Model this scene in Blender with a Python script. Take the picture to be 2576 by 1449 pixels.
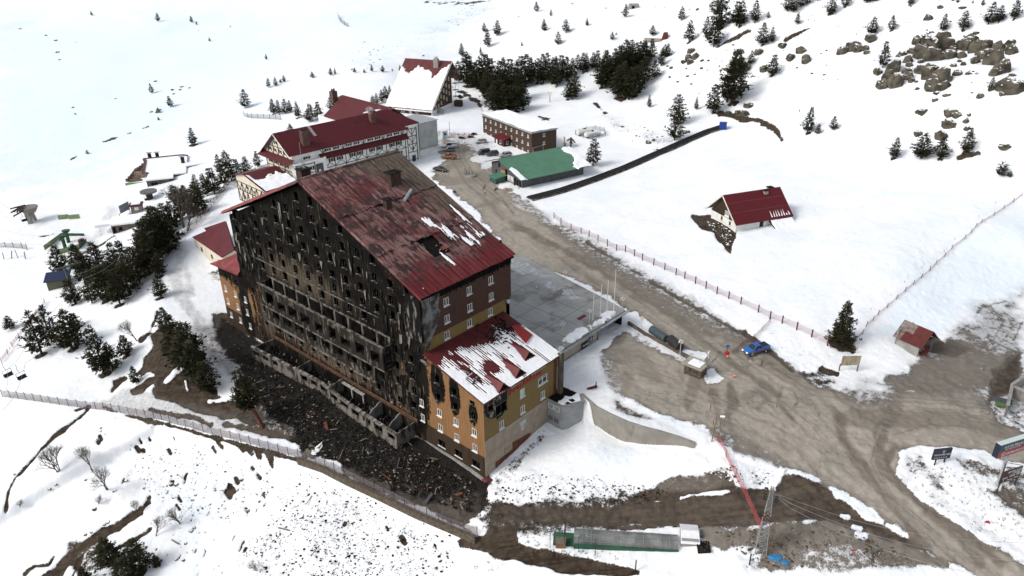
import bpy, bmesh, math, random
import numpy as np
from mathutils import Vector, Matrix, noise as mn
R=math.radians
random.seed(7); RNG=np.random.default_rng(11)
for o in list(bpy.data.objects): bpy.data.objects.remove(o)
sc=bpy.context.scene; COL=sc.collection
# ---------------- camera ----------------
F=1855.; TH=R(26.4); RO=R(0.73); H=80.; CX,CY=1288.,724.5     # solved from the vanishing points, metres
cam=bpy.data.cameras.new('camera'); co=bpy.data.objects.new('camera',cam); COL.objects.link(co); sc.camera=co
cam.sensor_width=36; cam.lens=F/2576*36; cam.clip_start=.5; cam.clip_end=4000
co.matrix_world=Matrix.Translation((0,0,H))@Matrix.Rotation(math.pi/2-TH,4,'X')@Matrix.Rotation(-RO,4,'Z')
# ---------------- light ----------------
SUN_AZ,SUN_EL=R(-112),R(40)       # azimuth of the sun seen from above, clockwise from +Y
w=bpy.data.worlds.new('World'); sc.world=w; w.use_nodes=True
nt=w.node_tree; bg=nt.nodes['Background']; sky=nt.nodes.new('ShaderNodeTexSky'); sky.sky_type='NISHITA'; sky.sun_disc=False
sky.sun_elevation=SUN_EL; sky.sun_rotation=SUN_AZ; sky.air_density=1.0; sky.dust_density=2.5; sky.ozone_density=1.0
hs=nt.nodes.new('ShaderNodeHueSaturation'); hs.inputs['Saturation'].default_value=.38      # thin overcast
nt.links.new(sky.outputs[0],hs.inputs['Color']); nt.links.new(hs.outputs[0],bg.inputs[0]); bg.inputs[1].default_value=0.137
sl=bpy.data.lights.new('sun','SUN'); sl.energy=1.25; sl.angle=R(18); sl.color=(1,.955,.9)
so=bpy.data.objects.new('sun',sl); COL.objects.link(so)
sd=Vector((math.sin(SUN_AZ)*math.cos(SUN_EL),math.cos(SUN_AZ)*math.cos(SUN_EL),math.sin(SUN_EL)))
so.rotation_euler=(-sd).to_track_quat('-Z','Y').to_euler(); so.location=(-100,0,150)
vs=sc.view_settings; vs.view_transform='Standard'; vs.look='None'; vs.gamma=1; vs.exposure=0.5; vs.use_curve_mapping=False
sc.render.engine='CYCLES'

# ---------------- picture-plane geometry: where things of the place stand ----------------
def ray(px,py):
    u=px-CX; v=-(py-CY); c,s=math.cos(RO),math.sin(RO)
    u,v=c*u-s*v, s*u+c*v
    return np.array([u/F,(F*math.cos(TH)+v*math.sin(TH))/F,(-F*math.sin(TH)+v*math.cos(TH))/F])
def at(px,py,z):
    d=ray(px,py); t=(z-H)/d[2]; return np.array([d[0]*t,d[1]*t,z])
def projN(x,y,z):
    z=z-H; dep=y*math.cos(TH)-z*math.sin(TH); up=y*math.sin(TH)+z*math.cos(TH)
    dep=np.maximum(dep,1e-3); u=F*x/dep; v=F*up/dep; c,s=math.cos(RO),math.sin(RO)
    return CX+c*u+s*v, CY-(-s*u+c*v)
# ---------------- terrain height ----------------
far=[(1288,0,35),(1100,100,24),(900,0,31),(600,0,26),(300,0,22),(0,0,18),(0,200,4),(200,60,15),(500,120,14),(300,250,3),(700,100,18),(1000,60,27),
(0,400,-3),(200,420,-2),(60,540,-3),(330,400,-1),(480,340,3),(620,240,8),(700,200,12),(850,170,18),(1000,180,18),(800,280,10),(650,330,7),
(1700,0,43),(1500,60,36),(1900,40,46),(2100,50,47),(2300,10,54),(2576,0,58),(2400,150,40),(2576,180,40),(2576,300,33),(2200,200,34),(1850,180,28),(1700,120,30),(1450,150,24),(1200,130,20),
(1950,300,18),(1750,330,13),(1650,230,18),(1500,270,13),(1350,270,12.5),(1200,250,12),(1180,200,13),(2050,400,15),(2250,420,18),(2440,420,21),(2576,420,23),
(1500,350,10),(1600,400,9.5),(1450,420,9),(1850,450,12),(2100,500,13),(1880,575,10.7),(1850,602,10.4),(1800,575,10.8),(1950,600,10.8),(1750,560,10),(1950,620,11),(2300,600,13),(2500,520,15),(2576,515,15.5),
(1600,500,9),(1700,640,9),(1900,720,9),(2100,800,8.8),(2300,700,11),(2170,850,8)]
hi=[(1100,390,9.5),(1060,400,9.5),(1130,350,9.5),(1180,300,11),(1110,300,11.5),(1250,380,9),(1150,440,9),(1250,470,8.6),(1300,480,8.6),(1200,520,8.4),(1350,560,8),(1480,660,7.6),(1600,760,7.3),
(1290,660,7),(1560,800,6.9),(1500,900,7),(1600,960,7),(1750,900,7),(1900,900,7),(1700,1030,6.8),(1900,1050,6.6),(2050,1100,6.2),(1400,990,7),(1455,1012,7),(1560,1070,7),(1650,1098,6.7),(1735,1128,6.0),
(1800,1100,6.4),(2200,1060,5.8),(2350,1000,5.6),(2400,900,6),(2500,1100,5.6),(2576,1000,5.6),(2150,920,6.4),(2050,880,7.6),(2250,930,6),(2576,700,9),(2450,750,8),(2576,640,12),(2380,760,8.2),(2290,780,8.6),(2310,890,5.8),
(2200,1200,5.2),(2330,1300,4.2),(2500,1420,2.8),(2350,1180,6.2),(2450,1250,5.6),(2576,1330,4.5),(2000,1200,5.2),(2100,1290,4.2),(2300,1400,3.2),(2390,1449,2.6)]
lo=[(1210,1200,0),(1040,1095,0),(900,1080,-.2),(700,950,0),(640,880,0),(560,790,0.2),(530,850,-.1),(1150,1270,-.5),(1000,1200,-.6),(850,1120,-.9),(700,1060,-1.1),(620,1050,-1.3),(500,1020,-2),(300,985,-3.2),(100,960,-5),(0,945,-6),
(450,900,1.2),(400,850,2.2),(470,900,1.0),(560,990,-.7),(480,740,1.6),(460,650,3.4),(520,640,3.4),(430,600,4.5),(560,480,7),(620,470,8),(660,420,8),(380,760,1.5),(300,800,-1),(200,900,-3.5),(350,900,-1.5),
(600,400,6),(450,480,2),(300,560,-2),(350,650,-1),(200,650,-4),(100,750,-6),(0,650,-6),(0,850,-8),(250,720,-2.5),
(420,400,1.5),(340,430,0.5),(560,380,4.5),
(1340,1150,1.5),(1300,1200,1.2),(1365,1080,2.3),(1420,1085,2),(1455,1072,3.2),(1480,1074,3.4),(1545,1116,2.9),(1600,1116,3.6),(1650,1124,4.2),(1700,1130,5.0),(1500,1060,3.2),(1560,1080,3.2),(1780,1160,4.9),(1500,1150,3.2),(1700,1200,4.2),(1850,1200,4.6),(1930,1210,4.6),(1400,1200,1.8),
(1500,1250,1),(1700,1270,1.8),(1900,1260,3.2),(1300,1260,.2),(1600,1320,.8),(1800,1340,2),(1950,1330,3),(2100,1400,2.6),(1400,1330,0),(1200,1320,-.8),(1300,1400,-1),(1500,1449,-.8),(1700,1420,.2),(1900,1430,1.4),(2200,1449,2.2),
(1150,1390,-3.2),(1000,1449,-5),(850,1300,-3.6),(700,1200,-3.6),(500,1130,-4.6),(300,1060,-5.2),(700,1449,-8),(400,1449,-10.5),(100,1449,-13),(0,1300,-12),(0,1100,-8),(200,1200,-7.5),(400,1280,-7.6),(150,1050,-6)]
anch=[(-420,90,-14),(420,90,8),(0,30,-6),(-160,40,-18),(160,40,3),(160,140,6),(-800,900,70),(800,900,150),(0,1300,110),(450,420,80),(-500,500,10),(0,750,62),(-350,750,50),(350,700,90),(250,250,48)]
def fit(pts):
    P=np.array([at(*p) for p in pts]+[list(a) for a in anch],float)
    X=P[:,:2]/100; n=len(X); r=np.linalg.norm(X[:,None]-X[None],axis=2); K=np.where(r>0,r*r*np.log(r+1e-12),0)+np.eye(n)*2e-4
    A=np.zeros((n+3,n+3)); A[:n,:n]=K; A[:n,n]=1; A[:n,n+1:]=X; A[n,:n]=1; A[n+1:,:n]=X.T
    return X,np.linalg.solve(A,np.concatenate([P[:,2],[0,0,0]]))
FH=fit(far+hi); FL=fit(far+lo)
def ev(Fm,x,y):
    X,wt=Fm; out=np.empty(x.shape); n=len(X)
    for i in range(0,x.size,40000):
        q=np.stack([x.ravel()[i:i+40000],y.ravel()[i:i+40000]],1)/100
        r2=((q[:,None]-X[None])**2).sum(2)+1e-12
        out.ravel()[i:i+40000]=(.5*r2*np.log(r2))@wt[:n]+wt[n]+q@wt[n+1:]
    return out
def segd(x,y,pts,closed=True):
    """signed distance (inside<0) to polygon / distance to polyline"""
    d=np.full(x.shape,1e9); ins=np.zeros(x.shape,bool); n=len(pts)
    for i in range(n if closed else n-1):
        x0,y0=pts[i][:2]; x1,y1=pts[(i+1)%n][:2]; dx,dy=x1-x0,y1-y0; L=dx*dx+dy*dy+1e-12
        t=np.clip(((x-x0)*dx+(y-y0)*dy)/L,0,1); d=np.minimum(d,(x-x0-t*dx)**2+(y-y0-t*dy)**2)
        if closed and dy!=0:
            c=((y0>y)!=(y1>y))&(x<dx*(y-y0)/dy+x0); ins^=c
    d=np.sqrt(d); return np.where(ins,-d,d) if closed else d
def sst(a,b,x): t=np.clip((x-a)/(b-a),0,1); return t*t*(3-2*t)
# burnt hotel frame (x = along its right-hand end walls, y = along the burnt facade)
HO=at(1210,1200,0); HYAW=R(-48)
def hw(x,y,z=0): return np.array([HO[0]+x*math.cos(HYAW)+y*math.sin(HYAW),HO[1]-x*math.sin(HYAW)+y*math.cos(HYAW),z])
WALLTOP=[(1455,1013,7),(1490,1031,7),(1530,1053,7),(1565,1070,7),(1610,1086,6.9),(1650,1097,6.7),(1695,1112,6.4),(1738,1129,6)]
wt_w=[at(*p)[:2] for p in WALLTOP]
HIP=[tuple(hw(19.2,-3.2)[:2]),tuple(hw(16.3,-2.6)[:2]),tuple(hw(16.3,3)[:2]),tuple(hw(12,30)[:2]),tuple(hw(14,78)[:2]),tuple(hw(30,90)[:2]),(-300,500),(-300,1300),(900,1300),(900,60),tuple(at(2390,1449,2.6)[:2]),tuple(at(2150,1320,4)[:2]),tuple(at(1970,1215,4.8)[:2]),tuple(at(1850,1170,5.4)[:2])]+[tuple(q) for q in wt_w[::-1]]
FENL=[at(*p)[:2] for p in [(0,962,-5.5),(120,980,-4.5),(235,1000,-3.6),(380,1030,-2.7),(480,1060,-2),(620,1100,-1.4),(740,1135,-1),(830,1172,-1),(930,1225,-.9),(1030,1278,-.8),(1120,1320,-.8),(1200,1352,-.9)]]
LOWP=[tuple(q) for q in FENL[3:]]+[(6,20),(-200,20),tuple(FENL[3]+np.array([-60,-40]))]
def vnoise(x,y,s,seed=0):
    x=x/s;y=y/s; xi=np.floor(x).astype(int); yi=np.floor(y).astype(int); fx=x-xi; fy=y-yi; fx=fx*fx*(3-2*fx); fy=fy*fy*(3-2*fy)
    def h(a,b):
        q=(a*374761393+b*668265263+seed*974634777)&0x7fffffff; q=((q^(q>>13))*1274126177)&0x7fffffff; return ((q^(q>>16))&0xffff)/65535.
    return (h(xi,yi)*(1-fx)+h(xi+1,yi)*fx)*(1-fy)+(h(xi,yi+1)*(1-fx)+h(xi+1,yi+1)*fx)*fy
def fbm(x,y,s,o=4,seed=0): return sum(vnoise(x,y,s/2**i,seed+i)*.5**i for i in range(o))/sum(.5**i for i in range(o))
def hgt(x,y):
    x=np.asarray(x,float); y=np.asarray(y,float)
    m=sst(-.05,-.65,segd(x,y,HIP)); z=ev(FL,x,y)*(1-m)+ev(FH,x,y)*m
    z=z-1.5*sst(.1,-1.3,segd(x,y,LOWP))
    z=z+(fbm(x,y,24,2,31)-.5)*.8*sst(130,220,y)+(fbm(x,y,60,2,41)-.5)*4*sst(280,420,y)
    return z
def hz(x,y): return float(hgt(np.array([x]),np.array([y]))[0])
def G(px,py):
    d=ray(px,py)
    if d[2]>-1e-3: d[2]=-1e-3
    t0=25.;t1=1500.
    for k in range(3):
        t=np.geomspace(t0,t1,160); x,y,z=d[0]*t,d[1]*t,H+d[2]*t; below=z<hgt(x,y)
        i=int(np.argmax(below)) if below.any() else len(t)-1
        t0,t1=t[max(i-1,0)],t[i]
    t=(t0+t1)/2; return Vector((d[0]*t,d[1]*t,hz(d[0]*t,d[1]*t)))
# ---------------- materials ----------------
MATS={}
def lk(n,a,b): n.links.new(a,b)
def tex_noise(n,vec,s,det=4,rough=.55):
    t=n.nodes.new('ShaderNodeTexNoise'); t.inputs['Scale'].default_value=s; t.inputs['Detail'].default_value=det; t.inputs['Roughness'].default_value=rough
    lk(n,vec,t.inputs['Vector']); return t.outputs['Fac']
def mth(n,op,a,b=None,c=None,clamp=False):
    m=n.nodes.new('ShaderNodeMath'); m.operation=op; m.use_clamp=clamp
    for i,v in enumerate((a,b,c)):
        if v is None: continue
        if isinstance(v,(int,float)): m.inputs[i].default_value=v
        else: lk(n,v,m.inputs[i])
    return m.outputs[0]
def rng(n,v,a,b,lo=0,hi=1):
    m=n.nodes.new('ShaderNodeMapRange'); m.clamp=True; m.interpolation_type='SMOOTHSTEP'
    lk(n,v,m.inputs[0])
    for i,q in enumerate((a,b,lo,hi)): m.inputs[1+i].default_value=q
    return m.outputs[0]
def mixc(n,f,a,b):
    m=n.nodes.new('ShaderNodeMix'); m.data_type='RGBA'
    if isinstance(f,(int,float)): m.inputs[0].default_value=f
    else: lk(n,f,m.inputs[0])
    for i,v in ((6,a),(7,b)):
        if isinstance(v,tuple): m.inputs[i].default_value=(*v[:3],1)
        else: lk(n,v,m.inputs[i])
    return m.outputs[2]
def newmat(name):
    m=bpy.data.materials.new(name); m.use_nodes=True; n=m.node_tree; b=n.nodes['Principled BSDF']; MATS[name]=m
    return m,n,b
def vecs(n,stretch=(1,1,1)):
    tc=n.nodes.new('ShaderNodeTexCoord'); mp=n.nodes.new('ShaderNodeMapping'); mp.inputs['Scale'].default_value=stretch
    lk(n,tc.outputs['Object'],mp.inputs[0]); return tc.outputs['Object'],mp.outputs[0]
def sepx(n,v):
    s=n.nodes.new('ShaderNodeSeparateXYZ'); lk(n,v,s.inputs[0]); return s.outputs
def dobump(n,b,h,strength,dist=.05):
    bu=n.nodes.new('ShaderNodeBump'); bu.inputs['Strength'].default_value=strength; bu.inputs['Distance'].default_value=dist
    lk(n,h,bu.inputs['Height']); lk(n,bu.outputs[0],b.inputs['Normal'])
def M(name,c1,c2=None,s=1.,rough=.8,stretch=(1,1,1),con=(.35,.65),bump=.0,bs=8.,spec=.25,metal=0.,wave=None,dirt=None,ds=.6,dstretch=None,drng=(.5,.7),alpha=None,emit=None):
    if name in MATS: return MATS[name]
    m,n,b=newmat(name); o,v=vecs(n,stretch)
    col=c1
    if c2: col=mixc(n,rng(n,tex_noise(n,v,s),*con),c1,c2)
    if dirt:
        _,v2=vecs(n,dstretch or stretch); col=mixc(n,rng(n,tex_noise(n,v2,ds,6,.65),*drng),col,dirt)
    if isinstance(col,tuple): b.inputs['Base Color'].default_value=(*col,1)
    else: lk(n,col,b.inputs['Base Color'])
    b.inputs['Roughness'].default_value=rough; b.inputs['Specular IOR Level'].default_value=spec; b.inputs['Metallic'].default_value=metal
    if wave:   # (axis, period m, strength, kind)
        x=sepx(n,o)[wave[0]]; h=mth(n,'FRACT',mth(n,'MULTIPLY',x,1/wave[1]))
        h=rng(n,mth(n,'ABSOLUTE',mth(n,'SUBTRACT',h,.5)),.0,.5 if len(wave)<4 else .12)
        dobump(n,b,h,wave[2],.04)
        if not isinstance(col,tuple) or True:
            c=mixc(n,mth(n,'MULTIPLY',mth(n,'SUBTRACT',1,h),.35),col,(0.01,.008,.008)); lk(n,c,b.inputs['Base Color'])
    elif bump: dobump(n,b,tex_noise(n,v,bs,5),bump,.05)
    if alpha is not None: b.inputs['Alpha'].default_value=alpha
    if emit: b.inputs['Emission Color'].default_value=(*c1,1); b.inputs['Emission Strength'].default_value=emit
    return m
# ---------------- ground: one sheet, painted by what lies on it ----------------
NR,NC=820,960
ang=np.concatenate([np.linspace(50.5,4.6,NR-30),np.linspace(4.4,2.2,30)])
gy=80./np.tan(np.radians(ang))
cx=np.linspace(-1,1,NC); cx=np.where(np.abs(cx)<.88,cx/.88*.66,np.sign(cx)*(.66+(np.abs(cx)-.88)/.12*.5))
GX=(gy[:,None]+44)*cx[None]; GY=np.repeat(gy[:,None],NC,1)
GZ=hgt(GX,GY)
PX,PY=projN(GX,GY,GZ)
ch={k:np.zeros(GX.shape) for k in 'STKWDIB'}; ch['S'][:]=1
WARP=(fbm(GX,GY,3.,4,5)-.5)+.6*(fbm(GX,GY,9.,2,15)-.5)
def paint(pts,soft,vals,a=1.,line=None,warp=1.):
    """pts in picture px; polygon, or polyline of half width `line`"""
    xs=[p[0] for p in pts]; ys=[p[1] for p in pts]; m=soft+(line or 0)+15
    box=(PX>min(xs)-m)&(PX<max(xs)+m)&(PY>min(ys)-m)&(PY<max(ys)+m)
    if not box.any(): return
    x,y=PX[box],PY[box]; d=segd(x,y,pts,line is None)-(line or 0)
    d=d+WARP[box]*(soft*2.+5)*warp
    k=a*sst(soft,-soft,d)
    for c,v in vals.items(): ch[c][box]=ch[c][box]*(1-k)+v*k
SN=dict(S=1,T=0,K=0,W=0,D=0,I=0); TAN=dict(S=0,T=1,K=0,I=0); SOIL=dict(S=.02,T=0,K=0)
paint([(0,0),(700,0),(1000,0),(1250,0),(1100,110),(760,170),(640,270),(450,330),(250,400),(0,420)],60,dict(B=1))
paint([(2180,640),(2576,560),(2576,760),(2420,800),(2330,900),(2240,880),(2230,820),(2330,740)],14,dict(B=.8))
paint([(960,120),(1060,90),(1160,200),(880,200),(850,180)],25,dict(D=.35))
paint([(1050,75),(1240,5),(1290,10),(1180,60),(1080,110)],12,dict(D=.7))
paint([(1900,60),(2576,0),(2576,420),(2230,330),(2050,200),(1850,230),(1750,260)],40,dict(D=.45))
paint([(1080,0),(1260,0),(1200,12)],8,dict(S=.3))
paint([(1480,240),(1540,290),(1680,350),(1740,330),(1700,380),(1560,340)],14,dict(D=.85))
# road, parking, junction
paint([(1070,395),(1085,330),(1190,335),(1228,380),(1255,430),(1262,470),(1310,492),(1370,545),(1440,597),(1510,640),(1600,700),(1700,770),(1800,830),(1870,868),(1930,905),(2010,960),(2080,1000),(2120,1035),(2080,1120),(1900,1100),(1790,1000),(1775,950),(1700,900),(1590,800),(1540,760),(1290,640),(1200,530),(1100,440)],11,TAN)
paint([(1500,905),(1530,870),(1570,835),(1600,855),(1700,905),(1760,935),(1790,970),(1880,1010),(1900,1110),(1800,1105),(1720,1075),(1640,1050),(1575,1020),(1525,960)],12,TAN)
paint([(1790,960),(2080,1000),(2200,1010),(2330,1000),(2430,1000),(2576,1080),(2576,1200),(2480,1175),(2380,1150),(2300,1145),(2255,1165),(2245,1220),(2300,1280),(2400,1350),(2500,1410),(2560,1449),(2700,1600),(2560,1600),(2395,1449),(2300,1395),(2200,1330),(2100,1255),(2000,1205),(1920,1165),(1840,1120),(1780,1080)],10,TAN)
paint([(2090,985),(2200,992),(2300,945),(2350,890),(2420,830),(2576,760),(2576,1090),(2430,1020),(2330,1020),(2150,1040)],28,dict(S=.55,T=.35,I=.9,K=0))
paint([(2330,930),(2430,900),(2540,920),(2500,1000),(2400,1010),(2250,1020),(2230,980)],26,dict(S=.2,T=.5,I=.7,W=.1))
paint([(2330,870),(2390,880),(2440,905),(2400,925),(2330,905)],10,dict(S=0,T=0,W=.5))
paint([(2560,920),(2500,960),(2480,1040),(2560,1010)],12,dict(S=.15,T=0,I=.3))
paint([(2480,1040),(2576,1060),(2576,1130),(2500,1090)],12,dict(S=.55,T=.1,I=.3,D=.5))
for l,wd,a in (([(1290,560),(1450,650),(1600,740),(1720,830),(1840,930),(1950,1010)],9,.8),([(1350,590),(1500,680),(1650,780),(1760,850),(1850,900)],6,.6),([(1240,520),(1330,590),(1480,700),(1580,790),(1700,870),(1790,950)],7,.5),
    ([(1925,915),(2000,980),(2100,1060)],8,.55),([(2105,1075),(2112,1130),(2150,1190),(2210,1270),(2270,1350),(2310,1410)],16,.8),([(2250,1050),(2205,1100),(2200,1160),(2215,1210),(2300,1290),(2400,1360),(2500,1449)],15,.8),
    ([(2105,1075),(2250,1075),(2400,1085),(2576,1130)],22,.6),([(2280,1160),(2240,1150),(2220,1190),(2235,1230)],10,.9),([(2320,1310),(2400,1380),(2450,1449)],16,.7),
    ([(1500,890),(1560,850)],12,.6),([(1500,950),(1540,900),(1600,905),(1640,960)],16,.35),([(1570,960),(1560,1010),(1620,1040)],14,.35),([(1790,1000),(1795,1040),(1810,1080)],8,.7),([(1830,980),(1840,1030),(1820,1060),(1830,1095)],9,.9),([(1740,960),(1735,1000),(1725,1030)],11,.6),([(1760,970),(1785,1030)],8,.5),
    ([(1870,1010),(1905,1000),(1925,1020),(1900,1040)],9,.6),([(1960,990),(1950,1030),(1985,1070)],6,.9),([(1985,1070),(2020,1110)],3,.8),([(1380,530),(1440,580),(1540,640),(1640,700)],9,.8),([(1100,440),(1150,450),(1200,440),(1240,450)],10,.5),([(1140,500),(1200,520),(1260,500)],6,.6),([(1120,420),(1170,400),(1180,370),(1165,350)],9,.5)):
    paint(l,6,dict(W=1),a,line=wd)
for l,wd in (([(1960,985),(1990,1000),(2000,1030),(1985,1045)],1.2),([(1700,800),(1760,850),(1830,880)],1.2),([(1450,660),(1520,690),(1540,720),(1640,790)],1.),([(1250,480),(1300,540),(1290,560)],1.),([(1930,930),(1960,960),(2010,985)],1.3),([(1350,610),(1400,650),(1480,650)],1.),([(2050,1180),(2110,1190)],1.2)): paint(l,2,dict(W=1),.9,line=wd)
for l,wd in (([(2240,850),(2300,880),(2400,960)],0),): pass
for l in ([(2490,800),(2520,840),(2500,880),(2420,930)],[(2520,810),(2545,850),(2520,890),(2440,940)],[(2440,840),(2470,800),(2530,790)],[(2405,870),(2440,840)],[(2576,830),(2540,900),(2460,960)]): paint(l,2.5,dict(I=1,W=.8,S=.4),.8,line=2)
paint([(1068,345),(1140,330),(1230,345),(1262,395),(1200,395),(1180,370),(1130,350),(1125,385),(1060,402)],14,dict(S=.62,I=.6,T=.5))
paint([(1195,385),(1275,380),(1300,392),(1230,425),(1190,400)],9,dict(S=.7,I=.5,T=.5))
paint([(1050,395),(1110,375),(1135,395),(1100,425),(1060,415)],8,SN,.8)
paint([(1290,640),(1420,705),(1440,720),(1400,700),(1290,655)],6,dict(S=.6,I=.5))
paint([(1420,560),(1530,625),(1640,700),(1750,770),(1850,840),(1880,862),(1900,905),(1760,850),(1620,760),(1520,690),(1430,620),(1360,560)],10,dict(S=.42,I=.75,T=.5,W=.3),.75)
paint([(1300,490),(1400,555),(1390,570),(1300,520)],7,dict(S=.6,I=.6,T=.6),.8)
paint([(1425,950),(1480,885),(1530,900),(1560,1010),(1620,1055),(1560,1050),(1480,1000)],22,dict(S=.62,I=.85),.75)
paint([(1735,1085),(1800,1100),(1870,1130),(1960,1190),(1900,1200),(1810,1130)],16,dict(S=.25,T=.7,I=.8),.8)
paint([(1260,470),(1330,500),(1400,560),(1340,545),(1280,500)],12,dict(S=.5,I=.7,T=.8),.6)
# island with the two tubes, snow strips
paint([(1560,795),(1600,795),(1690,872),(1775,905),(1760,930),(1690,905),(1600,855)],5,dict(S=.95,T=0,I=.1,D=.1,W=0))
paint([(1560,800),(1640,850),(1760,905),(1765,960),(1740,950),(1690,915),(1600,870),(1555,820)],5,dict(S=.6,I=.5,T=.6),.7)
paint([(1412,945),(1480,880),(1497,900),(1520,990),(1600,1045),(1690,1085),(1740,1122),(1650,1102),(1560,1072),(1470,1018),(1440,1010)],6,dict(S=.93,T=0,I=.25,W=0))
paint([(1540,1010),(1600,1040),(1640,1065),(1600,1065),(1540,1035)],6,dict(S=.45,I=.9))
paint([(1768,945),(1790,945),(1815,965),(1800,980),(1775,975),(1765,960)],5,dict(S=.93,T=0,I=.1,D=.2))
paint([(1440,900),(1480,880),(1500,905),(1440,950)],8,dict(S=.85,I=.3))
paint([(1500,850),(1560,815),(1580,835),(1545,850)],6,dict(S=.8,I=.5))
# dirty road margins
for l in ([(1900,880),(1960,920),(2040,985),(2110,1005),(2180,1010)],[(1420,590),(1600,700),(1800,825),(1900,882)],[(1780,1090),(1850,1120),(1960,1185)]): paint(l,7,dict(S=.5,I=.6,T=.4),.7,line=6)
paint([(1870,850),(1920,890),(1990,950)],4,dict(S=.1,T=0),.9,line=3)
paint([(1480,615),(1700,755),(1870,855)],3,dict(S=.1,T=0),.7,line=2)
paint([(2010,955),(2060,950),(2100,985),(2050,1000)],10,dict(S=.45,T=0,D=.6),.9)
paint([(1870,870),(1700,760),(1600,700),(1540,640),(2060,905),(2060,960),(1990,950)],8,dict(D=.3))
# left-hand slope, yard, bank
paint([(490,790),(560,800),(610,870),(640,980),(560,930),(500,850)],10,dict(S=.6,I=.9,K=.2,D=.5))
paint([(560,790),(650,835),(1040,1085),(1215,1185),(1232,1215),(1200,1280),(1150,1310),(1000,1250),(850,1170),(760,1125),(700,1080),(650,1010),(610,950),(575,880),(545,830)],16,dict(S=.04,K=.95,T=.1,D=0,I=0))
paint([(560,870),(600,930),(640,1000),(700,1060),(690,1080),(620,1040),(580,950)],16,dict(S=.5,K=.45,I=.8,D=.6),.8)
paint([(800,1140),(900,1180),(1050,1240),(1180,1290),(1150,1312),(1000,1255),(850,1178)],12,dict(S=.2,K=.25,I=.7,T=.35),.7)
paint([(1120,1215),(1200,1230),(1190,1290),(1120,1290)],18,dict(K=.3,T=.1,S=.05),.8)
paint([(840,1160),(1000,1235),(1140,1300),(1200,1280),(1180,1250),(1000,1190),(900,1150)],12,dict(S=.12,K=.45,I=.5,T=.2),.6)
paint([(1100,1250),(1180,1245),(1160,1300),(1100,1300)],14,dict(K=.25,T=.1,S=.05),.8)
paint([(760,1128),(800,1098),(803,1112),(785,1128)],2,dict(S=1,K=0,I=0),1,warp=.5)
paint([(770,1100),(790,1090),(770,1128),(750,1140)],5,dict(S=0,K=0,T=.5),.8)
paint([(880,1100),(990,1105),(980,1130),(900,1130)],6,dict(S=.5,K=.5,D=.5),.5)
paint([(225,985),(330,955),(480,995),(620,1035),(740,1062),(700,1085),(560,1068),(430,1035),(300,1010)],8,dict(S=.72,I=.9,D=.2))
paint([(640,1025),(735,1060),(740,1085),(690,1090),(600,1040)],8,dict(S=.45,K=.3,I=.6,D=.5))
for l,wd in (([(370,1005),(440,1025),(480,1030),(520,1048)],6),([(255,998),(300,1015),(360,1035),(400,1045)],6),([(560,1050),(640,1065),(760,1100)],7)): paint(l,4,dict(S=.05,T=.15,I=.2),.85,line=wd)
paint([(372,820),(400,795),(475,850),(515,932),(550,980),(650,1025),(630,1050),(540,1026),(476,1008),(385,978),(378,955),(400,926),(375,912),(343,914),(370,866),(386,844)],6,SOIL); paint([(395,930),(450,940),(520,990),(600,1020),(560,1028),(480,1006),(395,975)],6,SOIL)
for l,wd in (([(395,765),(375,810),(352,828)],6),([(340,950),(380,930),(420,900)],0),([(275,960),(300,925)],4),([(330,960),(350,955),(375,935)],7),([(285,935),(310,925)],4)): paint(l,4,SOIL,.9,line=max(wd,3))
for l,wd in (([(455,900),(412,935)],4),([(460,935),(465,960)],4),([(520,990),(560,985)],5)): paint(l,3,SN,.9,line=wd)
paint([(540,800),(600,810),(580,770),(530,770)],6,dict(S=.1,T=.1))
paint([(520,665),(560,650),(570,690),(540,690)],8,dict(S=.55,D=.8))
paint([(216,998),(205,1012),(130,1066),(95,1100),(62,1135),(28,1170),(8,1205),(0,1250)],2.5,SOIL,line=5)
paint([(185,1005),(218,995)],4,SOIL,line=6)
for q in range(7):
    a=[(363,1226),(342,1266),(281,1299),(244,1312),(183,1348),(147,1382),(122,1418),(70,1449)]; paint(a[q:q+2],5,SOIL,line=6+2.3*q)
paint([(45,1412),(70,1395),(105,1390),(120,1370)],3,SOIL,line=5)
paint([(240,1370),(330,1330),(360,1310)],4,SOIL,.8,line=5); paint([(150,1330),(215,1310),(260,1330),(250,1400),(180,1420),(140,1380)],8,dict(S=.3),.8); paint([(280,1300),(360,1240)],5,SOIL,.9,line=9); paint([(215,1320),(150,1449)],5,SOIL,.7,line=7)
fe=[(262,1006),(380,1036),(480,1066),(620,1106),(740,1142),(830,1180),(930,1233),(1030,1286),(1120,1328),(1190,1356)]
paint(fe,4,SOIL,.95,line=6)
for x,y,r in ((345,1085,6),(338,1105,8),(352,1110,6),(367,1080,5),(430,1082,6),(418,1115,8),(395,1128,5),(530,1112,9),(545,1098,10),(600,1108,10),(620,1118,10),(640,1125,9),(668,1132,11),(672,1150,6),(625,1160,4),(585,1190,6),(570,1210,9),(562,1222,8),(640,1180,6),(436,1255,9),(440,1235,8),(607,1263,6),(245,1075,5),(238,1085,4),(1000,1350,9),(1080,1370,7),(960,1320,5)):
    paint([(x-r*.5,y-r*.7),(x+r*.3,y+r*.7)],3,SOIL,.95,line=r*.6)
paint([(740,1160),(930,1245),(1120,1340),(1140,1449),(560,1449),(600,1320),(680,1230)],60,dict(D=.68))
paint([(300,1060),(700,1160),(640,1300),(420,1300),(300,1200)],50,dict(D=.42))
paint([(760,1370),(840,1200),(900,1260),(800,1400)],20,dict(S=.75,I=.3),.7)
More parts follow.
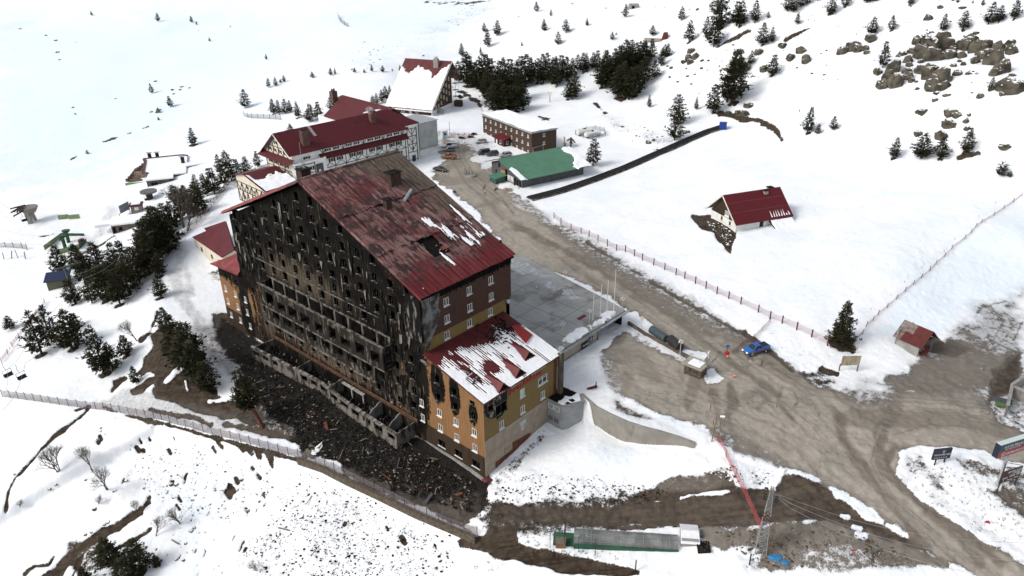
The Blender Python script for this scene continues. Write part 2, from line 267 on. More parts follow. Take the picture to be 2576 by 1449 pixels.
# right of the annex: mounds, churned snow, brown track
paint([(1222,1212),(1262,1170),(1330,1108),(1360,1085),(1372,1100),(1290,1180),(1260,1250)],7,dict(S=.55,D=.7,K=.1))
paint([(1240,1225),(1330,1185),(1500,1205),(1680,1238),(1600,1270),(1350,1262),(1230,1300)],18,dict(D=.6,S=.85))
paint([(1190,1330),(1220,1265),(1400,1250),(1620,1235),(1560,1335),(1350,1345)],16,dict(S=.44,D=.5,T=0,I=.2))
paint([(1599,1240),(1660,1222),(1813,1202),(1838,1238),(1935,1247),(1966,1208),(2009,1211),(2073,1250),(2149,1312),(2232,1354),(2300,1400),(2232,1400),(2149,1380),(2058,1332),(1966,1327),(1899,1336),(1737,1338),(1538,1330),(1500,1315),(1538,1281)],9,dict(S=.03,T=.05,I=.1,D=0))
paint([(1620,1225),(1720,1210),(1810,1195),(1830,1225),(1740,1245),(1650,1240)],8,dict(S=.3,T=.3,I=.5))
for l in ([(1500,1310),(1600,1300),(1700,1290)],[(1560,1270),(1650,1268)],[(1560,1285),(1700,1300)],[(1530,1325),(1640,1322)]): paint(l,3,dict(S=.8),.6,line=2)
paint([(1700,1262),(1760,1252),(1820,1248)],4,SN,.95,line=5)
for l in ([(1500,1300),(1700,1285),(1900,1275),(2000,1250)],[(1480,1318),(1700,1308),(1900,1300)],[(1550,1330),(1750,1325),(1900,1320),(2000,1290)]): paint(l,3,dict(W=1),.8,line=4)
paint([(1840,1110),(1900,1140),(1940,1180),(1870,1165),(1830,1130)],14,dict(S=.35,I=.9,T=.6))
paint([(1765,1130),(1840,1160),(1930,1185),(1940,1215),(1920,1240),(1860,1240),(1830,1200)],10,dict(S=.75,I=.2,D=.4))
paint([(1740,1342),(1900,1335),(2060,1325),(2240,1385),(2360,1449),(1880,1449),(1760,1385)],16,dict(S=.22,T=.55,I=.35,D=.3))
paint([(1900,1360),(2000,1345),(2040,1360),(1950,1400)],14,dict(S=.15,T=.3),.8)
paint([(1980,1405),(2100,1395),(2200,1440),(2000,1449)],18,dict(S=.55,I=.4),.8); paint([(1820,1385),(1900,1400),(1890,1440),(1780,1420)],10,dict(S=.9,I=.1),.8)
for x,y in ((2110,1318),(2140,1345),(2165,1320),(2150,1365)): paint([(x-8,y),(x+9,y+4)],5,SN,.95,line=8)
paint([(1131,1351),(1198,1342),(1235,1325),(1274,1330),(1285,1364),(1320,1376),(1396,1395),(1540,1424),(1600,1438),(1595,1460),(1427,1450),(1335,1419),(1244,1404),(1213,1386),(1137,1375)],6,SOIL)
paint([(1140,1380),(1200,1392),(1255,1408),(1230,1449),(1180,1449)],12,dict(S=.5,D=.6),.7)
paint([(2258,1165),(2300,1152),(2380,1160),(2480,1188),(2576,1212),(2576,1449),(2560,1445),(2430,1365),(2310,1285),(2255,1225)],7,dict(S=.93,T=0,I=.1,W=0,D=.35))
for pp,s_ in (([(2370,1168),(2450,1190),(2576,1225),(2576,1260),(2500,1240),(2420,1215)],.42),([(2470,1262),(2520,1255),(2576,1262),(2576,1330),(2520,1310)],.3),([(2265,1170),(2310,1160),(2330,1200),(2290,1225),(2262,1205)],.5),([(2420,1380),(2480,1400),(2530,1440),(2470,1425)],.35),([(2315,1215),(2350,1220),(2365,1260),(2325,1250)],.4),([(2258,1225),(2330,1290),(2450,1375),(2560,1445),(2540,1400),(2420,1330),(2330,1270)],.6)): paint(pp,15,dict(S=s_,T=.25,I=.35,D=.5),.9)
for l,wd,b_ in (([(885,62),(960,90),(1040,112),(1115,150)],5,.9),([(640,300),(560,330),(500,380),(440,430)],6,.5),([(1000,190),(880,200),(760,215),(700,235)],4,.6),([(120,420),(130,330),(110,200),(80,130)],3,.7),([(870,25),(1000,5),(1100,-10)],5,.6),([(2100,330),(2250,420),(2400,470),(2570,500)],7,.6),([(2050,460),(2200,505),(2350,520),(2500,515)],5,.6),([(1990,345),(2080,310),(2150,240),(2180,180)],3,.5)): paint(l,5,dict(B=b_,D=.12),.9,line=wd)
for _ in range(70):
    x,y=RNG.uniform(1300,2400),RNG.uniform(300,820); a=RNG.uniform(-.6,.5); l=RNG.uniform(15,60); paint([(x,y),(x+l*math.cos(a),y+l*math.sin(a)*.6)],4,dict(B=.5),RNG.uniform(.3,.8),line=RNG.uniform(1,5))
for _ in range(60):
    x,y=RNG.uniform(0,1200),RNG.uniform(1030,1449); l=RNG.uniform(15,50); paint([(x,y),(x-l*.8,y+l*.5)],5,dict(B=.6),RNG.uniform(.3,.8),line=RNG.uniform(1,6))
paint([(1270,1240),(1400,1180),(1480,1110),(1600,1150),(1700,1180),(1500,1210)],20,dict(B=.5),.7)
paint([(2240,700),(2576,590),(2576,720),(2440,790),(2340,860),(2260,860)],30,dict(D=.22,B=.6))  # specks, plus the slope's bluish-grey shading painted into the snow tint
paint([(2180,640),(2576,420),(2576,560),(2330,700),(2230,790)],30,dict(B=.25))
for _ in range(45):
    x,y=RNG.uniform(2250,2560),RNG.uniform(600,840); l=RNG.uniform(10,40); paint([(x,y),(x+l*.3,y+l)],4,dict(B=1.,D=.3),RNG.uniform(.3,.9),line=RNG.uniform(1,4))  # streaks of that slope shading, also put into the snow colour
for _ in range(90):
    x,y=RNG.uniform(300,1150),RNG.uniform(1070,1449); l=RNG.uniform(4,14)
    if y>1000+(x-250)*.37+60: paint([(x,y),(x-l*.5,y+l)],3,dict(S=.15,T=0),RNG.uniform(.5,.95),line=RNG.uniform(.6,2.6))
def offs(l,o):
    out=[]
    for i,(x,y) in enumerate(l):
        x0,y0=l[max(i-1,0)]; x1,y1=l[min(i+1,len(l)-1)]; n=math.hypot(x1-x0,y1-y0)+1e-6; out.append((x-(y1-y0)/n*o,y+(x1-x0)/n*o))
    return out
rt0=random.Random(77)
for l,rg in (([(1240,470),(1330,560),(1470,655),(1620,755),(1760,850),(1900,950),(2030,1050),(2100,1130),(2200,1250),(2300,1370),(2380,1449)],30),([(2576,1140),(2450,1095),(2330,1080),(2230,1110),(2200,1180),(2240,1260),(2340,1350),(2450,1449)],24),([(1520,930),(1600,960),(1720,1010),(1850,1060),(2000,1130),(2150,1250)],34),([(2576,1090),(2400,1060),(2200,1040),(2020,1010),(1900,930)],26),([(1150,340),(1160,400),(1190,450),(1260,510)],18)):
    for k in range(11):
        o_=rt0.uniform(-rg,rg); i0=rt0.randint(0,len(l)-3); seg=offs(l,o_)[i0:i0+rt0.randint(3,6)]
        for d_ in (0,7): paint(offs(seg,d_),2.2,dict(W=rt0.choice((1,1,0))),rt0.uniform(.25,.6),line=1.3,warp=.15)
for l in ([(1900,1290),(1700,1300),(1550,1315),(1400,1300),(1260,1275)],[(2040,1250),(1900,1268),(1750,1278),(1600,1292)],[(1960,1310),(1800,1322),(1600,1326)]):
    for d_ in (-9,-3,3,9): paint(offs(l,d_),2.5,dict(W=1,S=.03,T=0),.6,line=1.5,warp=.2)
paint([(1240,1262),(1400,1275),(1560,1285),(1540,1325),(1380,1318),(1230,1300)],14,dict(S=.15,T=.05,W=.3),.75)
for _ in range(26):
    x,y=rt0.uniform(600,1180),0; y=850+(x-600)*.62+rt0.uniform(10,150); paint([(x,y),(x+rt0.uniform(10,40),y+rt0.uniform(4,25))],9,dict(K=rt0.uniform(.1,.6),S=rt0.choice((.05,.05,.4)),T=.15,I=.4),.6,line=rt0.uniform(2,8))
# around small houses and on the hill
paint([(1745,556),(1792,548),(1822,567),(1857,596),(1853,612),(1840,650),(1826,640),(1800,600),(1765,585)],5,dict(S=.12,T=0,D=.5))
for l,wd in (([(1824,298),(1868,310),(1921,319),(1960,342),(1975,366)],8),([(1507,266),(1533,289)],4),([(1368,295),(1392,304)],3),([(1820,130),(1900,95)],4),([(1990,120),(2050,90)],3),([(2420,425),(2470,415)],5),([(2060,945),(2100,960)],8),([(1210,208),(1250,235),(1240,215)],10),([(1150,215),(1215,255),(1230,290)],4),([(2090,880),(2140,905)],8)): paint(l,4,SOIL,.9,line=wd)
for l,wd in (([(463,612),(441,673),(457,727),(500,790)],13),([(470,640),(480,720)],6)): paint(l,7,dict(S=.8,I=.9),.8,line=wd)
paint([(285,505),(255,560),(215,600)],9,dict(S=.55,I=.7,T=.4),.75,line=9)
for l in ([(175,382),(205,362)],[(270,332),(330,312),(385,295)],[(530,205),(600,190)],[(0,605),(60,570),(140,560)],[(215,607),(255,590),(310,555),(325,535)]): paint(l,1.6,dict(S=.2,T=0),.9,line=1.1)
def soilpatch(w,r,a=.9):
    """bare ground under a tree: w in world metres"""
    i0,i1=np.searchsorted(gy,[w[1]-r*2,w[1]+r*2]) if gy[0]<gy[-1] else (0,NR)
    sl=slice(max(i0,0),max(i1,1)); x=GX[sl]; y=GY[sl]; d=np.hypot(x-w[0],(y-w[1])*1.)/r+WARP[sl]*1.6
    k=a*sst(1.25,.6,d); ch['S'][sl]=ch['S'][sl]*(1-k)+.05*k
def build_terrain():
    x,y,z=GX,GY,GZ
    rough=(1-sst(.8,1,ch['S']))*.18+ch['D']*.16+.13
    near=sst(330,120,y)
    z=z+((fbm(x,y,2.2,3,9)-.5)*rough*1.6+(fbm(x,y,.8,2,21)-.5)*rough*.8)*near
    z=z-.25*(1-sst(.2,.7,ch['S']))*(ch['T']<.3)*near
    n=NR*NC; v=np.stack([x.ravel(),y.ravel(),z.ravel()],1).astype('f4')
    idx=np.arange(n).reshape(NR,NC); f=np.stack([idx[:-1,:-1],idx[:-1,1:],idx[1:,1:],idx[1:,:-1]],-1).reshape(-1,4)
    me=bpy.data.meshes.new('ground'); me.vertices.add(n); me.vertices.foreach_set('co',v.ravel())
    me.loops.add(f.size); me.loops.foreach_set('vertex_index',f.ravel().astype('i4')); me.polygons.add(len(f)); me.polygons.foreach_set('loop_start',np.arange(0,f.size,4,dtype='i4'))
    me.polygons.foreach_set('use_smooth',np.ones(len(f),bool)); me.update()
    for nm,ks in (('cover','STK'),('cover2','WDI')):
        a=me.attributes.new(nm,'FLOAT_COLOR','POINT'); q=np.ones((n,4),'f4')
        for i,k in enumerate(ks): q[:,i]=ch[k].ravel()
        a.data.foreach_set('color',q.ravel())
    a=me.attributes.new('cold','FLOAT','POINT'); a.data.foreach_set('value',ch['B'].ravel().astype('f4'))
    o=bpy.data.objects.new('ground',me); COL.objects.link(o); o['kind']='structure'
    # material
    m,nn,b=newmat('ground_cover')
    g=nn.nodes.new('ShaderNodeNewGeometry'); P=g.outputs['Position']
    def at_(nm,c=True):
        a=nn.nodes.new('ShaderNodeAttribute'); a.attribute_name=nm
        if not c: return a.outputs['Fac']
        s=nn.nodes.new('ShaderNodeSeparateColor'); lk(nn,a.outputs['Color'],s.inputs[0]); return s.outputs
    S,T,K=at_('cover'); W,D,I=at_('cover2'); B=at_('cold',False)
    n1=tex_noise(nn,P,.9,6,.65); n2=tex_noise(nn,P,4.5,5,.7); n3=tex_noise(nn,P,.13,4); n4=tex_noise(nn,P,14.,3,.7)
    vo=nn.nodes.new('ShaderNodeTexVoronoi'); vo.inputs['Scale'].default_value=2.3; va=nn.nodes.new('ShaderNodeVectorMath'); va.operation='MULTIPLY_ADD'; nv=nn.nodes.new('ShaderNodeTexNoise'); nv.inputs['Scale'].default_value=1.6; nv.inputs['Detail'].default_value=5; lk(nn,P,nv.inputs['Vector']); lk(nn,nv.outputs['Color'],va.inputs[0]); va.inputs[1].default_value=(1.6,1.6,0); lk(nn,P,va.inputs[2]); lk(nn,va.outputs[0],vo.inputs['Vector'])
    nz=mth(nn,'ADD',mth(nn,'MULTIPLY',mth(nn,'SUBTRACT',n1,.5),5.5),mth(nn,'MULTIPLY',mth(nn,'SUBTRACT',n2,.5),4.5))
    snow=rng(nn,mth(nn,'ADD',mth(nn,'MULTIPLY',mth(nn,'SUBTRACT',S,.5),5.2),nz),-.45,.45)
    # specks of earth, stones and dead grass
    sp=mth(nn,'ADD',mth(nn,'MULTIPLY',mth(nn,'MULTIPLY',D,rng(nn,n3,.35,.6,.35,1.25)),.34),mth(nn,'MULTIPLY',mth(nn,'SUBTRACT',n1,.5),.5)); spk=mth(nn,'MULTIPLY',rng(nn,mth(nn,'SUBTRACT',sp,vo.outputs['Distance']),-.02,.05),rng(nn,D,.02,.1))
    sp2=mth(nn,'MULTIPLY',rng(nn,mth(nn,'ADD',n2,mth(nn,'MULTIPLY',D,.2)),.74,.82),rng(nn,D,.1,.4))
    snow=mth(nn,'MULTIPLY',snow,mth(nn,'SUBTRACT',1,mth(nn,'MAXIMUM',spk,sp2)))
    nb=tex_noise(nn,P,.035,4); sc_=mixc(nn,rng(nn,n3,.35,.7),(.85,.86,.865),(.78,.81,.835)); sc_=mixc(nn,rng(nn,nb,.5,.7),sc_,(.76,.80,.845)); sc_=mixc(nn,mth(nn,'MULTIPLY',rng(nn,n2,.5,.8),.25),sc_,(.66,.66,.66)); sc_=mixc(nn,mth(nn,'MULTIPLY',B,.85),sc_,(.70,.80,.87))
    ice=mixc(nn,rng(nn,n1,.35,.65),(.50,.50,.50),(.26,.25,.24)); sc_=mixc(nn,mth(nn,'MULTIPLY',I,rng(nn,n2,.2,.75,.35,1.)),sc_,ice)
    soil=mixc(nn,rng(nn,n1,.3,.7),(.027,.019,.013),(.078,.058,.040)); soil=mixc(nn,rng(nn,n4,.52,.78),soil,(.13,.105,.08))
    def streak(ang,sc,s):
        m1=nn.nodes.new('ShaderNodeMapping'); m1.inputs['Rotation'].default_value=(0,0,ang); lk(nn,P,m1.inputs[0]); m2=nn.nodes.new('ShaderNodeMapping'); m2.inputs['Scale'].default_value=sc; lk(nn,m1.outputs[0],m2.inputs[0]); return tex_noise(nn,m2.outputs[0],s,5,.65)
    k1=streak(R(66),(.07,1.3,1),1.1); k2=streak(R(50),(.05,1.,1),2.6); k3=streak(R(-4),(.08,1.3,1),1.2)
    tan=mixc(nn,rng(nn,n1,.3,.7),(.285,.255,.212),(.36,.325,.272)); tan=mixc(nn,mth(nn,'MULTIPLY',rng(nn,k1,.5,.66),.35),tan,(.20,.17,.138)); tan=mixc(nn,mth(nn,'MULTIPLY',rng(nn,k2,.54,.7),.22),tan,(.42,.375,.31)); tan=mixc(nn,mth(nn,'MULTIPLY',rng(nn,n4,.55,.7),.5),tan,(.17,.14,.11)); tan=mixc(nn,mth(nn,'MULTIPLY',rng(nn,n3,.5,.75),.6),tan,(.22,.205,.18))
    vc=nn.nodes.new('ShaderNodeTexVoronoi'); vc.feature='DISTANCE_TO_EDGE'; vc.inputs['Scale'].default_value=.16; mw=nn.nodes.new('ShaderNodeVectorMath'); mw.operation='MULTIPLY_ADD'; nz3=nn.nodes.new('ShaderNodeTexNoise'); nz3.inputs['Scale'].default_value=.5; nz3.inputs['Detail'].default_value=5; lk(nn,P,nz3.inputs['Vector']); lk(nn,nz3.outputs['Color'],mw.inputs[0]); mw.inputs[1].default_value=(3.5,3.5,0); lk(nn,P,mw.inputs[2]); lk(nn,mw.outputs[0],vc.inputs['Vector'])
    tan=mixc(nn,mth(nn,'MULTIPLY',rng(nn,vc.outputs['Distance'],.010,.003),rng(nn,n3,.52,.62,0,.7)),tan,(.07,.055,.042))
    soil=mixc(nn,mth(nn,'MULTIPLY',rng(nn,k3,.48,.62),.7),soil,(.022,.015,.010))
    gr=mixc(nn,T,soil,tan); gr=mixc(nn,mth(nn,'MULTIPLY',mth(nn,'MULTIPLY',W,.92),mth(nn,'MULTIPLY',rng(nn,n1,.25,.6,.6,1),rng(nn,k2,.3,.6,.75,1)),None,True),gr,(.105,.086,.067))
    gr=mixc(nn,mth(nn,'MULTIPLY',I,.35),gr,(.16,.15,.14))
    soot=mixc(nn,rng(nn,n2,.42,.8),(.008,.007,.006),(.06,.052,.045)); gr=mixc(nn,rng(nn,mth(nn,'ADD',K,mth(nn,'MULTIPLY',mth(nn,'SUBTRACT',n1,.5),.9)),.2,.75),gr,soot)
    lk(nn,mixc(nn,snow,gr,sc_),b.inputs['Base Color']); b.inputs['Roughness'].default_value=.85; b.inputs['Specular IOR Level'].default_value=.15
    hb=mth(nn,'ADD',mth(nn,'MULTIPLY',n1,.6),mth(nn,'ADD',mth(nn,'MULTIPLY',n2,.35),mth(nn,'MULTIPLY',snow,.35)))
    dobump(nn,b,hb,.6,.4)
    me.materials.append(m)
    return o
# ---------------- mesh helpers ----------------
class MB:
    def __init__(s): s.v=[]; s.f=[]; s.m=[]
    def add(s,vs,fs,mi=0):
        k=len(s.v); s.v+= [tuple(map(float,q)) for q in vs]; s.f+=[tuple(i+k for i in f) for f in fs]; s.m+=[mi]*len(fs); return s
    def box(s,x0,x1,y0,y1,z0,z1,mi=0):
        if x0>x1:x0,x1=x1,x0
        if y0>y1:y0,y1=y1,y0
        return s.add([(x0,y0,z0),(x1,y0,z0),(x1,y1,z0),(x0,y1,z0),(x0,y0,z1),(x1,y0,z1),(x1,y1,z1),(x0,y1,z1)],[(0,3,2,1),(4,5,6,7),(0,1,5,4),(1,2,6,5),(2,3,7,6),(3,0,4,7)],mi)
    def poly(s,pts,mi=0): return s.add(pts,[tuple(range(len(pts)))],mi)
    def slab(s,pts,d,mi=0):
        """polygon extruded by vector d"""
        n=len(pts); d=np.array(d,float); q=[tuple(np.array(p)+d) for p in pts]
        return s.add(list(pts)+q,[tuple(range(n-1,-1,-1)),tuple(range(n,2*n))]+[(i,(i+1)%n,n+(i+1)%n,n+i) for i in range(n)],mi)
    def bar(s,p0,p1,r,n=4,mi=0,r1=None,cap=True):
        p0=Vector(p0);p1=Vector(p1);d=p1-p0
        if d.length<1e-6: return s
        a=d.orthogonal().normalized(); b=d.normalized().cross(a); r1=r if r1 is None else r1
        vs=[p0+a*r*math.cos(t)+b*r*math.sin(t) for t in [2*math.pi*(i+.5)/n for i in range(n)]]+[p1+a*r1*math.cos(t)+b*r1*math.sin(t) for t in [2*math.pi*(i+.5)/n for i in range(n)]]
        fs=[(i,(i+1)%n,n+(i+1)%n,n+i) for i in range(n)]
        if cap: fs+=[tuple(range(n-1,-1,-1)),tuple(range(n,2*n))]
        return s.add(vs,fs,mi)
    def beam(s,p0,p1,w,h,mi=0):
        """rectangular timber from p0 to p1"""
        p0=Vector(p0);p1=Vector(p1);d=(p1-p0).normalized(); a=d.cross(Vector((0,0,1)))
        a=Vector((1,0,0)) if a.length<1e-3 else a.normalized(); b=a.cross(d); vs=[]
        for p in (p0,p1):
            for q,r in ((-1,-1),(1,-1),(1,1),(-1,1)): vs.append(p+a*q*w/2+b*r*h/2)
        return s.add(vs,[(0,3,2,1),(4,5,6,7),(0,1,5,4),(1,2,6,5),(2,3,7,6),(3,0,4,7)],mi)
    def build(s,name,mats,parent=None,smooth=False,**kw):
        me=bpy.data.meshes.new(name); me.from_pydata(s.v,[],s.f); mats=mats if isinstance(mats,(list,tuple)) else [mats]
        for m in mats: me.materials.append(m)
        if len(mats)>1: me.polygons.foreach_set('material_index',s.m)
        if smooth: me.polygons.foreach_set('use_smooth',[True]*len(s.f))
        me.validate(); me.update()
        o=bpy.data.objects.new(name,me); COL.objects.link(o)
        if parent: o.parent=parent
        for k,v in kw.items(): o[k]=v
        return o
def tag(o,label,cat,group=None,kind=None):
    if label: o['label']=label
    if cat: o['category']=cat
    if group: o['group']=group
    if kind: o['kind']=kind
    return o
def thing(name,label,cat,loc=(0,0,0),yaw=0,group=None):
    """yaw: clockwise from +Y, of the local +Y axis"""
    o=bpy.data.objects.new(name,None); COL.objects.link(o); o.location=tuple(loc); o.rotation_euler=(0,0,-yaw); o.empty_display_size=.5
    return tag(o,label,cat,group)
def dup(o,parent=None,loc=None,yaw=None,label=None,group=None,scale=None,name=None):
    c=o.copy(); COL.objects.link(c)
    if parent is not None: c.parent=parent
    if loc is not None: c.location=tuple(loc)
    if yaw is not None: c.rotation_euler=(0,0,-yaw)
    if scale is not None: c.scale=(scale,)*3 if isinstance(scale,(int,float)) else scale
    if label: c['label']=label
    if group: c['group']=group
    for ch_ in list(o.children): dup(ch_,c)
    return c
class Fr:
    def __init__(s,loc,yaw): s.o=np.array(loc,float); s.yaw=yaw; s.x=np.array([math.cos(yaw),-math.sin(yaw),0]); s.y=np.array([math.sin(yaw),math.cos(yaw),0])
    def w(s,x,y,z=0): return s.o+s.x*x+s.y*y+np.array([0,0,z])
    def l(s,p): d=np.array(p)-s.o; return np.array([d@s.x,d@s.y,d[2]])
    def hit(s,px,py,p,n):
        """local point where the sight line meets the local plane through p with normal n"""
        nw=s.x*n[0]+s.y*n[1]+np.array([0,0,n[2]]); pw=s.w(*p); d=ray(px,py); c=np.array([0,0,H]); return s.l(c+d*((pw-c)@nw)/(d@nw))
def clip(poly,a,b,c):   # keep a*u+b*v<=c
    out=[]
    for i in range(len(poly)):
        p,q=poly[i],poly[(i+1)%len(poly)]; dp=a*p[0]+b*p[1]-c; dq=a*q[0]+b*q[1]-c
        if dp<=1e-9: out.append(p)
        if (dp<-1e-9 and dq>1e-9) or (dp>1e-9 and dq<-1e-9):
            t=dp/(dp-dq); out.append((p[0]+(q[0]-p[0])*t,p[1]+(q[1]-p[1])*t))
    return out
def wall(mb,P3,poly,holes=(),mi=0):
    """flat wall with real openings. P3(u,z)->3D point, poly convex (u,z), holes (u0,u1,z0,z1)"""
    zs=sorted({min(p[1] for p in poly),max(p[1] for p in poly)}|{z for h in holes for z in h[2:4]}); u0=min(p[0] for p in poly);u1=max(p[0] for p in poly)
    ar=sum(poly[i][0]*poly[(i+1)%len(poly)][1]-poly[(i+1)%len(poly)][0]*poly[i][1] for i in range(len(poly)))
    if ar<0: poly=poly[::-1]
    def cellclip(c):
        for i in range(len(poly)):
            (x0,y0),(x1,y1)=poly[i],poly[(i+1)%len(poly)]; a,b=(y1-y0),-(x1-x0); c=clip(c,a,b,a*x0+b*y0)
            if len(c)<3: return None
        return c
    for za,zb in zip(zs[:-1],zs[1:]):
        if zb-za<1e-4: continue
        act=sorted([h for h in holes if h[2]<=za+1e-6 and h[3]>=zb-1e-6]); us=u0
        spans=[]
        for h in act: spans.append((us,h[0])); us=h[1]
        spans.append((us,u1))
        for a,b in spans:
            if b-a<1e-4: continue
            c=cellclip([(a,za),(b,za),(b,zb),(a,zb)])
            if c: mb.poly([P3(*q) for q in c],mi)
    return mb
def facing_x(x): return lambda u,z:(x,u,z)
def facing_y(y): return lambda u,z:(u,y,z)
# windows: local x along the wall, -y outward
WM={}
def wmesh(key,fn,mats):
    if key not in WM:
        mb=MB(); fn(mb); o=mb.build(key.split('|')[0],mats); WM[key]=o.data; bpy.data.objects.remove(o)
    return WM[key]
def inst(name,me,parent,loc,rot=0,**kw):
    o=bpy.data.objects.new(name,me); COL.objects.link(o); o.parent=parent; o.location=loc; o.rotation_euler=(0,0,rot)
    for k,v in kw.items(): o[k]=v
    return o
def niche(mb,w,h,d,mi=0):
    x=w/2; mb.add([(-x,0,0),(x,0,0),(x,0,h),(-x,0,h),(-x,d,0),(x,d,0),(x,d,h),(-x,d,h)],[(4,5,6,7),(0,4,7,3),(5,1,2,6),(7,6,2,3),(0,1,5,4)],mi)
def window(parent,side,c,u,z,w=1.1,h=1.35,style='intact',mats=None,seed=0):
    """z = sill height; side 'x': wall faces -x at x=c and u is y; side 'y': faces -y at y=c and u is x; '+x' faces +x"""
    rot={'x':-math.pi/2,'y':0,'+x':math.pi/2}[side]; loc=(c,u,z) if 'x' in side else (u,c,z)
    gm,fm,sm=mats; k='%s|%.2f|%.2f|%d|%s'%(style,w,h,seed,gm.name+fm.name)
    if style=='burnt':
        o=inst('window',wmesh('window|'+k,lambda m:niche(m,w,h,.9),[gm]),parent,loc,rot)
        def fr(m):
            r=random.Random(seed); t=.07
            m.box(-w/2,-w/2+t,.05,.15,0,h*r.uniform(.5,1)); m.box(w/2-t,w/2,.05,.15,0,h*r.uniform(.4,1))
            if seed%2: m.box(-w/2,w/2*r.uniform(-.2,1),.05,.15,h-t,h)
            if seed%3==0: m.beam((r.uniform(-.3,.1),.1,0),(r.uniform(-.1,.3),.12,h*.8),.05,.05)
            m.box(-w/2,w/2*r.uniform(.1,1),-.03,.1,0,.08)
        inst('frame',wmesh('frame|'+k,fr,[fm]),o,(0,0,0))
        inst('sill',wmesh('sill|'+k+sm.name,lambda m:m.box(-w/2-.1,w/2+.1,-.14,.05,-.1,.0),[sm]),o,(0,0,0))
        return o
    def gl(m): m.add([(-w/2,.14,0),(w/2,.14,0),(w/2,.14,h),(-w/2,.14,h)],[(0,1,2,3)]); 
    o=inst('window',wmesh('window|'+k,gl,[gm]),parent,loc,rot)
    def fr(m):
        t=.09
        m.box(-w/2,-w/2+t,-.02,.2,0,h);m.box(w/2-t,w/2,-.02,.2,0,h);m.box(-w/2+t,w/2-t,-.015,.2,h-t,h);m.box(-w/2+t,w/2-t,-.015,.2,0,t)
        if style in('intact','wide'): m.box(-.045,.045,-.01,.19,t,h-t)
        if style=='wide': m.box(-w/2+t,w/2-t,0,.18,h*.68,h*.68+.06)
    inst('frame',wmesh('frame|'+k,fr,[fm]),o,(0,0,0))
    if style!='nosill': inst('sill',wmesh('sill|'+k+sm.name,lambda m:m.box(-w/2-.14,w/2+.14,-.2,.0,-.1,-.005),[sm]),o,(0,0,0))
    return o
def holes_of(ws): return [(u-w/2,u+w/2,z,z+h) for u,z,w,h in ws]
def patch(name,mat,parent,P3,u0,u1,v0,v1,step,maskf,thick=.12,nrm=(0,0,1),kind=None,bumpy=.3):
    """irregular thin layer (snow, debris) on a surface; maskf(u,v) arrays -> >0 inside"""
    us=np.arange(u0,u1+1e-6,step); vs=np.arange(v0,v1+1e-6,step); U,V=np.meshgrid(us,vs,indexing='ij'); mk=maskf(U,V)
    keep=mk>0; hts=thick*np.clip(mk*6,0,1)**.5*(1-bumpy+bumpy*2*vnoise(U,V,step*5,77)); idx=-np.ones(U.shape,int); mb=MB(); n=0; vv=[]
    cell=keep[:-1,:-1]&keep[1:,:-1]&keep[:-1,1:]&keep[1:,1:]
    need=np.zeros(U.shape,bool); need[:-1,:-1]|=cell; need[1:,:-1]|=cell; need[:-1,1:]|=cell; need[1:,1:]|=cell
    inner=np.ones(U.shape,bool); inner[:-1,:-1]&=cell; inner[1:,:-1]&=cell; inner[:-1,1:]&=cell; inner[1:,1:]&=cell
    for i,j in zip(*np.nonzero(need)):
        p=np.array(P3(U[i,j],V[i,j]))+np.array(nrm)*(hts[i,j] if inner[i,j] else .012); idx[i,j]=len(vv); vv.append(tuple(p))
    ii,jj=np.nonzero(cell); fs=[(idx[i,j],idx[i+1,j],idx[i+1,j+1],idx[i,j+1]) for i,j in zip(ii,jj)]
    mb.add(vv,fs); o=mb.build(name,mat,parent,smooth=True)
    if kind: o['kind']=kind
    return o
def inpoly(U,V,pts): return -segd(U,V,pts)
def rock_mesh(seed,n=2,flat=.6):
    bm=bmesh.new(); bmesh.ops.create_icosphere(bm,subdivisions=n,radius=1)
    for v in bm.verts:
        p=v.co*1.3+Vector((seed*7.3,seed*3.1,0)); v.co*=1+.45*mn.noise(p)+.22*mn.noise(p*2.7); v.co.z*=flat
        v.co.x=round(v.co.x*4)/4*.35+v.co.x*.65
    r=random.Random(seed*5+1)
    for _ in range(14):
        n_=Vector((r.gauss(0,1),r.gauss(0,1),r.gauss(0,.8))).normalized(); d=r.uniform(.55,.95)
        for v in bm.verts:
            e=v.co.dot(n_)-d
            if e>0: v.co-=n_*e*.92
    me=bpy.data.meshes.new('rock'); bm.to_mesh(me); bm.free(); return me
# ---------------- shared materials ----------------
SNOW=M('snow',(.87,.875,.88),(.82,.84,.86),s=.8,bump=.25,bs=3,rough=.7)
BLACK=M('soot_black',(.006,.006,.006),(.016,.014,.012),s=3,rough=.95,spec=.05)
CHAR=M('charred',(.012,.011,.010),(.07,.06,.05),s=2.5,stretch=(1,1,.4),con=(.45,.75),rough=.95,spec=.05,bump=.4)
DARKIN=M('dark_inside',(.009,.009,.010),rough=.9,spec=.05)
GLASS=M('window_glass',(.02,.024,.028),rough=.12,spec=.5)
WHITE=M('white_paint',(.74,.74,.72),(.6,.59,.56),s=2,rough=.5)
SILLG=M('sooty_sill',(.26,.24,.2),(.02,.018,.016),s=3.1,con=(.38,.55))
ASHG=M('ash_concrete',(.17,.155,.135),(.035,.03,.026),s=.9,stretch=(1,1,.45),con=(.42,.62),rough=.95,spec=.1,bump=.3,bs=5)
CONC=M('concrete',(.30,.29,.27),(.22,.21,.195),s=.7,rough=.9,bump=.15,dirt=(.1,.09,.08),ds=.8,drng=(.6,.8),dstretch=(1,1,.25))
REDROOF=M('red_sheet',(.115,.018,.020),(.085,.014,.016),s=.5,rough=.5,spec=.35,wave=(0,.28,.5,1),dirt=(.05,.008,.01),ds=.4,drng=(.55,.8))
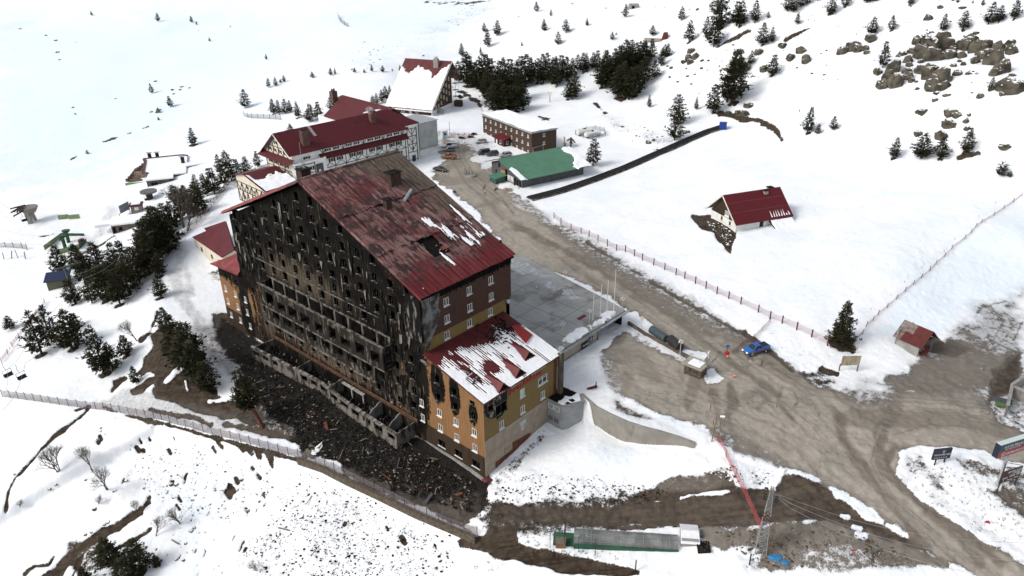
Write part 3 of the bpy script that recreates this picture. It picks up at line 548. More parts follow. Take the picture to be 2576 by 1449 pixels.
REDROOFY=M('red_sheet_y',(.125,.012,.016),(.09,.010,.013),s=.5,rough=.5,spec=.35,wave=(1,.28,.5,1),dirt=(.05,.008,.01),ds=.4,drng=(.55,.8))
METAL=M('zinc',(.42,.43,.44),(.3,.31,.32),s=2,rough=.4,spec=.5,metal=.3)
WINM=(DARKIN,M('burnt_frame',(.13,.12,.105),(.012,.011,.010),s=2,con=(.35,.5)),SILLG)
WINI=(GLASS,WHITE,WHITE)
# facade that burnt: position along y and z decides cladding, soot by noise and fire plumes
def facade_mat():
    m,n,b=newmat('burnt_facade'); o,v=vecs(n); X,Y,Z=sepx(n,o)
    _,vs_=vecs(n,(1,1,.16)); _,vs2=vecs(n,(1,1.,.07))
    n1=tex_noise(n,vs_,1.1,6,.7); n2=tex_noise(n,v,.35,4); n3=tex_noise(n,vs2,3.2,4,.6); n4=tex_noise(n,v,2.2,5,.7)
    def ell(cy,cz,ry,rz):
        a=mth(n,'DIVIDE',mth(n,'SUBTRACT',Y,cy),ry); c=mth(n,'DIVIDE',mth(n,'SUBTRACT',Z,cz),rz)
        return mth(n,'SUBTRACT',1,mth(n,'SQRT',mth(n,'ADD',mth(n,'MULTIPLY',a,a),mth(n,'MULTIPLY',c,c))))
    soot=None
    for e in ((42,22,27.5,26),(42,8,26.,18),(71,19,10,8.5),(15.5,12,3.2,12),(6.3,12.9,1.3,3.8),(10.2,13.6,1.7,4.),(2.3,11.4,1.,2.1),(78,15,4,3.6),(68,27,9,9),(15,28,5,7),(70.5,6,2.6,7)):
        q=ell(*e); soot=q if soot is None else mth(n,'MAXIMUM',soot,q)
    sk=rng(n,mth(n,'ADD',mth(n,'MULTIPLY',soot,2.),mth(n,'ADD',mth(n,'MULTIPLY',mth(n,'SUBTRACT',n1,.5),2.2),mth(n,'MULTIPLY',mth(n,'SUBTRACT',n4,.5),1.6))),-.12,.12)
    orange=mixc(n,rng(n,n3,.3,.7),(.27,.150,.070),(.205,.108,.048)); orange=mixc(n,rng(n,n4,.5,.75),orange,(.2,.13,.08)); orange=mixc(n,rng(n,n1,.6,.75),orange,(.16,.05,.015))
    brown=mixc(n,rng(n,n3,.3,.7),(.055,.038,.026),(.035,.025,.018))
    lines=mth(n,'FRACT',mth(n,'MULTIPLY',Z,1/.33)); ln=rng(n,mth(n,'ABSOLUTE',mth(n,'SUBTRACT',lines,.5)),.4,.5)
    clad=mixc(n,rng(n,Z,3.98,4.02),brown,orange); clad=mixc(n,mth(n,'MULTIPLY',ln,.45),clad,(.03,.02,.012))
    # bared concrete and brick show through the soot in the middle of the wall
    pale=None
    for e in ((47,21,18,5.2),(38,9.5,20,2.2),(40,5.5,24,2.2),(19,9,4.5,9),(62,8,4,8)):
        q=ell(*e); pale=q if pale is None else mth(n,'MAXIMUM',pale,q)
    pk=rng(n,mth(n,'ADD',mth(n,'MULTIPLY',pale,1.15),mth(n,'MULTIPLY',mth(n,'SUBTRACT',n1,.5),3.2)),.1,1.0)
    bare=mixc(n,rng(n,n4,.35,.65),(.105,.085,.058),(.045,.037,.028)); bare=mixc(n,rng(n,Z,7,4.5),bare,mixc(n,rng(n,n4,.4,.6),(.13,.065,.04),(.10,.09,.075)))
    burnt=mixc(n,rng(n,n2,.3,.7),(.004,.0037,.0034),(.0125,.0105,.008)); burnt=mixc(n,pk,burnt,bare)
    burnt=mixc(n,mth(n,'MULTIPLY',rng(n,n3,.60,.68),rng(n,n2,.42,.58)),burnt,(.17,.155,.135))
    lk(n,mixc(n,sk,clad,burnt),b.inputs['Base Color']); b.inputs['Roughness'].default_value=.93; b.inputs['Specular IOR Level'].default_value=.08
    rib=mth(n,'FRACT',mth(n,'MULTIPLY',Y,1/.55)); hb=mth(n,'ADD',mth(n,'MULTIPLY',n3,.6),mth(n,'ADD',mth(n,'MULTIPLY',n4,.5),mth(n,'MULTIPLY',rng(n,mth(n,'ABSOLUTE',mth(n,'SUBTRACT',rib,.5)),.2,.45),.35)))
    dobump(n,b,hb,.6,.2); return m
FAC=facade_mat()
def siding(name,c1,c2,dark,per=.3,ax=0):
    m,n,b=newmat(name); o,v=vecs(n,(.35,.35,5)); Z=sepx(n,o)[2]; n1=tex_noise(n,v,2.2,5,.65); _,v2=vecs(n,(1,1,.2)); n2=tex_noise(n,v2,1.2,5,.6)
    c=mixc(n,rng(n,n1,.35,.65),c1,c2); f=mth(n,'FRACT',mth(n,'MULTIPLY',Z,1/per)); ln=rng(n,mth(n,'ABSOLUTE',mth(n,'SUBTRACT',f,.5)),.36,.5)
    c=mixc(n,mth(n,'MULTIPLY',ln,.6),c,dark); c=mixc(n,mth(n,'MULTIPLY',rng(n,n2,.55,.8),.5),c,dark); lk(n,c,b.inputs['Base Color']); b.inputs['Roughness'].default_value=.8; b.inputs['Specular IOR Level'].default_value=.2
    dobump(n,b,f,.35,.03); return m
OLIVE=siding('olive_siding',(.225,.155,.062),(.175,.118,.046),(.06,.042,.016))
YELLOW=siding('yellow_siding',(.26,.18,.065),(.2,.14,.05),(.07,.05,.02))
BROWNS=siding('brown_siding',(.088,.045,.032),(.066,.034,.026),(.022,.012,.01))
BEIGE=M('beige_panels',(.34,.28,.215),(.27,.22,.17),s=.6,rough=.9,bump=.15,dirt=(.12,.085,.06),ds=.7,drng=(.58,.78),dstretch=(1,1,.3))
RUST=M('rust_stripe',(.15,.052,.024),(.09,.032,.018),s=.9,rough=.9)
# ---------------- the burnt hotel ----------------
HF=Fr(HO,HYAW)
hotel=thing('burnt_hotel','huge fire-gutted hotel with soot-black gabled side, scorched red roof and lower annex','hotel',HO,HYAW)
cols=[16.2+3.98*k for k in range(14)]
def roofz(y): return 28.4+(y-12.1)*.4265 if y<41.7 else 41.02-(y-41.7)*.427
wins=[]; rw0=random.Random(12)
for k,u in enumerate(cols):
    for j,z in enumerate((19.0,21.7,24.5,27.55,30.7,33.8,36.8)):
        if z+1.9>roofz(u)-.3: continue
        if z<21 and (u<25.5 or u>63): continue
        if 21<z<24 and (u>63 or u<18): continue
        wins.append((u+rw0.uniform(-.1,.1),z,1.15+rw0.uniform(0,.25),1.45+rw0.uniform(0,.35)))
for u in (20.2,16.3): 
    for z in (9.2,12.2,15.4): wins.append((u,z-(.4 if u<18 else 0),1.1,1.5))
low=[(26.1+3.98*k,5.3,1.15,1.5) for k in range(9)]+[(62.3,8.6,1.2,1.5),(62.6,5.2,1.2,1.5),(66,11.5,1.1,1.4),(20.3,5.2,1.1,1.4),(16.6,5.8,1.1,1.4),(24.,5.3,1.,1.3)]
low=[q for q in low if True]; low=[q for q in low if not(abs(q[0]-24)<.01 or abs(q[0]-20.3)<.01 and False)]
opens=[(20.9+4.02*k+.25,20.9+4.02*(k+1)-.25,14.0,17.75) for k in range(9)]+[(57.3,58.5,14.0,17.75)]
mb=MB(); wall(mb,facing_x(0),[(13.0,0),(70,0),(70,28.0),(41.7,40.5),(13.0,28.2)],holes_of(wins)+holes_of(low)+opens)
mb.add([(0,70,0),(20,70,0),(20,70,28),(0,70,28)],[(0,1,2,3)]); mb.add([(20.6,13,8),(20.6,70,8),(20.6,70,28),(20.6,41.7,40.4),(20.6,13,28.2)],[(0,1,2,3,4)])
main_wall=mb.build('wall',FAC,hotel); main_wall['label']='soot-blackened gable wall'
for i,(u,z,w_,h_) in enumerate(wins+low): window(hotel,'x',0,u,z,w_,h_,'burnt',WINM,seed=i%7)
# gutted rooms behind the wide openings
PALE=M('bare_plaster',(.20,.18,.15),(.085,.075,.062),s=.8,stretch=(1,1,.5),con=(.4,.7),rough=.95,spec=.1)
mb=MB(); mb.add([(3.6,20.9,13.9),(3.6,59,13.9),(3.6,59,17.8),(3.6,20.9,17.8)],[(0,1,2,3)]); mb.box(0.02,3.6,20.9,58.9,13.7,13.9); mb.box(.3,3.6,20.9,58.9,17.76,17.9)
mb.build('room',BLACK,hotel)
for k in range(10):
    y=20.9+4.02*k; mb=MB(); mb.box(.02,2.9,y-.1,y+.1,13.9,17.75); mb.build('partition',PALE,hotel)
    mb=MB(); mb.box(-.1,.3,y-.25,y+.25,13.9,17.75); mb.build('pillar',ASHG,hotel)
mb=MB(); mb.box(-.18,.0,20.4,59,17.75,18.05); mb.box(-.12,.0,24,68,20.75,20.9); mb.build('band',ASHG,hotel)
# upper terrace: outer wall without its roof
def pierwall(p0,p1,z0,z1,thick,ops,mat,name,parent,mi=0):
    """wall from p0 to p1 (x,y) with openings (d0,d1,za,zb) along it"""
    p0=np.array(p0,float);p1=np.array(p1,float);L=np.linalg.norm(p1-p0);d=(p1-p0)/L; nrm=np.array([-d[1],d[0]]); mb=MB()
    f0=lambda u,z:(p0[0]+d[0]*u,p0[1]+d[1]*u,z); f1=lambda u,z:(p0[0]+d[0]*u+nrm[0]*thick,p0[1]+d[1]*u+nrm[1]*thick,z)
    pl=[(0,z0),(L,z0),(L,z1),(0,z1)]; wall(mb,f0,pl,ops); wall(mb,f1,pl,ops)
    mb.poly([f0(0,z1),f0(L,z1),f1(L,z1),f1(0,z1)]); mb.poly([f0(0,z0),f0(0,z1),f1(0,z1),f1(0,z0)]); mb.poly([f0(L,z0),f0(L,z1),f1(L,z1),f1(L,z0)])
    for a,b,za,zb in ops: mb.poly([f0(a,za),f0(b,za),f1(b,za),f1(a,za)]); mb.poly([f0(a,zb),f0(b,zb),f1(b,zb),f1(a,zb)]); mb.poly([f0(a,za),f0(a,zb),f1(a,zb),f1(a,za)]); mb.poly([f0(b,za),f0(b,zb),f1(b,zb),f1(b,za)])
    return mb.build(name,mat,parent)
rr=random.Random(3)
TW=M('terrace_wall',(.022,.019,.016),(.16,.145,.125),s=1.3,stretch=(1,1,.3),con=(.5,.72),rough=.95,spec=.05,bump=.5,bs=4)
ops=[(1.2+4.*k,1.2+4.*k+rr.uniform(2,3),13.5,rr.uniform(15.,16.2)) for k in range(9)]
pierwall((-2.4,20.6),(-2.4,58.8),12.7,17.15,-.3,ops,TW,'terrace_wall',hotel); pierwall((-2.4,20.6),(0,20.6),12.7,17.15,.25,[(.5,1.9,13.4,15.8)],TW,'terrace_wall',hotel); pierwall((-2.4,58.8),(0,58.8),12.7,17.15,-.25,[],TW,'terrace_wall',hotel)
mb=MB(); mb.box(-2.45,-.02,20.5,58.9,12.45,12.7); mb.box(-2.1,-.02,20.8,58.6,12.7,13.6,1); mb.build('terrace_floor',[ASHG,BLACK],hotel)
mb=MB(); mb.box(-2.5,-2.05,20.5,58.9,17.15,17.3); mb.build('coping',ASHG,hotel)
ops=[(1.+4.1*k,1.+4.1*k+rr.uniform(2.2,3.1),9.6,rr.uniform(11.2,11.9)) for k in range(8)]
pierwall((-1.5,24.5),(-1.5,59.2),8.5,12.44,-.3,ops,TW,'bay_wall',hotel); pierwall((-1.5,24.5),(0,24.5),8.5,12.44,.25,[],TW,'bay_wall',hotel)
mb=MB(); mb.box(-1.2,-.02,24.8,59,8.5,8.7); mb.add([(-.03,24.8,8.7),(-.03,59,8.7),(-.03,59,12.4),(-.03,24.8,12.4)],[(0,1,2,3)],1); mb.build('bay_floor',[ASHG,BLACK],hotel)
mb=MB(); mb.box(-1.75,-.0,24.3,59.6,8.2,8.5); mb.build('cornice',ASHG,hotel)
mb=MB(); 
for k in range(10): mb.box(-.1,-.005,24.2+3.98*k-.12,24.2+3.98*k+.12,4,8.2)
mb.build('pilaster_strips',ASHG,hotel)
mb=MB(); mb.bar((-.35,15.5,4.0),(-.35,60.5,4.0),.16,8); mb.box(-.6,0,15.5,60.5,3.6,3.8); mb.build('gutter_pipe',M('rust_pipe',(.11,.055,.03),(.05,.03,.02),s=1.5,rough=.8),hotel)
# lower roofless gallery
LT=[(-4.4,16.6),(-4.1,30.),(-3.3,40.5),(-4.9,61.6)]
for (x0,y0),(x1,y1) in zip(LT[:-1],LT[1:]):
    L=math.hypot(x1-x0,y1-y0); n_=max(1,int(L//2.9)); ops=[((L/n_)*i+.45,(L/n_)*(i+1)-.45-rr.random()*.5,.95,2.15) for i in range(n_) if rr.random()>.12]
    pierwall((x0,y0),(x1,y1),-.5,2.7,-.28,ops,ASHG,'gallery_wall',hotel)
    for i in range(int(L/.62)):
        t=(i+.5)*.62/L; x=x0+(x1-x0)*t; y=y0+(y1-y0)*t; mb=MB(); mb.box(x-.12,x+.38,y-.27,y+.27,2.7,2.82+rr.random()*.08); q=mb.build('coping_stone',ASHG if rr.random()>.3 else CONC,hotel)
pierwall((-4.4,16.6),(0,16.9),-.3,2.7,.25,[],ASHG,'gallery_wall',hotel); pierwall((-4.9,61.6),(0,61.2),-.3,2.5,-.25,[],ASHG,'gallery_wall',hotel)
GREYP=M('grey_plaster',(.24,.225,.215),(.14,.13,.125),s=.8,rough=.95)
for y in (20.2,25.6,37.2,47.5):
    mb=MB(); prof=[(0,3.3),(-.9,3.1),(-1.4,2.7),(-2.2,2.5),(-2.9,1.9),(-3.9,2.0)] if y<30 else [(0,2.9),(-3.6,2.6)]
    pts=[(0.0,y,0)]+[(x,y,z) for x,z in prof]+[(prof[-1][0],y,0)]; mb.slab(pts,(0,.2,0)); mb.build('broken_wall',GREYP if y<30 else ASHG,hotel)
mb=MB(); mb.box(-.5,-.02,30.5,38,2.2,2.5); mb.box(-.45,-.2,34,34.3,0,2.3); mb.box(-.45,-.2,30.6,30.9,0,2.3); mb.build('white_beam',M('pale_beam',(.42,.4,.37),(.2,.19,.17),s=2),hotel)
def debris(name,n,fx,rnd,mat,parent=None,lo=.3,hi=2.,lab=None):
    mb=MB()
    for _ in range(n):
        x,y,z=fx(); a=rnd.uniform(0,6.3); l=rnd.uniform(lo,hi)*.5; t=rnd.uniform(-.15,.3); w_=rnd.uniform(.04,.12)
        mb.beam((x-l*math.cos(a),y-l*math.sin(a),z+.05-t*.2),(x+l*math.cos(a),y+l*math.sin(a),z+.1+abs(t)*l),w_*2,w_)
    return mb.build(name,mat,parent)
mb=MB()
for _ in range(1500):
    y=rr.uniform(17,61); x=-rr.uniform(.1,3.6); s=rr.uniform(.08,.32); z=rr.uniform(0,.5)*(1.4 if 45<y<58 or y<25 else .7); mb.beam((x-s,y-s*rr.uniform(-1,1),z),(x+s,y+s,z+rr.uniform(0,.3)),s*.9,s*.5,mi=0 if rr.random()<.8 else 1)
mb.build('rubble',[BLACK,ASHG],hotel,kind='stuff')
for _ in range(26):
    y=rr.uniform(17,60); x=-rr.uniform(.3,3.4); a=rr.uniform(0,3.1); l=rr.uniform(.8,2.); mb=MB(); mb.beam((x-l*math.cos(a)*.6,y-l*math.sin(a),.5),(x+l*math.cos(a)*.6,y+l*math.sin(a),rr.uniform(.6,1.6)),.16,.1); mb.build('charred_beam',CHAR,hotel)
# shreds of cladding and soot-caked sheets hanging on the wall
SHR=M('cladding_shred',(.008,.008,.0075),(.05,.045,.038),s=1.2,stretch=(1,1,.3),con=(.5,.7),rough=.95,spec=.05); SHL=M('pale_shred',(.20,.185,.16),(.05,.045,.04),s=1.5,stretch=(1,1,.4),con=(.4,.6),rough=.95,spec=.05)
rs0=random.Random(44)
for i in range(290):
    q=rs0.random(); y=rs0.gauss(66,3.2) if q<.38 else rs0.gauss(19,3.6) if q<.8 else rs0.uniform(24,62); z=rs0.uniform(17.5,29) if q<.38 else rs0.uniform(4,26) if q<.8 else rs0.uniform(24,36)
    if not(13.2<y<69.8) or z+1.5>roofz(y)-.5: continue
    if any(abs(u-y)<.75 and zz-.3<z+1 and z-.6<zz+h_ for u,zz,w_,h_ in wins+low): y+=1.9
    if not(13.2<y<69.8): continue
    w1=rs0.uniform(.12,.55); l=rs0.uniform(.8,3.2); o_=rs0.uniform(.04,.16); mb=MB(); mb.slab([(-o_-.03,y-w1,z+l/2),(-o_-.03,y+w1*.9,z+l/2+rs0.uniform(-.3,.3)),(-o_*rs0.uniform(.5,2.2)-.03,y+w1*rs0.uniform(-.2,1),z-l/2+rs0.uniform(-.4,.4)),(-o_*1.6-.03,y-w1*rs0.uniform(.1,1),z-l/2)],(.02,0,0)); mb.build('cladding_shred',SHL if rs0.random()<.16 else SHR,hotel)
# wing at the far left
wl=[(78.2,8.9,.9,1.4),(74.1,8.0,.9,1.4),(70.0,7.2,.9,1.4),(78.2,5.2,.9,1.4),(74.1,4.9,.9,1.4),(70.2,4.7,.9,1.4),(78,1.8,.9,1.3),(74.1,1.5,.9,1.3),(70.1,1.2,.9,1.3)]
wl=[(u,{0:8.1,1:5.0,2:1.7}[i//3],w_,h_) for i,(u,z,w_,h_) in enumerate(wl)]
wb=[(76.9,11.4,1,1.3),(72.8,11.2,1,1.3)]
mb=MB(); wall(mb,facing_x(0.0),[(70,-1),(80,-1),(80,14),(70,14)],holes_of(wl+wb)); mb.add([(0,80,-1),(9,80,-1),(9,80,14),(0,80,14)],[(0,1,2,3)]); mb.build('wing_wall',FAC,hotel)
for u,z,w_,h_ in wl: window(hotel,'x',0,u,z,w_,h_,'intact',WINI)
for u,z,w_,h_ in wb: window(hotel,'x',0,u,z,w_,h_,'burnt',WINM,3)
PINK=M('faded_red_sheet',(.24,.055,.05),(.16,.028,.03),s=.6,rough=.6,wave=(0,.3,.4,1),dirt=(.05,.02,.02),ds=.7,drng=(.6,.75))
mb=MB(); mb.slab([(-.9,81.3,14.05),(-.9,69.6,14.9),(3.2,70.1,18.4),(9.5,72,19.2),(9.5,81.3,14.2)],(0,0,.18)); mb.build('wing_roof',PINK,hotel)
# annex
aw=[(u,z,1.0,1.4) for u in (2.2,6.3,10.2,14.6) for z in (7.2,4.15) ]; aw=[q for q in aw if q[0]<13]
ab=[(2.3,10.3,1.05,1.5),(6.3,10.2,1.1,1.5),(10.3,10.2,1.1,1.5),(2.4,13.15,1.1,.7),(6.4,12.9,1.1,1.5),(10.3,13.6,1.1,1.7)]
base=[(2.1,1.0,1.7,1.25),(6.1,1.0,1.7,1.25),(10.1,1.0,1.7,1.25)]
mb=MB(); wall(mb,facing_x(0),[(0,-.6),(13,-.6),(13,17.9),(0,14.4)],holes_of(aw+ab+base)); mb.build('annex_side_wall',FAC,hotel)
for u,z,w_,h_ in aw: window(hotel,'x',0,u,z,w_,h_,'intact',WINI)
for i,(u,z,w_,h_) in enumerate(ab): window(hotel,'x',0,u,z,w_,h_,'burnt',WINM,i)
for u,z,w_,h_ in base: window(hotel,'x',0,u,z,w_,h_,'burnt',(DARKIN,WINM[1],WHITE),3)
window(hotel,'x',-.01,14.5,7.2,.9,1.4,'intact',WINI); window(hotel,'x',-.01,14.5,4.15,.9,1.4,'intact',WINI)
ew=[(14.2,10.9,2.3,1.5,'wide'),(9.05,10.95,1.05,1.5,'closed'),(14.25,7.85,1.0,1.45,'intact'),(9.1,7.7,1.0,1.45,'intact'),(4.0,7.5,1.0,1.45,'intact')]
eb=[(4.0,10.6,2.6,1.7),(1.6,12.2,1.2,1.1)]
eh=[(u-w_/2,u+w_/2,z,z+h_) for u,z,w_,h_,_ in ew]+holes_of(eb)
mb=MB(); wall(mb,facing_y(0),[(0,7.2),(17.1,7.2),(17.1,14.45),(0,14.45)],eh); mb.build('annex_end_wall',OLIVE,hotel)
for u,z,w_,h_,st in ew: window(hotel,'y',0,u,z,w_,h_,st if st!='closed' else 'plain',WINI if st!='closed' else (M('blind',(.45,.6,.56),rough=.5),WHITE,WHITE))
for i,(u,z,w_,h_) in enumerate(eb): window(hotel,'y',0,u,z,w_,h_,'burnt',(BLACK,WINM[1],SILLG),3+i)
# scorched patch hanging off the olive wall
SCH=M('scorched_plaster',(.014,.013,.012),(.27,.25,.225),s=.75,stretch=(1,1,.6),con=(.5,.6),rough=.95,bump=.6,bs=4,dirt=(.01,.01,.01),ds=1.6,drng=(.5,.6))
pts=[(0,14.4),(5.6,14.4),(5.55,12.8),(5.35,12.3),(5.4,11.5),(5.,10.4),(4.2,9.9),(3,9.7),(2.6,10.4),(1.4,10.6),(.6,11.3),(.3,12.3),(0,12.7)]
patch('scorched_patch',SCH,hotel,lambda u,v:(u,-.02,v),0,5.7,9.6,14.4,.1,lambda U,V:np.minimum(inpoly(U,V,pts)+(fbm(U,V,.6,3,3)-.5)*.5,-np.array([(-segd(U,V,[(u-w_/2,z),(u+w_/2,z),(u+w_/2,z+h_),(u-w_/2,z+h_)])) for u,z,w_,h_ in eb]).max(0)),.07,(0,-1,0))
# beige concrete panels of the base, each its own
for i,(x0,x1) in enumerate(((0,2.35),(2.38,4.4),(4.43,6.4),(6.43,8.8),(8.83,11.),(11.03,13.2),(13.23,15.5))):
    for z0,z1 in ((-.8,1.0),(1.02,2.6),(2.62,4.1),(4.12,5.6),(5.62,7.17)):
        mb=MB(); o_=rr.uniform(.0,.02); mb.box(x0,x1,-.05-o_,.15,z0,z1); mb.build('concrete_panel',BEIGE,hotel)
mb=MB(); mb.box(8.3,9.9,-.09,-.0,5.2,6.3); mb.box(8.6,9.4,-.1,0,4.4,5.2); mb.build('light_tile_patch',M('light_tiles',(.45,.47,.45),(.33,.33,.31),s=2),hotel)
mb=MB(); mb.add([(2.3,-.09,-.5),(6.4,-.09,-.5),(6.4,-.09,1.9),(2.3,-.09,1.8)],[(0,1,2,3)]); mb.add([(6.4,-.092,0),(11,-.092,0),(11,-.092,2.7),(6.4,-.092,3.3)],[(0,1,2,3)]); mb.build('rust_brown_stripe',RUST,hotel)
# annex roof + snow
mb=MB(); A0=np.array([-.35,-.45,14.45]); sl_=(18.05-14.45)/(12.9+.45)
annz=lambda y:14.45+(y+.45)*sl_
mb.slab([(-.35,-.45,14.45),(18.9,-.45,14.45),(18.9,12.9,18.05),(-.35,12.9,18.05)],(0,0,.14)); ar=mb.build('annex_roof',REDROOF,hotel)
for i in range(48):
    x=-.2+i*.4; mb=MB(); mb.beam((x,-.47,14.62),(x,12.88,annz(12.88)+.17),.05,.05); mb.build('roof_rib',REDROOF,ar)
def snowmask(U,V):
    n_=fbm(U,V*.5,2.4,5,13)-.5; st=(vnoise(U*2.5,V*.25,.5,4)-.5)*.7; m=.95+n_*2.6+st
    m-=sst(7.5,12.5,V)*1.9; m-=sst(14,18,U)*sst(5,10,V)*1.2; m-=sst(1.2,.2,np.hypot((U-3.5)/2.2,(V-8.2)/2.)) *1.1; m-=sst(1.2,.2,np.hypot((U-6.8)/1.8,(V-4.5)/2.2))*1.2; m-=sst(1.2,.3,np.hypot((U-2.8)/.8,(V-5.)/3))*1.0
    rib=np.abs(((U+.2)/.4)%1-.5); m-=sst(.36,.5,rib)*.55
    for cx_,cy_ in ((4.4,1.6),(9.,2.2),(13.4,4.)): m-=2*sst(.1,-.1,segd(U,V,[(cx_-1.1,cy_-1.9),(cx_+1.3,cy_-1.9),(cx_+.9,cy_+3.2)]))
    return np.minimum(m*.5,.5)
patch('snow_cover',SNOW,ar,lambda u,v:(u,v,annz(v)+.15),-.3,18.8,-.4,12.6,.1,snowmask,.1)
for cx_,cy_ in ((4.4,1.6),(9.,2.2),(13.4,4.)):
    mb=MB(); z0=annz(cy_-1.7)+.15; a=(cx_-1.,cy_-1.7,z0); b=(cx_+1.2,cy_-1.7,z0); c=(cx_+.1,cy_-1.7,z0+1.15); d=(cx_+.1,cy_+3.,annz(cy_+3.)+.16)
    mb.poly([a,c,d]); mb.poly([c,b,d]); dm=mb.build('dormer',M('red_plain',(.13,.013,.017),(.09,.01,.012),s=1,rough=.5),ar); mb=MB(); mb.poly([a,b,c]); mb.build('dormer_front',BLACK,dm)
for px_ in range(9):
    x,y=2.2+rr.uniform(-1.2,1.2),4.6+rr.uniform(-1.2,1.2); mb=MB(); mb.beam((x,y,annz(y)+.25),(x+rr.uniform(-1.3,1.3),y+rr.uniform(-.9,.9),annz(y)+rr.uniform(.4,1.1)),.3,.05); mb.build('torn_sheet',CHAR if px_%2 else METAL,ar)
debris('roof_debris',120,lambda:(lambda x,y:(x,y,annz(y)+.2))(rr.uniform(11,17),rr.gauss(9.5,1.4)),rr,CHAR,ar,.2,.9)['kind']='stuff'
mb=MB(); mb.slab([(15.2,4.6,annz(4.6)+.6),(18,5.4,annz(5.4)+.5),(18,8.6,annz(8.6)+.5),(16.6,9.,annz(9)+.45)],(0,0,.08)); mb.build('bent_red_sheet',M('bright_red',(.23,.02,.018),rough=.5),ar)
# letters left on the end wall
def text(body,parent,loc,rot,size,mat,name='letters',ext=.03,align='LEFT',squash=1.):
    c=bpy.data.curves.new(name,'FONT'); c.body=body; c.size=size; c.extrude=ext; c.align_x=align; o=bpy.data.objects.new(name,c); COL.objects.link(o)
    bpy.context.view_layer.update(); dg=bpy.context.evaluated_depsgraph_get(); me=bpy.data.meshes.new_from_object(o.evaluated_get(dg)); bpy.data.objects.remove(o)
    me.materials.clear(); me.materials.append(mat); q=bpy.data.objects.new(name,me); COL.objects.link(q); q.parent=parent; q.location=loc; q.rotation_euler=rot; q.scale=(squash,1,1); return q
REDL=M('red_letters',(.42,.01,.016),rough=.5)
text('\u0280AND KARTAL'.replace('\u0280','('),hotel,(5.65,-.06,13.0),(R(90),0,0),1.35,REDL,'wall_letters',.05,squash=.93)
mb=MB(); mb.box(11.2,14.9,-.12,-.02,14.0,14.12); mb.box(6.2,8.6,-.12,-.02,14.0,14.12); mb.build('eave_strip',METAL,hotel)
# flue duct at the annex corner
mb=MB(); mb.box(17.1,18.0,-.02,1.6,6,14.5); mb.build('side_bay_wall',RUST,hotel); mb=MB(); mb.box(18.0,18.75,-.9,-.1,6.3,15.1); mb.build('flue_duct',M('duct',(.13,.11,.075),(.06,.05,.035),s=1,stretch=(1,1,.3)),hotel)
mb=MB(); mb.bar((18.4,-.5,15.1),(18.4,-.5,15.9),.3,12); mb.bar((18.4,-.5,15.9),(18.4,-.5,16.1),.55,12); mb.build('flue_cap',METAL,hotel)
mb=MB(); mb.box(17.1,18.0,1.6,12.9,7,14.6); mb.build('annex_back_wall',OLIVE,hotel)
# main right-hand wall
rw=[(5.2,18.55,1.1,1.4),(10.45,18.6,1.1,1.4),(15.6,18.65,1.1,1.4)]; rb=[(x,z,1.1,1.4) for x in (5.2,10.45,15.65) for z in (21.7,24.85)]
mb=MB(); wall(mb,facing_y(13),[(0,14),(19.7,14),(19.7,20.5),(0,20.5)],holes_of(rw)); mb.add([(19.7,13,5),(19.7,70,5),(19.7,70,20.5),(19.7,13,20.5)],[(0,1,2,3)]); mb.build('yellow_wall',YELLOW,hotel)
mb=MB(); wall(mb,facing_y(12.75),[(0,20.5),(20.75,20.5),(20.75,28.1),(0,28.1)],holes_of(rb)); mb.box(.05,20.7,12.76,13.1,20.5,20.6); mb.add([(20.75,12.75,20.5),(20.75,70,20.5),(20.75,70,28),(20.75,12.75,28)],[(0,1,2,3)]); mb.build('brown_wall',BROWNS,hotel)
for u,z,w_,h_ in rw: window(hotel,'y',13,u,z,w_,h_,'intact',WINI)
for u,z,w_,h_ in rb: window(hotel,'y',12.75,u,z,w_,h_,'intact',WINI)
pts=[(0,27.9),(3.9,27.9),(3.8,26.6),(3.6,25.6),(3.9,24.4),(3.5,23),(2.9,21.8),(1.8,20.3),(.9,18.6),(0,18.3)]
SCG=M('bared_plaster',(.20,.195,.185),(.05,.047,.043),s=.55,con=(.4,.62),rough=.95,bump=.4,bs=3,dirt=(.012,.011,.01),ds=.9,dstretch=(1,1,.4),drng=(.55,.66))
patch('bared_patch',SCG,hotel,lambda u,v:(u,12.70,v),-.1,4,18.2,28,.13,lambda U,V:inpoly(U,V,pts)+(fbm(U,V,.9,3,3)-.5)*.5,.1,(0,-1,0))
mb=MB(); mb.box(-.4,.02,12.72,16.2,20.3,28.0); mb.build('corner_bay',M('bay_char',(.010,.0095,.009),(.16,.15,.135),s=1.4,stretch=(1,1,.25),con=(.52,.68),rough=.95,spec=.05,bump=.5,bs=4),hotel)
mb=MB(); mb.box(.8,20.8,12.68,12.74,27.0,28.15); 
for i in range(34): x=1+i*.58; mb.beam((x,12.6,28.1),(x+rr.uniform(-.3,.3),12.62,rr.uniform(26.4,27.4)),.08,.08)
mb.build('charred_eave',BLACK,hotel)
mb=MB(); 
for x in (16,17.5,19,20.4): mb.beam((x,12.3,28.2),(x,12.7,26.6),.12,.12)
mb.build('eave_bracket',CHAR,hotel)
mb=MB(); mb.bar((-.9,12.2,17.2),(-.75,12.2,17.3),.75,14,r1=.6); mb.build('satellite_dish',METAL,hotel); mb=MB(); mb.bar((20.,12.9,19.7),(20.1,12.7,19.8),.5,14,r1=.4); mb.build('satellite_dish',METAL,hotel)
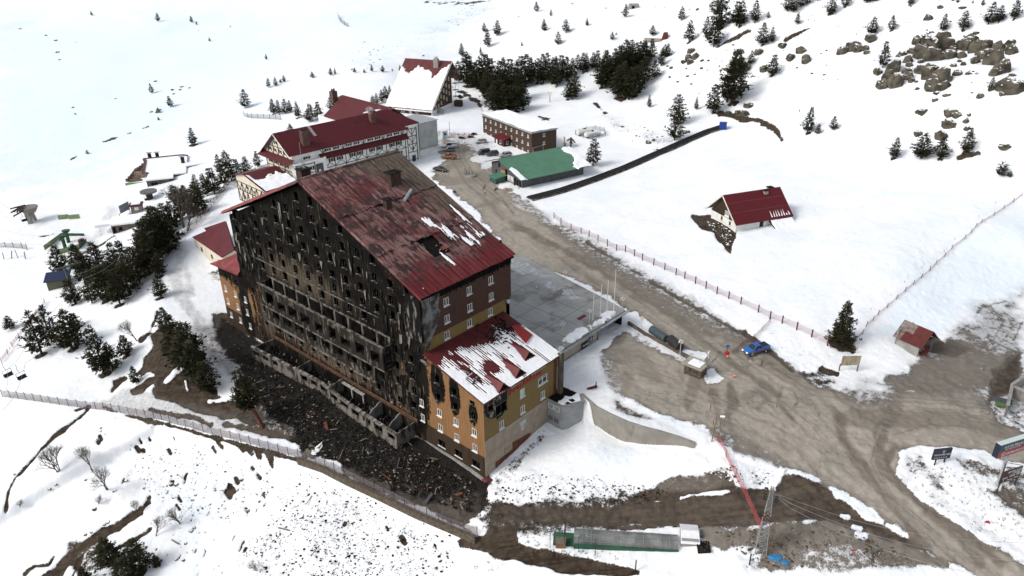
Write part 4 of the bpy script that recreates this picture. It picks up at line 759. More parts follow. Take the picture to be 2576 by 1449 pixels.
# ---- main roof: sheets in three courses, torn open in one place
def roofmat():
    m,n,b=newmat('burnt_roof_sheet'); o,v=vecs(n,(1,.16,.3)); _,v2=vecs(n); X,Y,Z=sepx(n,o)
    a=tex_noise(n,v2,.16,4,.6); c=tex_noise(n,v,1.6,6,.7); e=tex_noise(n,v2,.5,4,.65); st=tex_noise(n,v,4.5,3,.6)
    red=mixc(n,rng(n,c,.35,.65),(.14,.030,.028),(.085,.020,.020)); pink=mixc(n,rng(n,c,.35,.6),(.25,.155,.14),(.17,.075,.066))
    dark=mixc(n,rng(n,c,.4,.65),(.036,.022,.02),(.07,.03,.03)); tanb=mixc(n,rng(n,st,.4,.6),(.15,.115,.085),(.075,.052,.042))
    col=mixc(n,rng(n,mth(n,'ADD',a,mth(n,'MULTIPLY',mth(n,'SUBTRACT',st,.5),.45)),.36,.54),red,pink); col=mixc(n,rng(n,mth(n,'ADD',e,mth(n,'MULTIPLY',mth(n,'SUBTRACT',c,.5),.9)),.46,.58),col,dark)
    back=rng(n,mth(n,'ADD',mth(n,'MULTIPLY',X,.05),mth(n,'ADD',mth(n,'MULTIPLY',Y,.03),mth(n,'MULTIPLY',a,.9))),2.05,2.4); col=mixc(n,back,col,tanb)
    low=rng(n,mth(n,'ADD',Y,mth(n,'MULTIPLY',mth(n,'SUBTRACT',e,.5),9)),17.5,14.5); col=mixc(n,mth(n,'MULTIPLY',low,.85),col,(.135,.012,.016))
    f=mth(n,'FRACT',mth(n,'MULTIPLY',X,1/.26)); g=rng(n,mth(n,'ABSOLUTE',mth(n,'SUBTRACT',f,.5)),.3,.5); col=mixc(n,mth(n,'MULTIPLY',g,.4),col,(.02,.01,.01))
    lk(n,col,b.inputs['Base Color']); b.inputs['Roughness'].default_value=.6; b.inputs['Specular IOR Level'].default_value=.25
    dobump(n,b,mth(n,'ADD',mth(n,'MULTIPLY',g,.6),c),.45,.06); return m
RF=roofmat()
K_=.4265; rz=lambda y:28.4+(y-12.1)*K_
roof=MB(); roof.slab([(-.6,12.3,rz(12.3)-.5),(21.2,12.3,rz(12.3)-.5),(21.2,41.7,rz(41.7)-.5),(-.6,41.7,rz(41.7)-.5)],(0,0,.15)); 
roof.slab([(-.6,41.7,41.02),(21.4,41.7,41.02),(21.4,71.6,28.2),(-.6,71.6,28.2)],(0,0,-.25)); roof=roof.build('roof',[BLACK],hotel)
NCOL=22; edges=[12.1,22.0,31.2,41.75]; HX0,HX1,HY0,HY1=9.6,12.8,20.2,23.
hc=HF.hit(1090,612,(0,12.1,28.4),(0,-K_,1)); HX0,HX1=hc[0]-1.7,hc[0]+1.7; HY0,HY1=hc[1]-1.5,hc[1]+1.5
for r_ in range(3):
    for k in range(NCOL):
        x0=-.6+k*1.0; x1=x0+1.; ya,yb=edges[r_],edges[r_+1]+.25*(r_<2); mb=MB(); n_=7; vs_=[];fs=[]; up=.06+.1*(2-r_)*0+.13*(r_); tilt=rr.uniform(-.03,.03); amp=rr.uniform(.0,.09); ph=rr.uniform(0,6)
        sk=rr.uniform(-.12,.12)*(r_>0); cut=(HX0-1<x0<HX1)
        for j in range(n_+1):
            t=j/n_; y=ya+(yb-ya)*t+sk*(1-t); sag=amp*math.sin(ph+t*5)-(.22*math.exp(-((y-hc[1])/3)**2-((x0+.5-hc[0])/2.5)**2))
            if j==0 and r_>0: sag+=rr.uniform(-.05,.22)
            for q,x in enumerate((x0+.01,x0+.5,x1-.01)): vs_.append((x,y,rz(y)+up+sag+(tilt if q==0 else -tilt if q==2 else .05)))
        for j in range(n_):
            ym=(vs_[3*j][1]+vs_[3*j+3][1])/2
            for q in range(2):
                xm=x0+.25+.5*q
                if HX0<xm<HX1 and HY0-.2<ym<HY1+.2: continue
                fs.append((3*j+q,3*j+q+1,3*j+q+4,3*j+q+3))
        mb.add(vs_,fs); 
        rim=[(3*j+2,3*j+5) for j in range(n_)]
        mb.build('roof_sheet',RF,roof)
        mb=MB(); mb.beam((x1,ya,rz(ya)+up+.1),(x1+rr.uniform(-.05,.05),yb,rz(yb)+up+.1),.06,.06); 
        if not cut: mb.build('seam',RF,roof)
mb=MB(); mb.box(HX0-.3,HX1+.3,HY0-.3,HY1+.3,rz(HY0)-1.7,rz(HY0)-1.5); mb.build('attic_floor',BLACK,roof)
for _ in range(16):
    x,y=rr.uniform(HX0,HX1),rr.uniform(HY0,HY1); z=rz(HY0)-1.1; mb=MB(); mb.beam((x,y,z),(x+rr.uniform(-1.2,1.2),y+rr.uniform(-1.,1.),z+rr.uniform(.6,2.)),.2,.14); mb.build('broken_beam',[GREYP,CONC,CHAR][_%3],roof)
for _ in range(5):
    x=rr.uniform(HX0-.2,HX1); mb=MB(); mb.slab([(x,HY0-.4,rz(HY0)+.1),(x+.7,HY0-.3,rz(HY0)+.1),(x+.9,HY0+.6,rz(HY0)-.1),(x+.2,HY0+.5,rz(HY0)+.3)],(0,0,.03)); mb.build('torn_flap',M('raw_red',(.22,.045,.035),rough=.6),roof)
def whiteflecks(U,V):
    n_=fbm(U*1.6,V*.3,.9,4,51); m=-1.*np.ones(U.shape)
    for cx_,cy_,rx,ry,s_ in FLK: m=np.maximum(m,(1-np.hypot((U-cx_)/rx,(V-cy_)/ry))*1.2+(n_-.5)*4.6+s_)
    return np.minimum(m,.4)
FLK=[]
for px,py,rx,ry in ((1087,556,.9,1.6),(1078,553,.6,1.2),(1130,575,.9,2.0),(1120,565,.7,1.5),(1160,535,1.,2.2),(1185,570,1.,2.4),(1172,548,.8,1.6),(1150,585,.9,1.8),(1170,600,1.,2.0),(1192,595,.8,1.4),(1205,605,.6,1.),(1130,650,.3,1.5),(1068,725,.25,1.)):
    h=HF.hit(px,py,(0,12.1,28.6),(0,-K_,1)); FLK.append((h[0],h[1],rx*.9,ry,-.45))
patch('snow_remnants',SNOW,roof,lambda u,v:(u,v,rz(v)+.26+.10*(v>22)+.12*(v>31)),-.4,21,13,33,.11,whiteflecks,.09)
mb=MB(); mb.slab([(-.65,12.0,rz(12)-.25),(-.65,41.8,rz(41.8)-.25),(-.65,41.8,rz(41.8)+.3),(-.65,12.0,rz(12)+.3)],(.06,0,0)); mb.build('verge_board',RF,roof)
for i in range(16):
    y0=41.7+i*1.87; mb=MB(); a=41.02-(y0-41.7)*.429; b=41.02-(y0+1.85-41.7)*.429; j=rr.uniform(-.06,.06); mb.slab([(-1.1,y0,a-.2+j),(-1.1,y0+1.86,b-.2-j),(-.5,y0+1.86,b+.35),(-.5,y0,a+.35)],(.02,0,.05)); mb.build('verge_sheet',PINK if i>1 else RF,roof)
mb=MB(); mb.bar((-.6,41.7,rz(41.7)+.25),(21.5,41.7,rz(41.7)+.35),.28,8); mb.build('ridge_cap',RF,roof)
def chimney(x,y,wx,wy,h,mat,cap,nm='chimney',base=None):
    z=rz(y) if base is None else base; mb=MB(); mb.box(x-wx/2,x+wx/2,y-wy/2,y+wy/2,z-1,z+h); c=mb.build(nm,mat,roof); mb=MB(); mb.box(x-wx/2-.15,x+wx/2+.15,y-wy/2-.15,y+wy/2+.15,z+h,z+h+.16); mb.build('chimney_cap',cap,c); return c
CHR=M('chimney_rust',(.07,.04,.03),(.03,.02,.017),s=1,stretch=(1,1,.4),dirt=(.10,.05,.035),ds=1)
h=HF.hit(773,440,(0,43.5,39.8),(0,0,1)); c_=chimney(h[0],h[1],1.9,1.7,2.2,CHR,CHAR,base=39.6); mb=MB(); mb.bar((h[0]+.3,h[1],41.8),(h[0]+.3,h[1],42.8),.22,10); mb.bar((h[0],h[1],42),(h[0],h[1],46.5),.04,5); mb.build('vent_pipe',METAL,c_)
h=HF.hit(1000,456,(0,12.1,28.4),(0,-K_,1)); c_=chimney(h[0]-.3,h[1],2.3,1.7,2.3,CHR,CHAR)
for i in range(4): mb=MB(); mb.box(h[0]-1.2+i*.5,h[0]-.9+i*.5,h[1]-.6,h[1]+.6,rz(h[1])+2.47,rz(h[1])+2.5); mb.build('slot',BLACK,c_)
h=HF.hit(981,517,(0,12.1,28.4),(0,-K_,1)); chimney(h[0],h[1],1.1,1.,1.7,CHR,CHAR)
mb=MB(); h=HF.hit(1035,488,(0,12.1,28.8),(0,-K_,1)); mb.bar((h[0]-1.7,h[1]-.6,rz(h[1])+.2),(h[0]+1.7,h[1]+1.3,rz(h[1])+.9),.32,8); mb.build('lifted_sheet_edge',METAL,roof)
mb=MB(); h=HF.hit(1282,600,(0,14,29.3),(0,-K_,1)); mb.bar((21.3,h[1],28.8),(21.3,h[1],30.3),.22,8); mb.build('roof_vent',CHAR,roof)
# ---------------- half-timbered hotel ----------------
TIMB=M('dark_timber',(.018,.018,.02),(.03,.028,.026),s=3,rough=.7)
PLAST=M('white_render',(.74,.74,.71),(.66,.66,.63),s=.6,rough=.85,dirt=(.5,.48,.43),ds=.5,drng=(.6,.8),dstretch=(1,1,.3))
CREAM=M('cream_render',(.66,.61,.50),(.58,.53,.43),s=.5,rough=.85)
RT=M('dark_red_tile',(.115,.014,.017),(.085,.012,.015),s=1.2,rough=.55,wave=(0,.35,.45),dirt=(.035,.012,.012),ds=.25,drng=(.55,.8))
RTY=M('dark_red_tile_y',(.115,.014,.017),(.085,.012,.015),s=1.2,rough=.55,wave=(1,.35,.45),dirt=(.035,.012,.012),ds=.25,drng=(.55,.8))
BRICK=M('chimney_brick',(.12,.07,.055),(.075,.05,.042),s=2,dirt=(.03,.025,.022),ds=1)
TH_=thing('half_timbered_hotel','long white half-timbered hotel with dark cross braces under a deep red roof','hotel',(-30.05,238.6,9.5),R(-45)); TF=Fr((-30.05,238.6,9.5),R(-45))
CR=(M('cream_frame',(.62,.56,.44),rough=.6),)
WT=(M('window_dark',(.03,.032,.034),rough=.25,spec=.4),CR[0],CR[0])
def shutters(par,side,c,u,z,w,h):
    rot={'x':-math.pi/2,'y':0}[side]; loc=(c,u,z) if side=='x' else (u,c,z)
    o=window(par,side,c,u,z,w,h,'nosill',WT)
    for s in (-1,1): inst('shutter',wmesh('shutter|%.2f'%h,lambda m:m.box(-.26,.26,-.07,-.01,0,h),[TIMB]),o,(s*(w/2+.3),0,0))
    return o
def brace(par,P3,u0,z0,u1,z1,t=.16):
    a=np.array(P3(u0,z0));b=np.array(P3(u1,z1)); mb=MB(); mb.beam(a,b,t,t); return mb.build('timber',TIMB,par)
fw=[]
for (a,b),rows in (((-34.1,-31.2),0),((-26.7,-23.9),0),((-18.8,-16.1),0),((-11.5,-8.7),0)):
    for u in (a,b): fw.append((u,10.2-.0,.95,.75))
r2=[-33.1,-30.3,-25.8,-23.0,-18.5,-15.5,-10.8,-8.0]
for u in r2:
    for z in (6.7,3.6,.6,-2.4): fw.append((u,z,1.05,1.15))
fw.append((-41.3,9.35,1.1,.8)); 
mb=MB(); wall(mb,facing_y(0),[(-46,-8),(0,-8),(0,12),(-4,12),(-4,11.3),(-46,11.0)] and [(-46,-8),(0,-8),(0,11.2),(-46,11.2)],holes_of(fw)); mb.add([(0,0,-8),(0,16,-8),(0,16,11.5),(0,0,11.2)],[(0,1,2,3)]); mb.add([(-5,0,11.2),(0,0,11.2),(0,0,12.2),(-5,0,12.2)],[(0,1,2,3)]); mb.build('wall',PLAST,TH_)
for u,z,w_,h_ in fw: shutters(TH_,'y',0,u,z,w_,h_)
ge=[(y,z,.85,1.1) for z in (6.9,4.0,1.2,-1.6) for y in (13.,10.,6.6,3.6)]+[(y,z,.7,.9) for y,z in ((5.2,13.2),(8.4,13.2),(3.4,10.8),(6.4,10.8),(9.4,10.8),(12.2,10.8))]
mb=MB(); wall(mb,facing_x(-46),[(0,-9),(15.5,-9),(15.5,9.8),(7.2,15.9),(0,10.8)],holes_of(ge)); mb.build('gable_wall',CREAM,TH_)
for u,z,w_,h_ in ge: shutters(TH_,'x',-46,u,z,w_,h_)
# left front bay with flat roof and grey garage-like doors
mb=MB(); wall(mb,facing_y(-1.6),[(-46.3,-8),(-36.2,-8),(-36.2,8.7),(-46.3,8.7)],[(-41.9,-40.7,6.3,7.5)]); mb.add([(-46.3,-1.6,-8),(-46.3,.5,-8),(-46.3,.5,8.7),(-46.3,-1.6,8.7)],[(0,1,2,3)]); mb.add([(-36.2,-1.6,-8),(-36.2,0,-8),(-36.2,0,8.7),(-36.2,-1.6,8.7)],[(0,1,2,3)]); mb.box(-46.7,-36,-1.9,.0,8.7,9.0); mb.build('front_bay',PLAST,TH_)
shutters(TH_,'y',-1.6,-41.3,6.3,1.2,1.2)
DG=M('grey_door',(.07,.075,.085),(.05,.055,.06),s=2,rough=.6)
for z in (4.4,.9,-2.6):
    mb=MB(); mb.box(-39.6,-37.2,-1.75,-1.6,z,z+3.3); d=mb.build('door_panel',DG,TH_); mb=MB(); mb.box(-38.9,-38.2,-1.85,-1.75,z+1.,z+1.6); mb.build('small_window',WHITE,d)
mb=MB(); mb.box(-36.2,-35.9,-1.5,-.0,-8,9.2); mb.box(-.6,-.3,-.25,0,-2,12); mb.build('white_pillar',WHITE,TH_)
P3=facing_y(-.05)
for z in (8.35,5.3,2.3,-.7): 
    brace(TH_,P3,-36,z,-5,z)
for k in range(9):
    u=-35.8+3.8*k
    if u<-5: brace(TH_,P3,u,-3,u,8.3)
    for z in (5.35,2.35,-.65):
        if k<8:
            if z<5: 
                brace(TH_,P3,u+.2,z,u+1.9,z+1.2,.12); brace(TH_,P3,u+1.9,z+1.2,u+3.6,z,.12)
            else: brace(TH_,P3,u+.1,z,u+1.9,z+1.3,.12);brace(TH_,P3,u+3.7,z,u+1.9,z+1.3,.12)
for u in (-35.8,-28.8,-21.4,-14.,-6.5):
    brace(TH_,P3,u,9.8,u,11.1); brace(TH_,P3,u,9.9,u-.9,11,.12); brace(TH_,P3,u,9.9,u+.9,11,.12)
for z in (11,8.6,6.,3.4,.8,-2): brace(TH_,P3,-4.4,z,-.7,z)
for z0,z1 in ((8.6,11),(6,8.6),(3.4,6)): brace(TH_,P3,-4.2,z1,-2.6,z0+.4,.12); brace(TH_,P3,-1.,z1,-2.6,z0+.4,.12); brace(TH_,P3,-2.6,z0,-2.6,z1,.12)
brace(TH_,P3,-4.5,-3,-4.5,11.5); brace(TH_,P3,-.8,-3,-.8,11.5)
mb=MB(); mb.box(-3.1,-1.7,-.12,-.02,-1,2.2); mb.build('blue_door',M('blue_door',(.02,.035,.07),rough=.5),TH_)
mb=MB(); mb.slab([(-2.9,-.04,4.2),(-1.9,-.04,4.2),(-2.4,-.04,5.2)],(0,-.05,0)); mb.build('triangle_sign',DG,TH_)
P3=facing_x(-46.05)
for z in (9.6,6.2,3.2,.4,-2.4): brace(TH_,P3,0.1,z,15.3,z)
for u in (.2,4.9,8.3,11.5,15.3): brace(TH_,P3,u,-3,u,9.6)
for z0 in (5.2,2.3):
    for u in (.2,4.9,8.3,11.5): brace(TH_,P3,u,z0-2.,u+3.2,z0+.9,.12); brace(TH_,P3,u+3.2,z0-2.,u,z0+.9,.12)
for u in (1.8,4.4,7.3,10.2,13.2): brace(TH_,P3,u,9.6,u,min(10.8+u*.69,15.9-(u-7.2)*.73)-.3)
for z in (12.4,): brace(TH_,P3,2.6,z,12,z)
for u in (1.8,4.4,7.3,10.2): brace(TH_,P3,u,9.7,u+2.8,12.3,.12)
P3=facing_y(-1.65)
for z in (8.3,5.6,2.9,.2): brace(TH_,P3,-46,z,-39.8,z)
for z0 in (5.6,2.9,.2): brace(TH_,P3,-44.6,z0,-42.8,z0+1.5,.12); brace(TH_,P3,-41.,z0,-42.6,z0+1.5,.12)
for u in (-46,-39.9): brace(TH_,P3,u,-3,u,8.6)
rs=lambda y:11.25+(y+.6)*.675
mb=MB(); mb.slab([(-47.2,-.6,11.25),(-4.2,-.6,11.25),(-4.2,.6,rs(.6)),(1.2,.6,rs(.6)),(-6.,7.2,rs(7.2)),(-47.2,7.2,rs(7.2))],(0,0,.22)); mb.slab([(-47.2,7.2,rs(7.2)),(-6,7.2,rs(7.2)),(-6,16.8,9.4),(-47.2,16.8,9.4)],(0,0,.22)); mb.slab([(1.2,.6,rs(.6)),(1.2,17,rs(.6)),(-6,7.2,rs(7.2))],(0,0,.22)); th_roof=mb.build('roof',RT,TH_)
mb=MB(); mb.slab([(-3.6,7.2,16.45),(-3.4,37,16.6),(-12.6,36,11),(-13.4,9,11)],(0,0,.2)); mb.slab([(-3.6,7.2,16.45),(4.5,10,11),(4.5,46,11),(-3.4,37,16.6)],(0,0,.2)); mb.slab([(-3.4,37,16.6),(4.5,46,11),(1.5,54,11),(-2,41,15.5)],(0,0,.2)); mb.build('rear_roof',RTY,TH_)
mb=MB(); mb.box(-12.3,2,9,40,-2,10.9); mb.build('rear_wing',PLAST,TH_)
for x0,x1,z0,nm in ((-37.3,-4.8,8.4,'skirt_roof'),):
    mb=MB(); mb.slab([(x0,-1.5,z0),(x1,-1.5,z0),(x1,0,z0+1.4),(x0,0,z0+1.4)],(0,0,.15)); mb.build(nm,RT,TH_)
mb=MB(); mb.slab([(-48,-1.,8.9),(-48,17,8.9),(-46,17,10),(-46,-1.,10)],(0,0,.15)); mb.build('skirt_roof',RTY,TH_)
mb=MB(); mb.slab([(-47.25,-1.1,10.7),(-47.25,7.2,16.5),(-47.25,7.2,16.9),(-47.25,-1.1,11.15)],(-.08,0,0)); mb.slab([(-47.25,7.2,16.5),(-47.25,16.9,9.3),(-47.25,16.9,9.8),(-47.25,7.2,16.9)],(-.08,0,0)); mb.build('bargeboard',WHITE,TH_)
for (x,y,wx,wy,h,m_) in ((-40,2.0,2.2,1.6,4.2,BRICK),(-14.2,4.4,1.9,1.5,3.4,M('chimney_red',(.14,.065,.055),(.1,.05,.045),s=2))):
    mb=MB(); mb.box(x-wx/2,x+wx/2,y-wy/2,y+wy/2,rs(y)-1.5,rs(y)+h); c_=mb.build('chimney',m_,TH_); mb=MB(); mb.box(x-wx/2+.2,x+wx/2-.2,y-wy/2+.2,y+wy/2-.2,rs(y)+h,rs(y)+h+.05); mb.build('flue_opening',BLACK,c_)
mb=MB(); mb.box(-6.2,-4.2,39,41,14,18); mb.build('chimney',BRICK,TH_); mb=MB(); mb.bar((-5.6,40,18),(-5.6,40,18.8),.3,8); mb.bar((-4.8,40,18),(-4.8,40,18.8),.3,8); mb.build('chimney_pot',CHAR,TH_)
mb=MB(); mb.slab([(-35.9,3.6,rs(3.6)+.3),(-35.,3.6,rs(3.6)+.3),(-35.,7.,rs(7)+.3),(-35.9,7.,rs(7)+.3)],(0,0,.1)); mb.build('ridge_ladder',METAL,TH_)
patch('roof_snow',SNOW,TH_,lambda u,v:(u,v,rs(7.2)+.1+.28-abs(v-8.2)*.5*0),-15.5,-8,6.9,9.2,.25,lambda U,V:1-np.hypot((U+11.6)/3.6,(V-8.)/.9)+(fbm(U,V,1.5,3,8)-.5)*.5,.15)
for u in (-9,-5.5): mb=MB(); mb.bar((u,7.3,16.4),(u,7.3,18.6),.04,4); mb.build('antenna',METAL,TH_)
# smoke from the near chimney
bm_=bmesh.new(); bmesh.ops.create_icosphere(bm_,subdivisions=3,radius=1)
for v in bm_.verts: v.co*=1+.35*mn.noise(v.co*1.7); v.co.z*=1.
me=bpy.data.meshes.new('smoke'); bm_.to_mesh(me); bm_.free(); sm_=bpy.data.objects.new('smoke',me); COL.objects.link(sm_); p=TF.w(-15.2,4.0,rs(4.4)+3.9); sm_.location=tuple(p); sm_.scale=(1.3,1.1,1.2)
m_,n_,b_=newmat('smoke'); n_.nodes.remove(b_); pv=n_.nodes.new('ShaderNodeVolumePrincipled'); pv.inputs['Color'].default_value=(.95,.95,.95,1); o_,v_=vecs(n_); lk(n_,rng(n_,tex_noise(n_,o_,1.8,3),.42,.7,0,1.6),pv.inputs['Density']); lk(n_,pv.outputs[0],n_.nodes['Material Output'].inputs['Volume']); me.materials.append(m_)
tag(sm_,'puff of pale smoke rising from the chimney of the half-timbered hotel','smoke',kind='stuff')
# grey clad block at its right end
gb=thing('grey_block','tall grey sheet-clad block with white base beside the half-timbered hotel','building',TF.w(0,0,0),R(-45))
GCL=M('grey_cladding',(.40,.42,.41),(.32,.34,.33),s=.35,rough=.6,dirt=(.24,.24,.21),ds=.3,drng=(.55,.75),bump=.1,bs=1)
mb=MB(); mb.box(1.2,9.0,1.0,12,3.2,11.6); mb.build('cladding',GCL,gb); mb=MB(); mb.box(.9,9.2,.7,12,3.0,3.2); mb.box(.9,9.3,.7,12.2,11.6,11.8); mb.build('trim',METAL,gb)
mb=MB(); mb.box(1.3,8.9,1.3,11.9,-2,3.0); mb.build('base_wall',PLAST,gb); window(gb,'y',1.3,2.4,.4,1.4,1.1,'nosill',WINI)
# low gabled wing on the left
o=G(613,487); lw=thing('timbered_annex','low half-timbered gabled house with snow on its red roof, left of the long hotel','building',o,R(-45))
hs=[(-2.2,4.7,.9,1.),(-5.8,4.6,.9,1.),(-9.4,4.2,.9,1.),(-13,3.6,.9,.9),(-3,1.,1.3,1.4),(-6.5,.9,.9,1.1)]
mb=MB(); wall(mb,facing_x(0),[(.7,-3),(.7,7.6),(-5.2,9.0),(-17,6.6),(-17,-3)],holes_of(hs)); mb.add([(0,.7,-3),(9,.7,-3),(9,.7,7.6),(0,.7,7.6)],[(0,1,2,3)]); mb.build('wall',CREAM,lw)
for u,z,w_,h_ in hs: window(lw,'x',0,u,z,w_,h_,'plain',WT)
P3=facing_x(-.05)
for z in (.2,3.6,6.): brace(lw,P3,-16.8,z,.6,z)
for k in range(7): u=.5-k*2.85; brace(lw,P3,u,.2,u,6 if u>-13 else 5.8); 
for k in range(6):
    u=.5-k*2.85
    for z0,z1 in ((.2,3.6),(3.6,6.)): brace(lw,P3,u,z1,u-1.4,z0,.12); brace(lw,P3,u-2.8,z1,u-1.4,z0,.12)
mb=MB(); mb.slab([(-.6,1.3,7.5),(-.6,-5.2,9.1),(10,-5.2,9.1),(10,1.3,7.5)],(0,0,.2)); mb.slab([(-.6,-5.2,9.1),(-.6,-17.6,6.5),(10,-17.6,6.5),(10,-5.2,9.1)],(0,0,.2)); mb.build('roof',RTY,lw)
patch('snow_cover',SNOW,lw,lambda u,v:(u,v,6.5+(v+17.6)*.21+.2),-.5,9.8,-17.5,-5.5,.25,lambda U,V:np.minimum(.5,(-9.6-V)*.35+(fbm(U,V,2,4,9)-.5)*2.2+np.where(U<1.2,1.2*sst(1.2,0,U),0)),.35)
# ---------------- brown lodge with one great snowy roof ----------------
WOOD=siding('brown_boards',(.085,.052,.036),(.055,.036,.026),(.02,.013,.01))
af=thing('snow_roofed_lodge','brown lodge with one steep snow-covered roof reaching almost to the ground','hotel',(-30.6,290.6,12),R(24)); SL=.878
sw=[(12.6,z,1.,1.3) for z in (11.6,8.9,6.2,3.4)]+[(8.,z,1.,1.3) for z in (8.1,5.4,2.7)]+[(5.6,z,.9,1.2) for z in (5.,2.2)]+[(10.3,z,1,1.3) for z in (9.9,7.2,4.5,)]+[(3.4,2.2,.9,1.2),(15,8.,1,1.3),(15,5.2,1,1.3),(15,11,1,1.3)]
mb=MB(); wall(mb,lambda u,z:(0,u,z),[(0,0),(17.2,1.6),(17.2,17.1),(0,2.1)],holes_of(sw)); mb.build('side_wall',WOOD,af)
mb=MB(); mb.box(-.3,.02,0,17.3,-2.5,1.7); mb.build('white_base',PLAST,af)
mb=MB(); mb.box(-20.4,-.02,.3,17,-2,1.9); mb.build('front_wall',WOOD,af)
for u,z,w_,h_ in sw: window(af,'+x',0,u,z,w_,h_,'intact',(GLASS,CR[0],CR[0]))
for u in (-13.4,-6.9): window(af,'y',.28,u,.4,1.3,1.2,'plain',(GLASS,WHITE,WHITE))
mb=MB(); mb.box(-10.6,-9.4,.2,.3,-.9,1.7); mb.build('door',M('pale_door',(.4,.42,.42),rough=.5),af)
mb=MB(); mb.slab([(-21.2,-.8,1.55),(.5,-.8,1.55),(.5,17.7,17.8),(-21.2,17.7,17.8)],(0,0,.3)); mb.slab([(-21.2,17.7,17.8),(.5,17.7,17.8),(.5,24,10),(-21.2,24,10)],(0,0,.3)); ro=mb.build('roof',REDROOF,af)
mb=MB(); mb.slab([(.5,-.9,1.4),(.5,17.8,17.8),(.5,17.8,18.3),(.5,-.9,2.0)],(.12,0,0)); mb.slab([(-21.3,-.9,1.4),(-21.3,17.8,17.8),(-21.3,17.8,18.3),(-21.3,-.9,2.0)],(-.12,0,0)); mb.slab([(-21.3,-.95,1.4),(.6,-.95,1.4),(.6,-.95,1.95),(-21.3,-.95,1.95)],(0,-.1,0)); mb.build('white_edge',WHITE,ro)
def afm(U,V):
    lim=14.2+np.interp(U,[-21,-18,-16,-14,-12,-9,-7.5,-6.3,-5.2,-4,-2.5,-1,.5],[0,-1.5,-1,1.2,1.,-.5,-.5,-1.3,-3.2,-2,1.,1.6,3.])
    return np.minimum(.5,(lim-V)*.5+(fbm(U*2,V*.5,.9,3,7)-.5)*.9+.9*(fbm(U,V,2.5,3,71)-.5))
patch('snow_cover',SNOW,ro,lambda u,v:(u,v,1.55+(v+.8)*SL+.3),-21.1,.4,-.8,17.4,.25,afm,.4)
mb=MB(); mb.box(-6.6,-4.6,14.8,16.2,14,19.0); c_=mb.build('chimney',M('stone_grey',(.3,.27,.24),(.2,.18,.16),s=3),ro); mb=MB(); mb.box(-6.1,-5.1,15,16,19,19.8); mb.build('chimney_pot',METAL,c_)
mb=MB()
for z in (4,6.6,9.2,11.8,14.2): mb.box(.1,1.8,17.4,19.8,z,z+.08)
for x in (.2,1.7):
    for y in (17.5,19.7): mb.bar((x,y,1.5),(x,y,14.3),.05,4)
for k in range(4): mb.bar((.2,17.5,4+2.6*k),(1.7,19.7,6.6+2.6*k),.05,4)
mb.build('fire_escape',M('rusty_steel',(.25,.2,.17),(.15,.09,.07),s=2),af)
mb=MB(); mb.box(.05,1.8,4.2,6.4,-1.6,.9); mb.slab([(0,3.9,1.5),(0,6.7,1.5),(2.1,6.7,.8),(2.1,3.9,.8)],(0,0,.1)); mb.build('glass_porch',GCL,af)
mb=MB(); mb.box(.3,3.2,18,20.5,-.5,2.2); mb.slab([(0,17.6,3.3),(0,21,3.3),(1.8,21,4.2),(1.8,17.6,4.2)],(0,0,.1)); mb.slab([(1.8,17.6,4.2),(1.8,21,4.2),(3.6,21,3.2),(3.6,17.6,3.2)],(0,0,.1)); mb.build('rear_porch',WOOD,af)
# ---------------- dark dormitory ----------------
dm=thing('timber_dormitory','three-storey dark timber-clad block with flat snow roof and green edge','building',(7.3,245.1,9),R(-32))
dw=[(2.2+3.54*k,z,.85,1.05) for k in range(9) for z in (5.3,2.65,0)]
mb=MB(); wall(mb,facing_x(0),[(0,-2),(32.6,-2),(32.6,7.3),(0,7.3)],holes_of(dw)); mb.build('long_wall',WOOD,dm)
d2=[(5,5.5,.9,1.05),(5,2.7,.9,1.05)]
mb=MB(); wall(mb,facing_y(0),[(0,-2),(10.2,-2),(10.2,7.3),(0,7.3)],holes_of(d2)); mb.add([(10.2,0,-2),(10.2,32.6,-2),(10.2,32.6,7.3),(10.2,0,7.3)],[(0,1,2,3)]); mb.build('end_wall',WOOD,dm)
for u,z,w_,h_ in dw: window(dm,'x',0,u,z,w_,h_,'intact',WINI)
for u,z,w_,h_ in d2: window(dm,'y',0,u,z,w_,h_,'intact',WINI)
GRN=M('green_sheet',(.085,.205,.13),(.07,.175,.11),s=.4,rough=.5,spec=.3,wave=(0,.45,.5,1))
GRNE=M('green_edge',(.06,.19,.12),(.2,.27,.23),s=.5,rough=.5)
mb=MB(); mb.box(-.4,10.5,-.4,33,7.3,7.55); mb.build('roof_slab',GRNE,dm); mb=MB(); mb.box(-.45,10.55,-.45,-.38,7.25,7.7); mb.box(-.45,-.38,-.4,33,7.25,7.62); mb.build('roof_edge',GCL,dm)
patch('snow_cover',SNOW,dm,lambda u,v:(u,v,7.55),-.35,10.5,-.35,33,.3,lambda U,V:np.minimum(.5,sst(.0,1.2,U+.3-.5*sst(3,0,V)*0+(fbm(U,V,2,3,5)-.5)*.8)*1.2-.35+sst(3,0,V)),.3)
mb=MB(); mb.bar((-.1,-.3,2.2),(4.5,-.3,2.6),.06,6); mb.bar((4.5,-.3,2.6),(4.5,-.3,.2),.06,6); mb.bar((.2,-.5,-.5),(.2,-.5,1.9),.12,6); mb.build('pipe',METAL,dm)
o=G(1262,388); kf=thing('entrance_kiosk','small dark red entrance hut with red roof against the timber dormitory','hut',tuple(Fr((7.3,245.1,9),R(-32)).w(-2.9,13.3,0)),R(-32))
mb=MB(); mb.box(0,2.85,0,6.4,-1,2.4); mb.build('wall',M('maroon_boards',(.07,.022,.02),(.05,.018,.016),s=2),kf); mb=MB(); mb.slab([(-.5,-.5,2.4),(3,-.5,3.1),(3,6.9,3.1),(-.5,6.9,2.4)],(0,0,.12)); mb.build('roof',REDROOFY,kf)
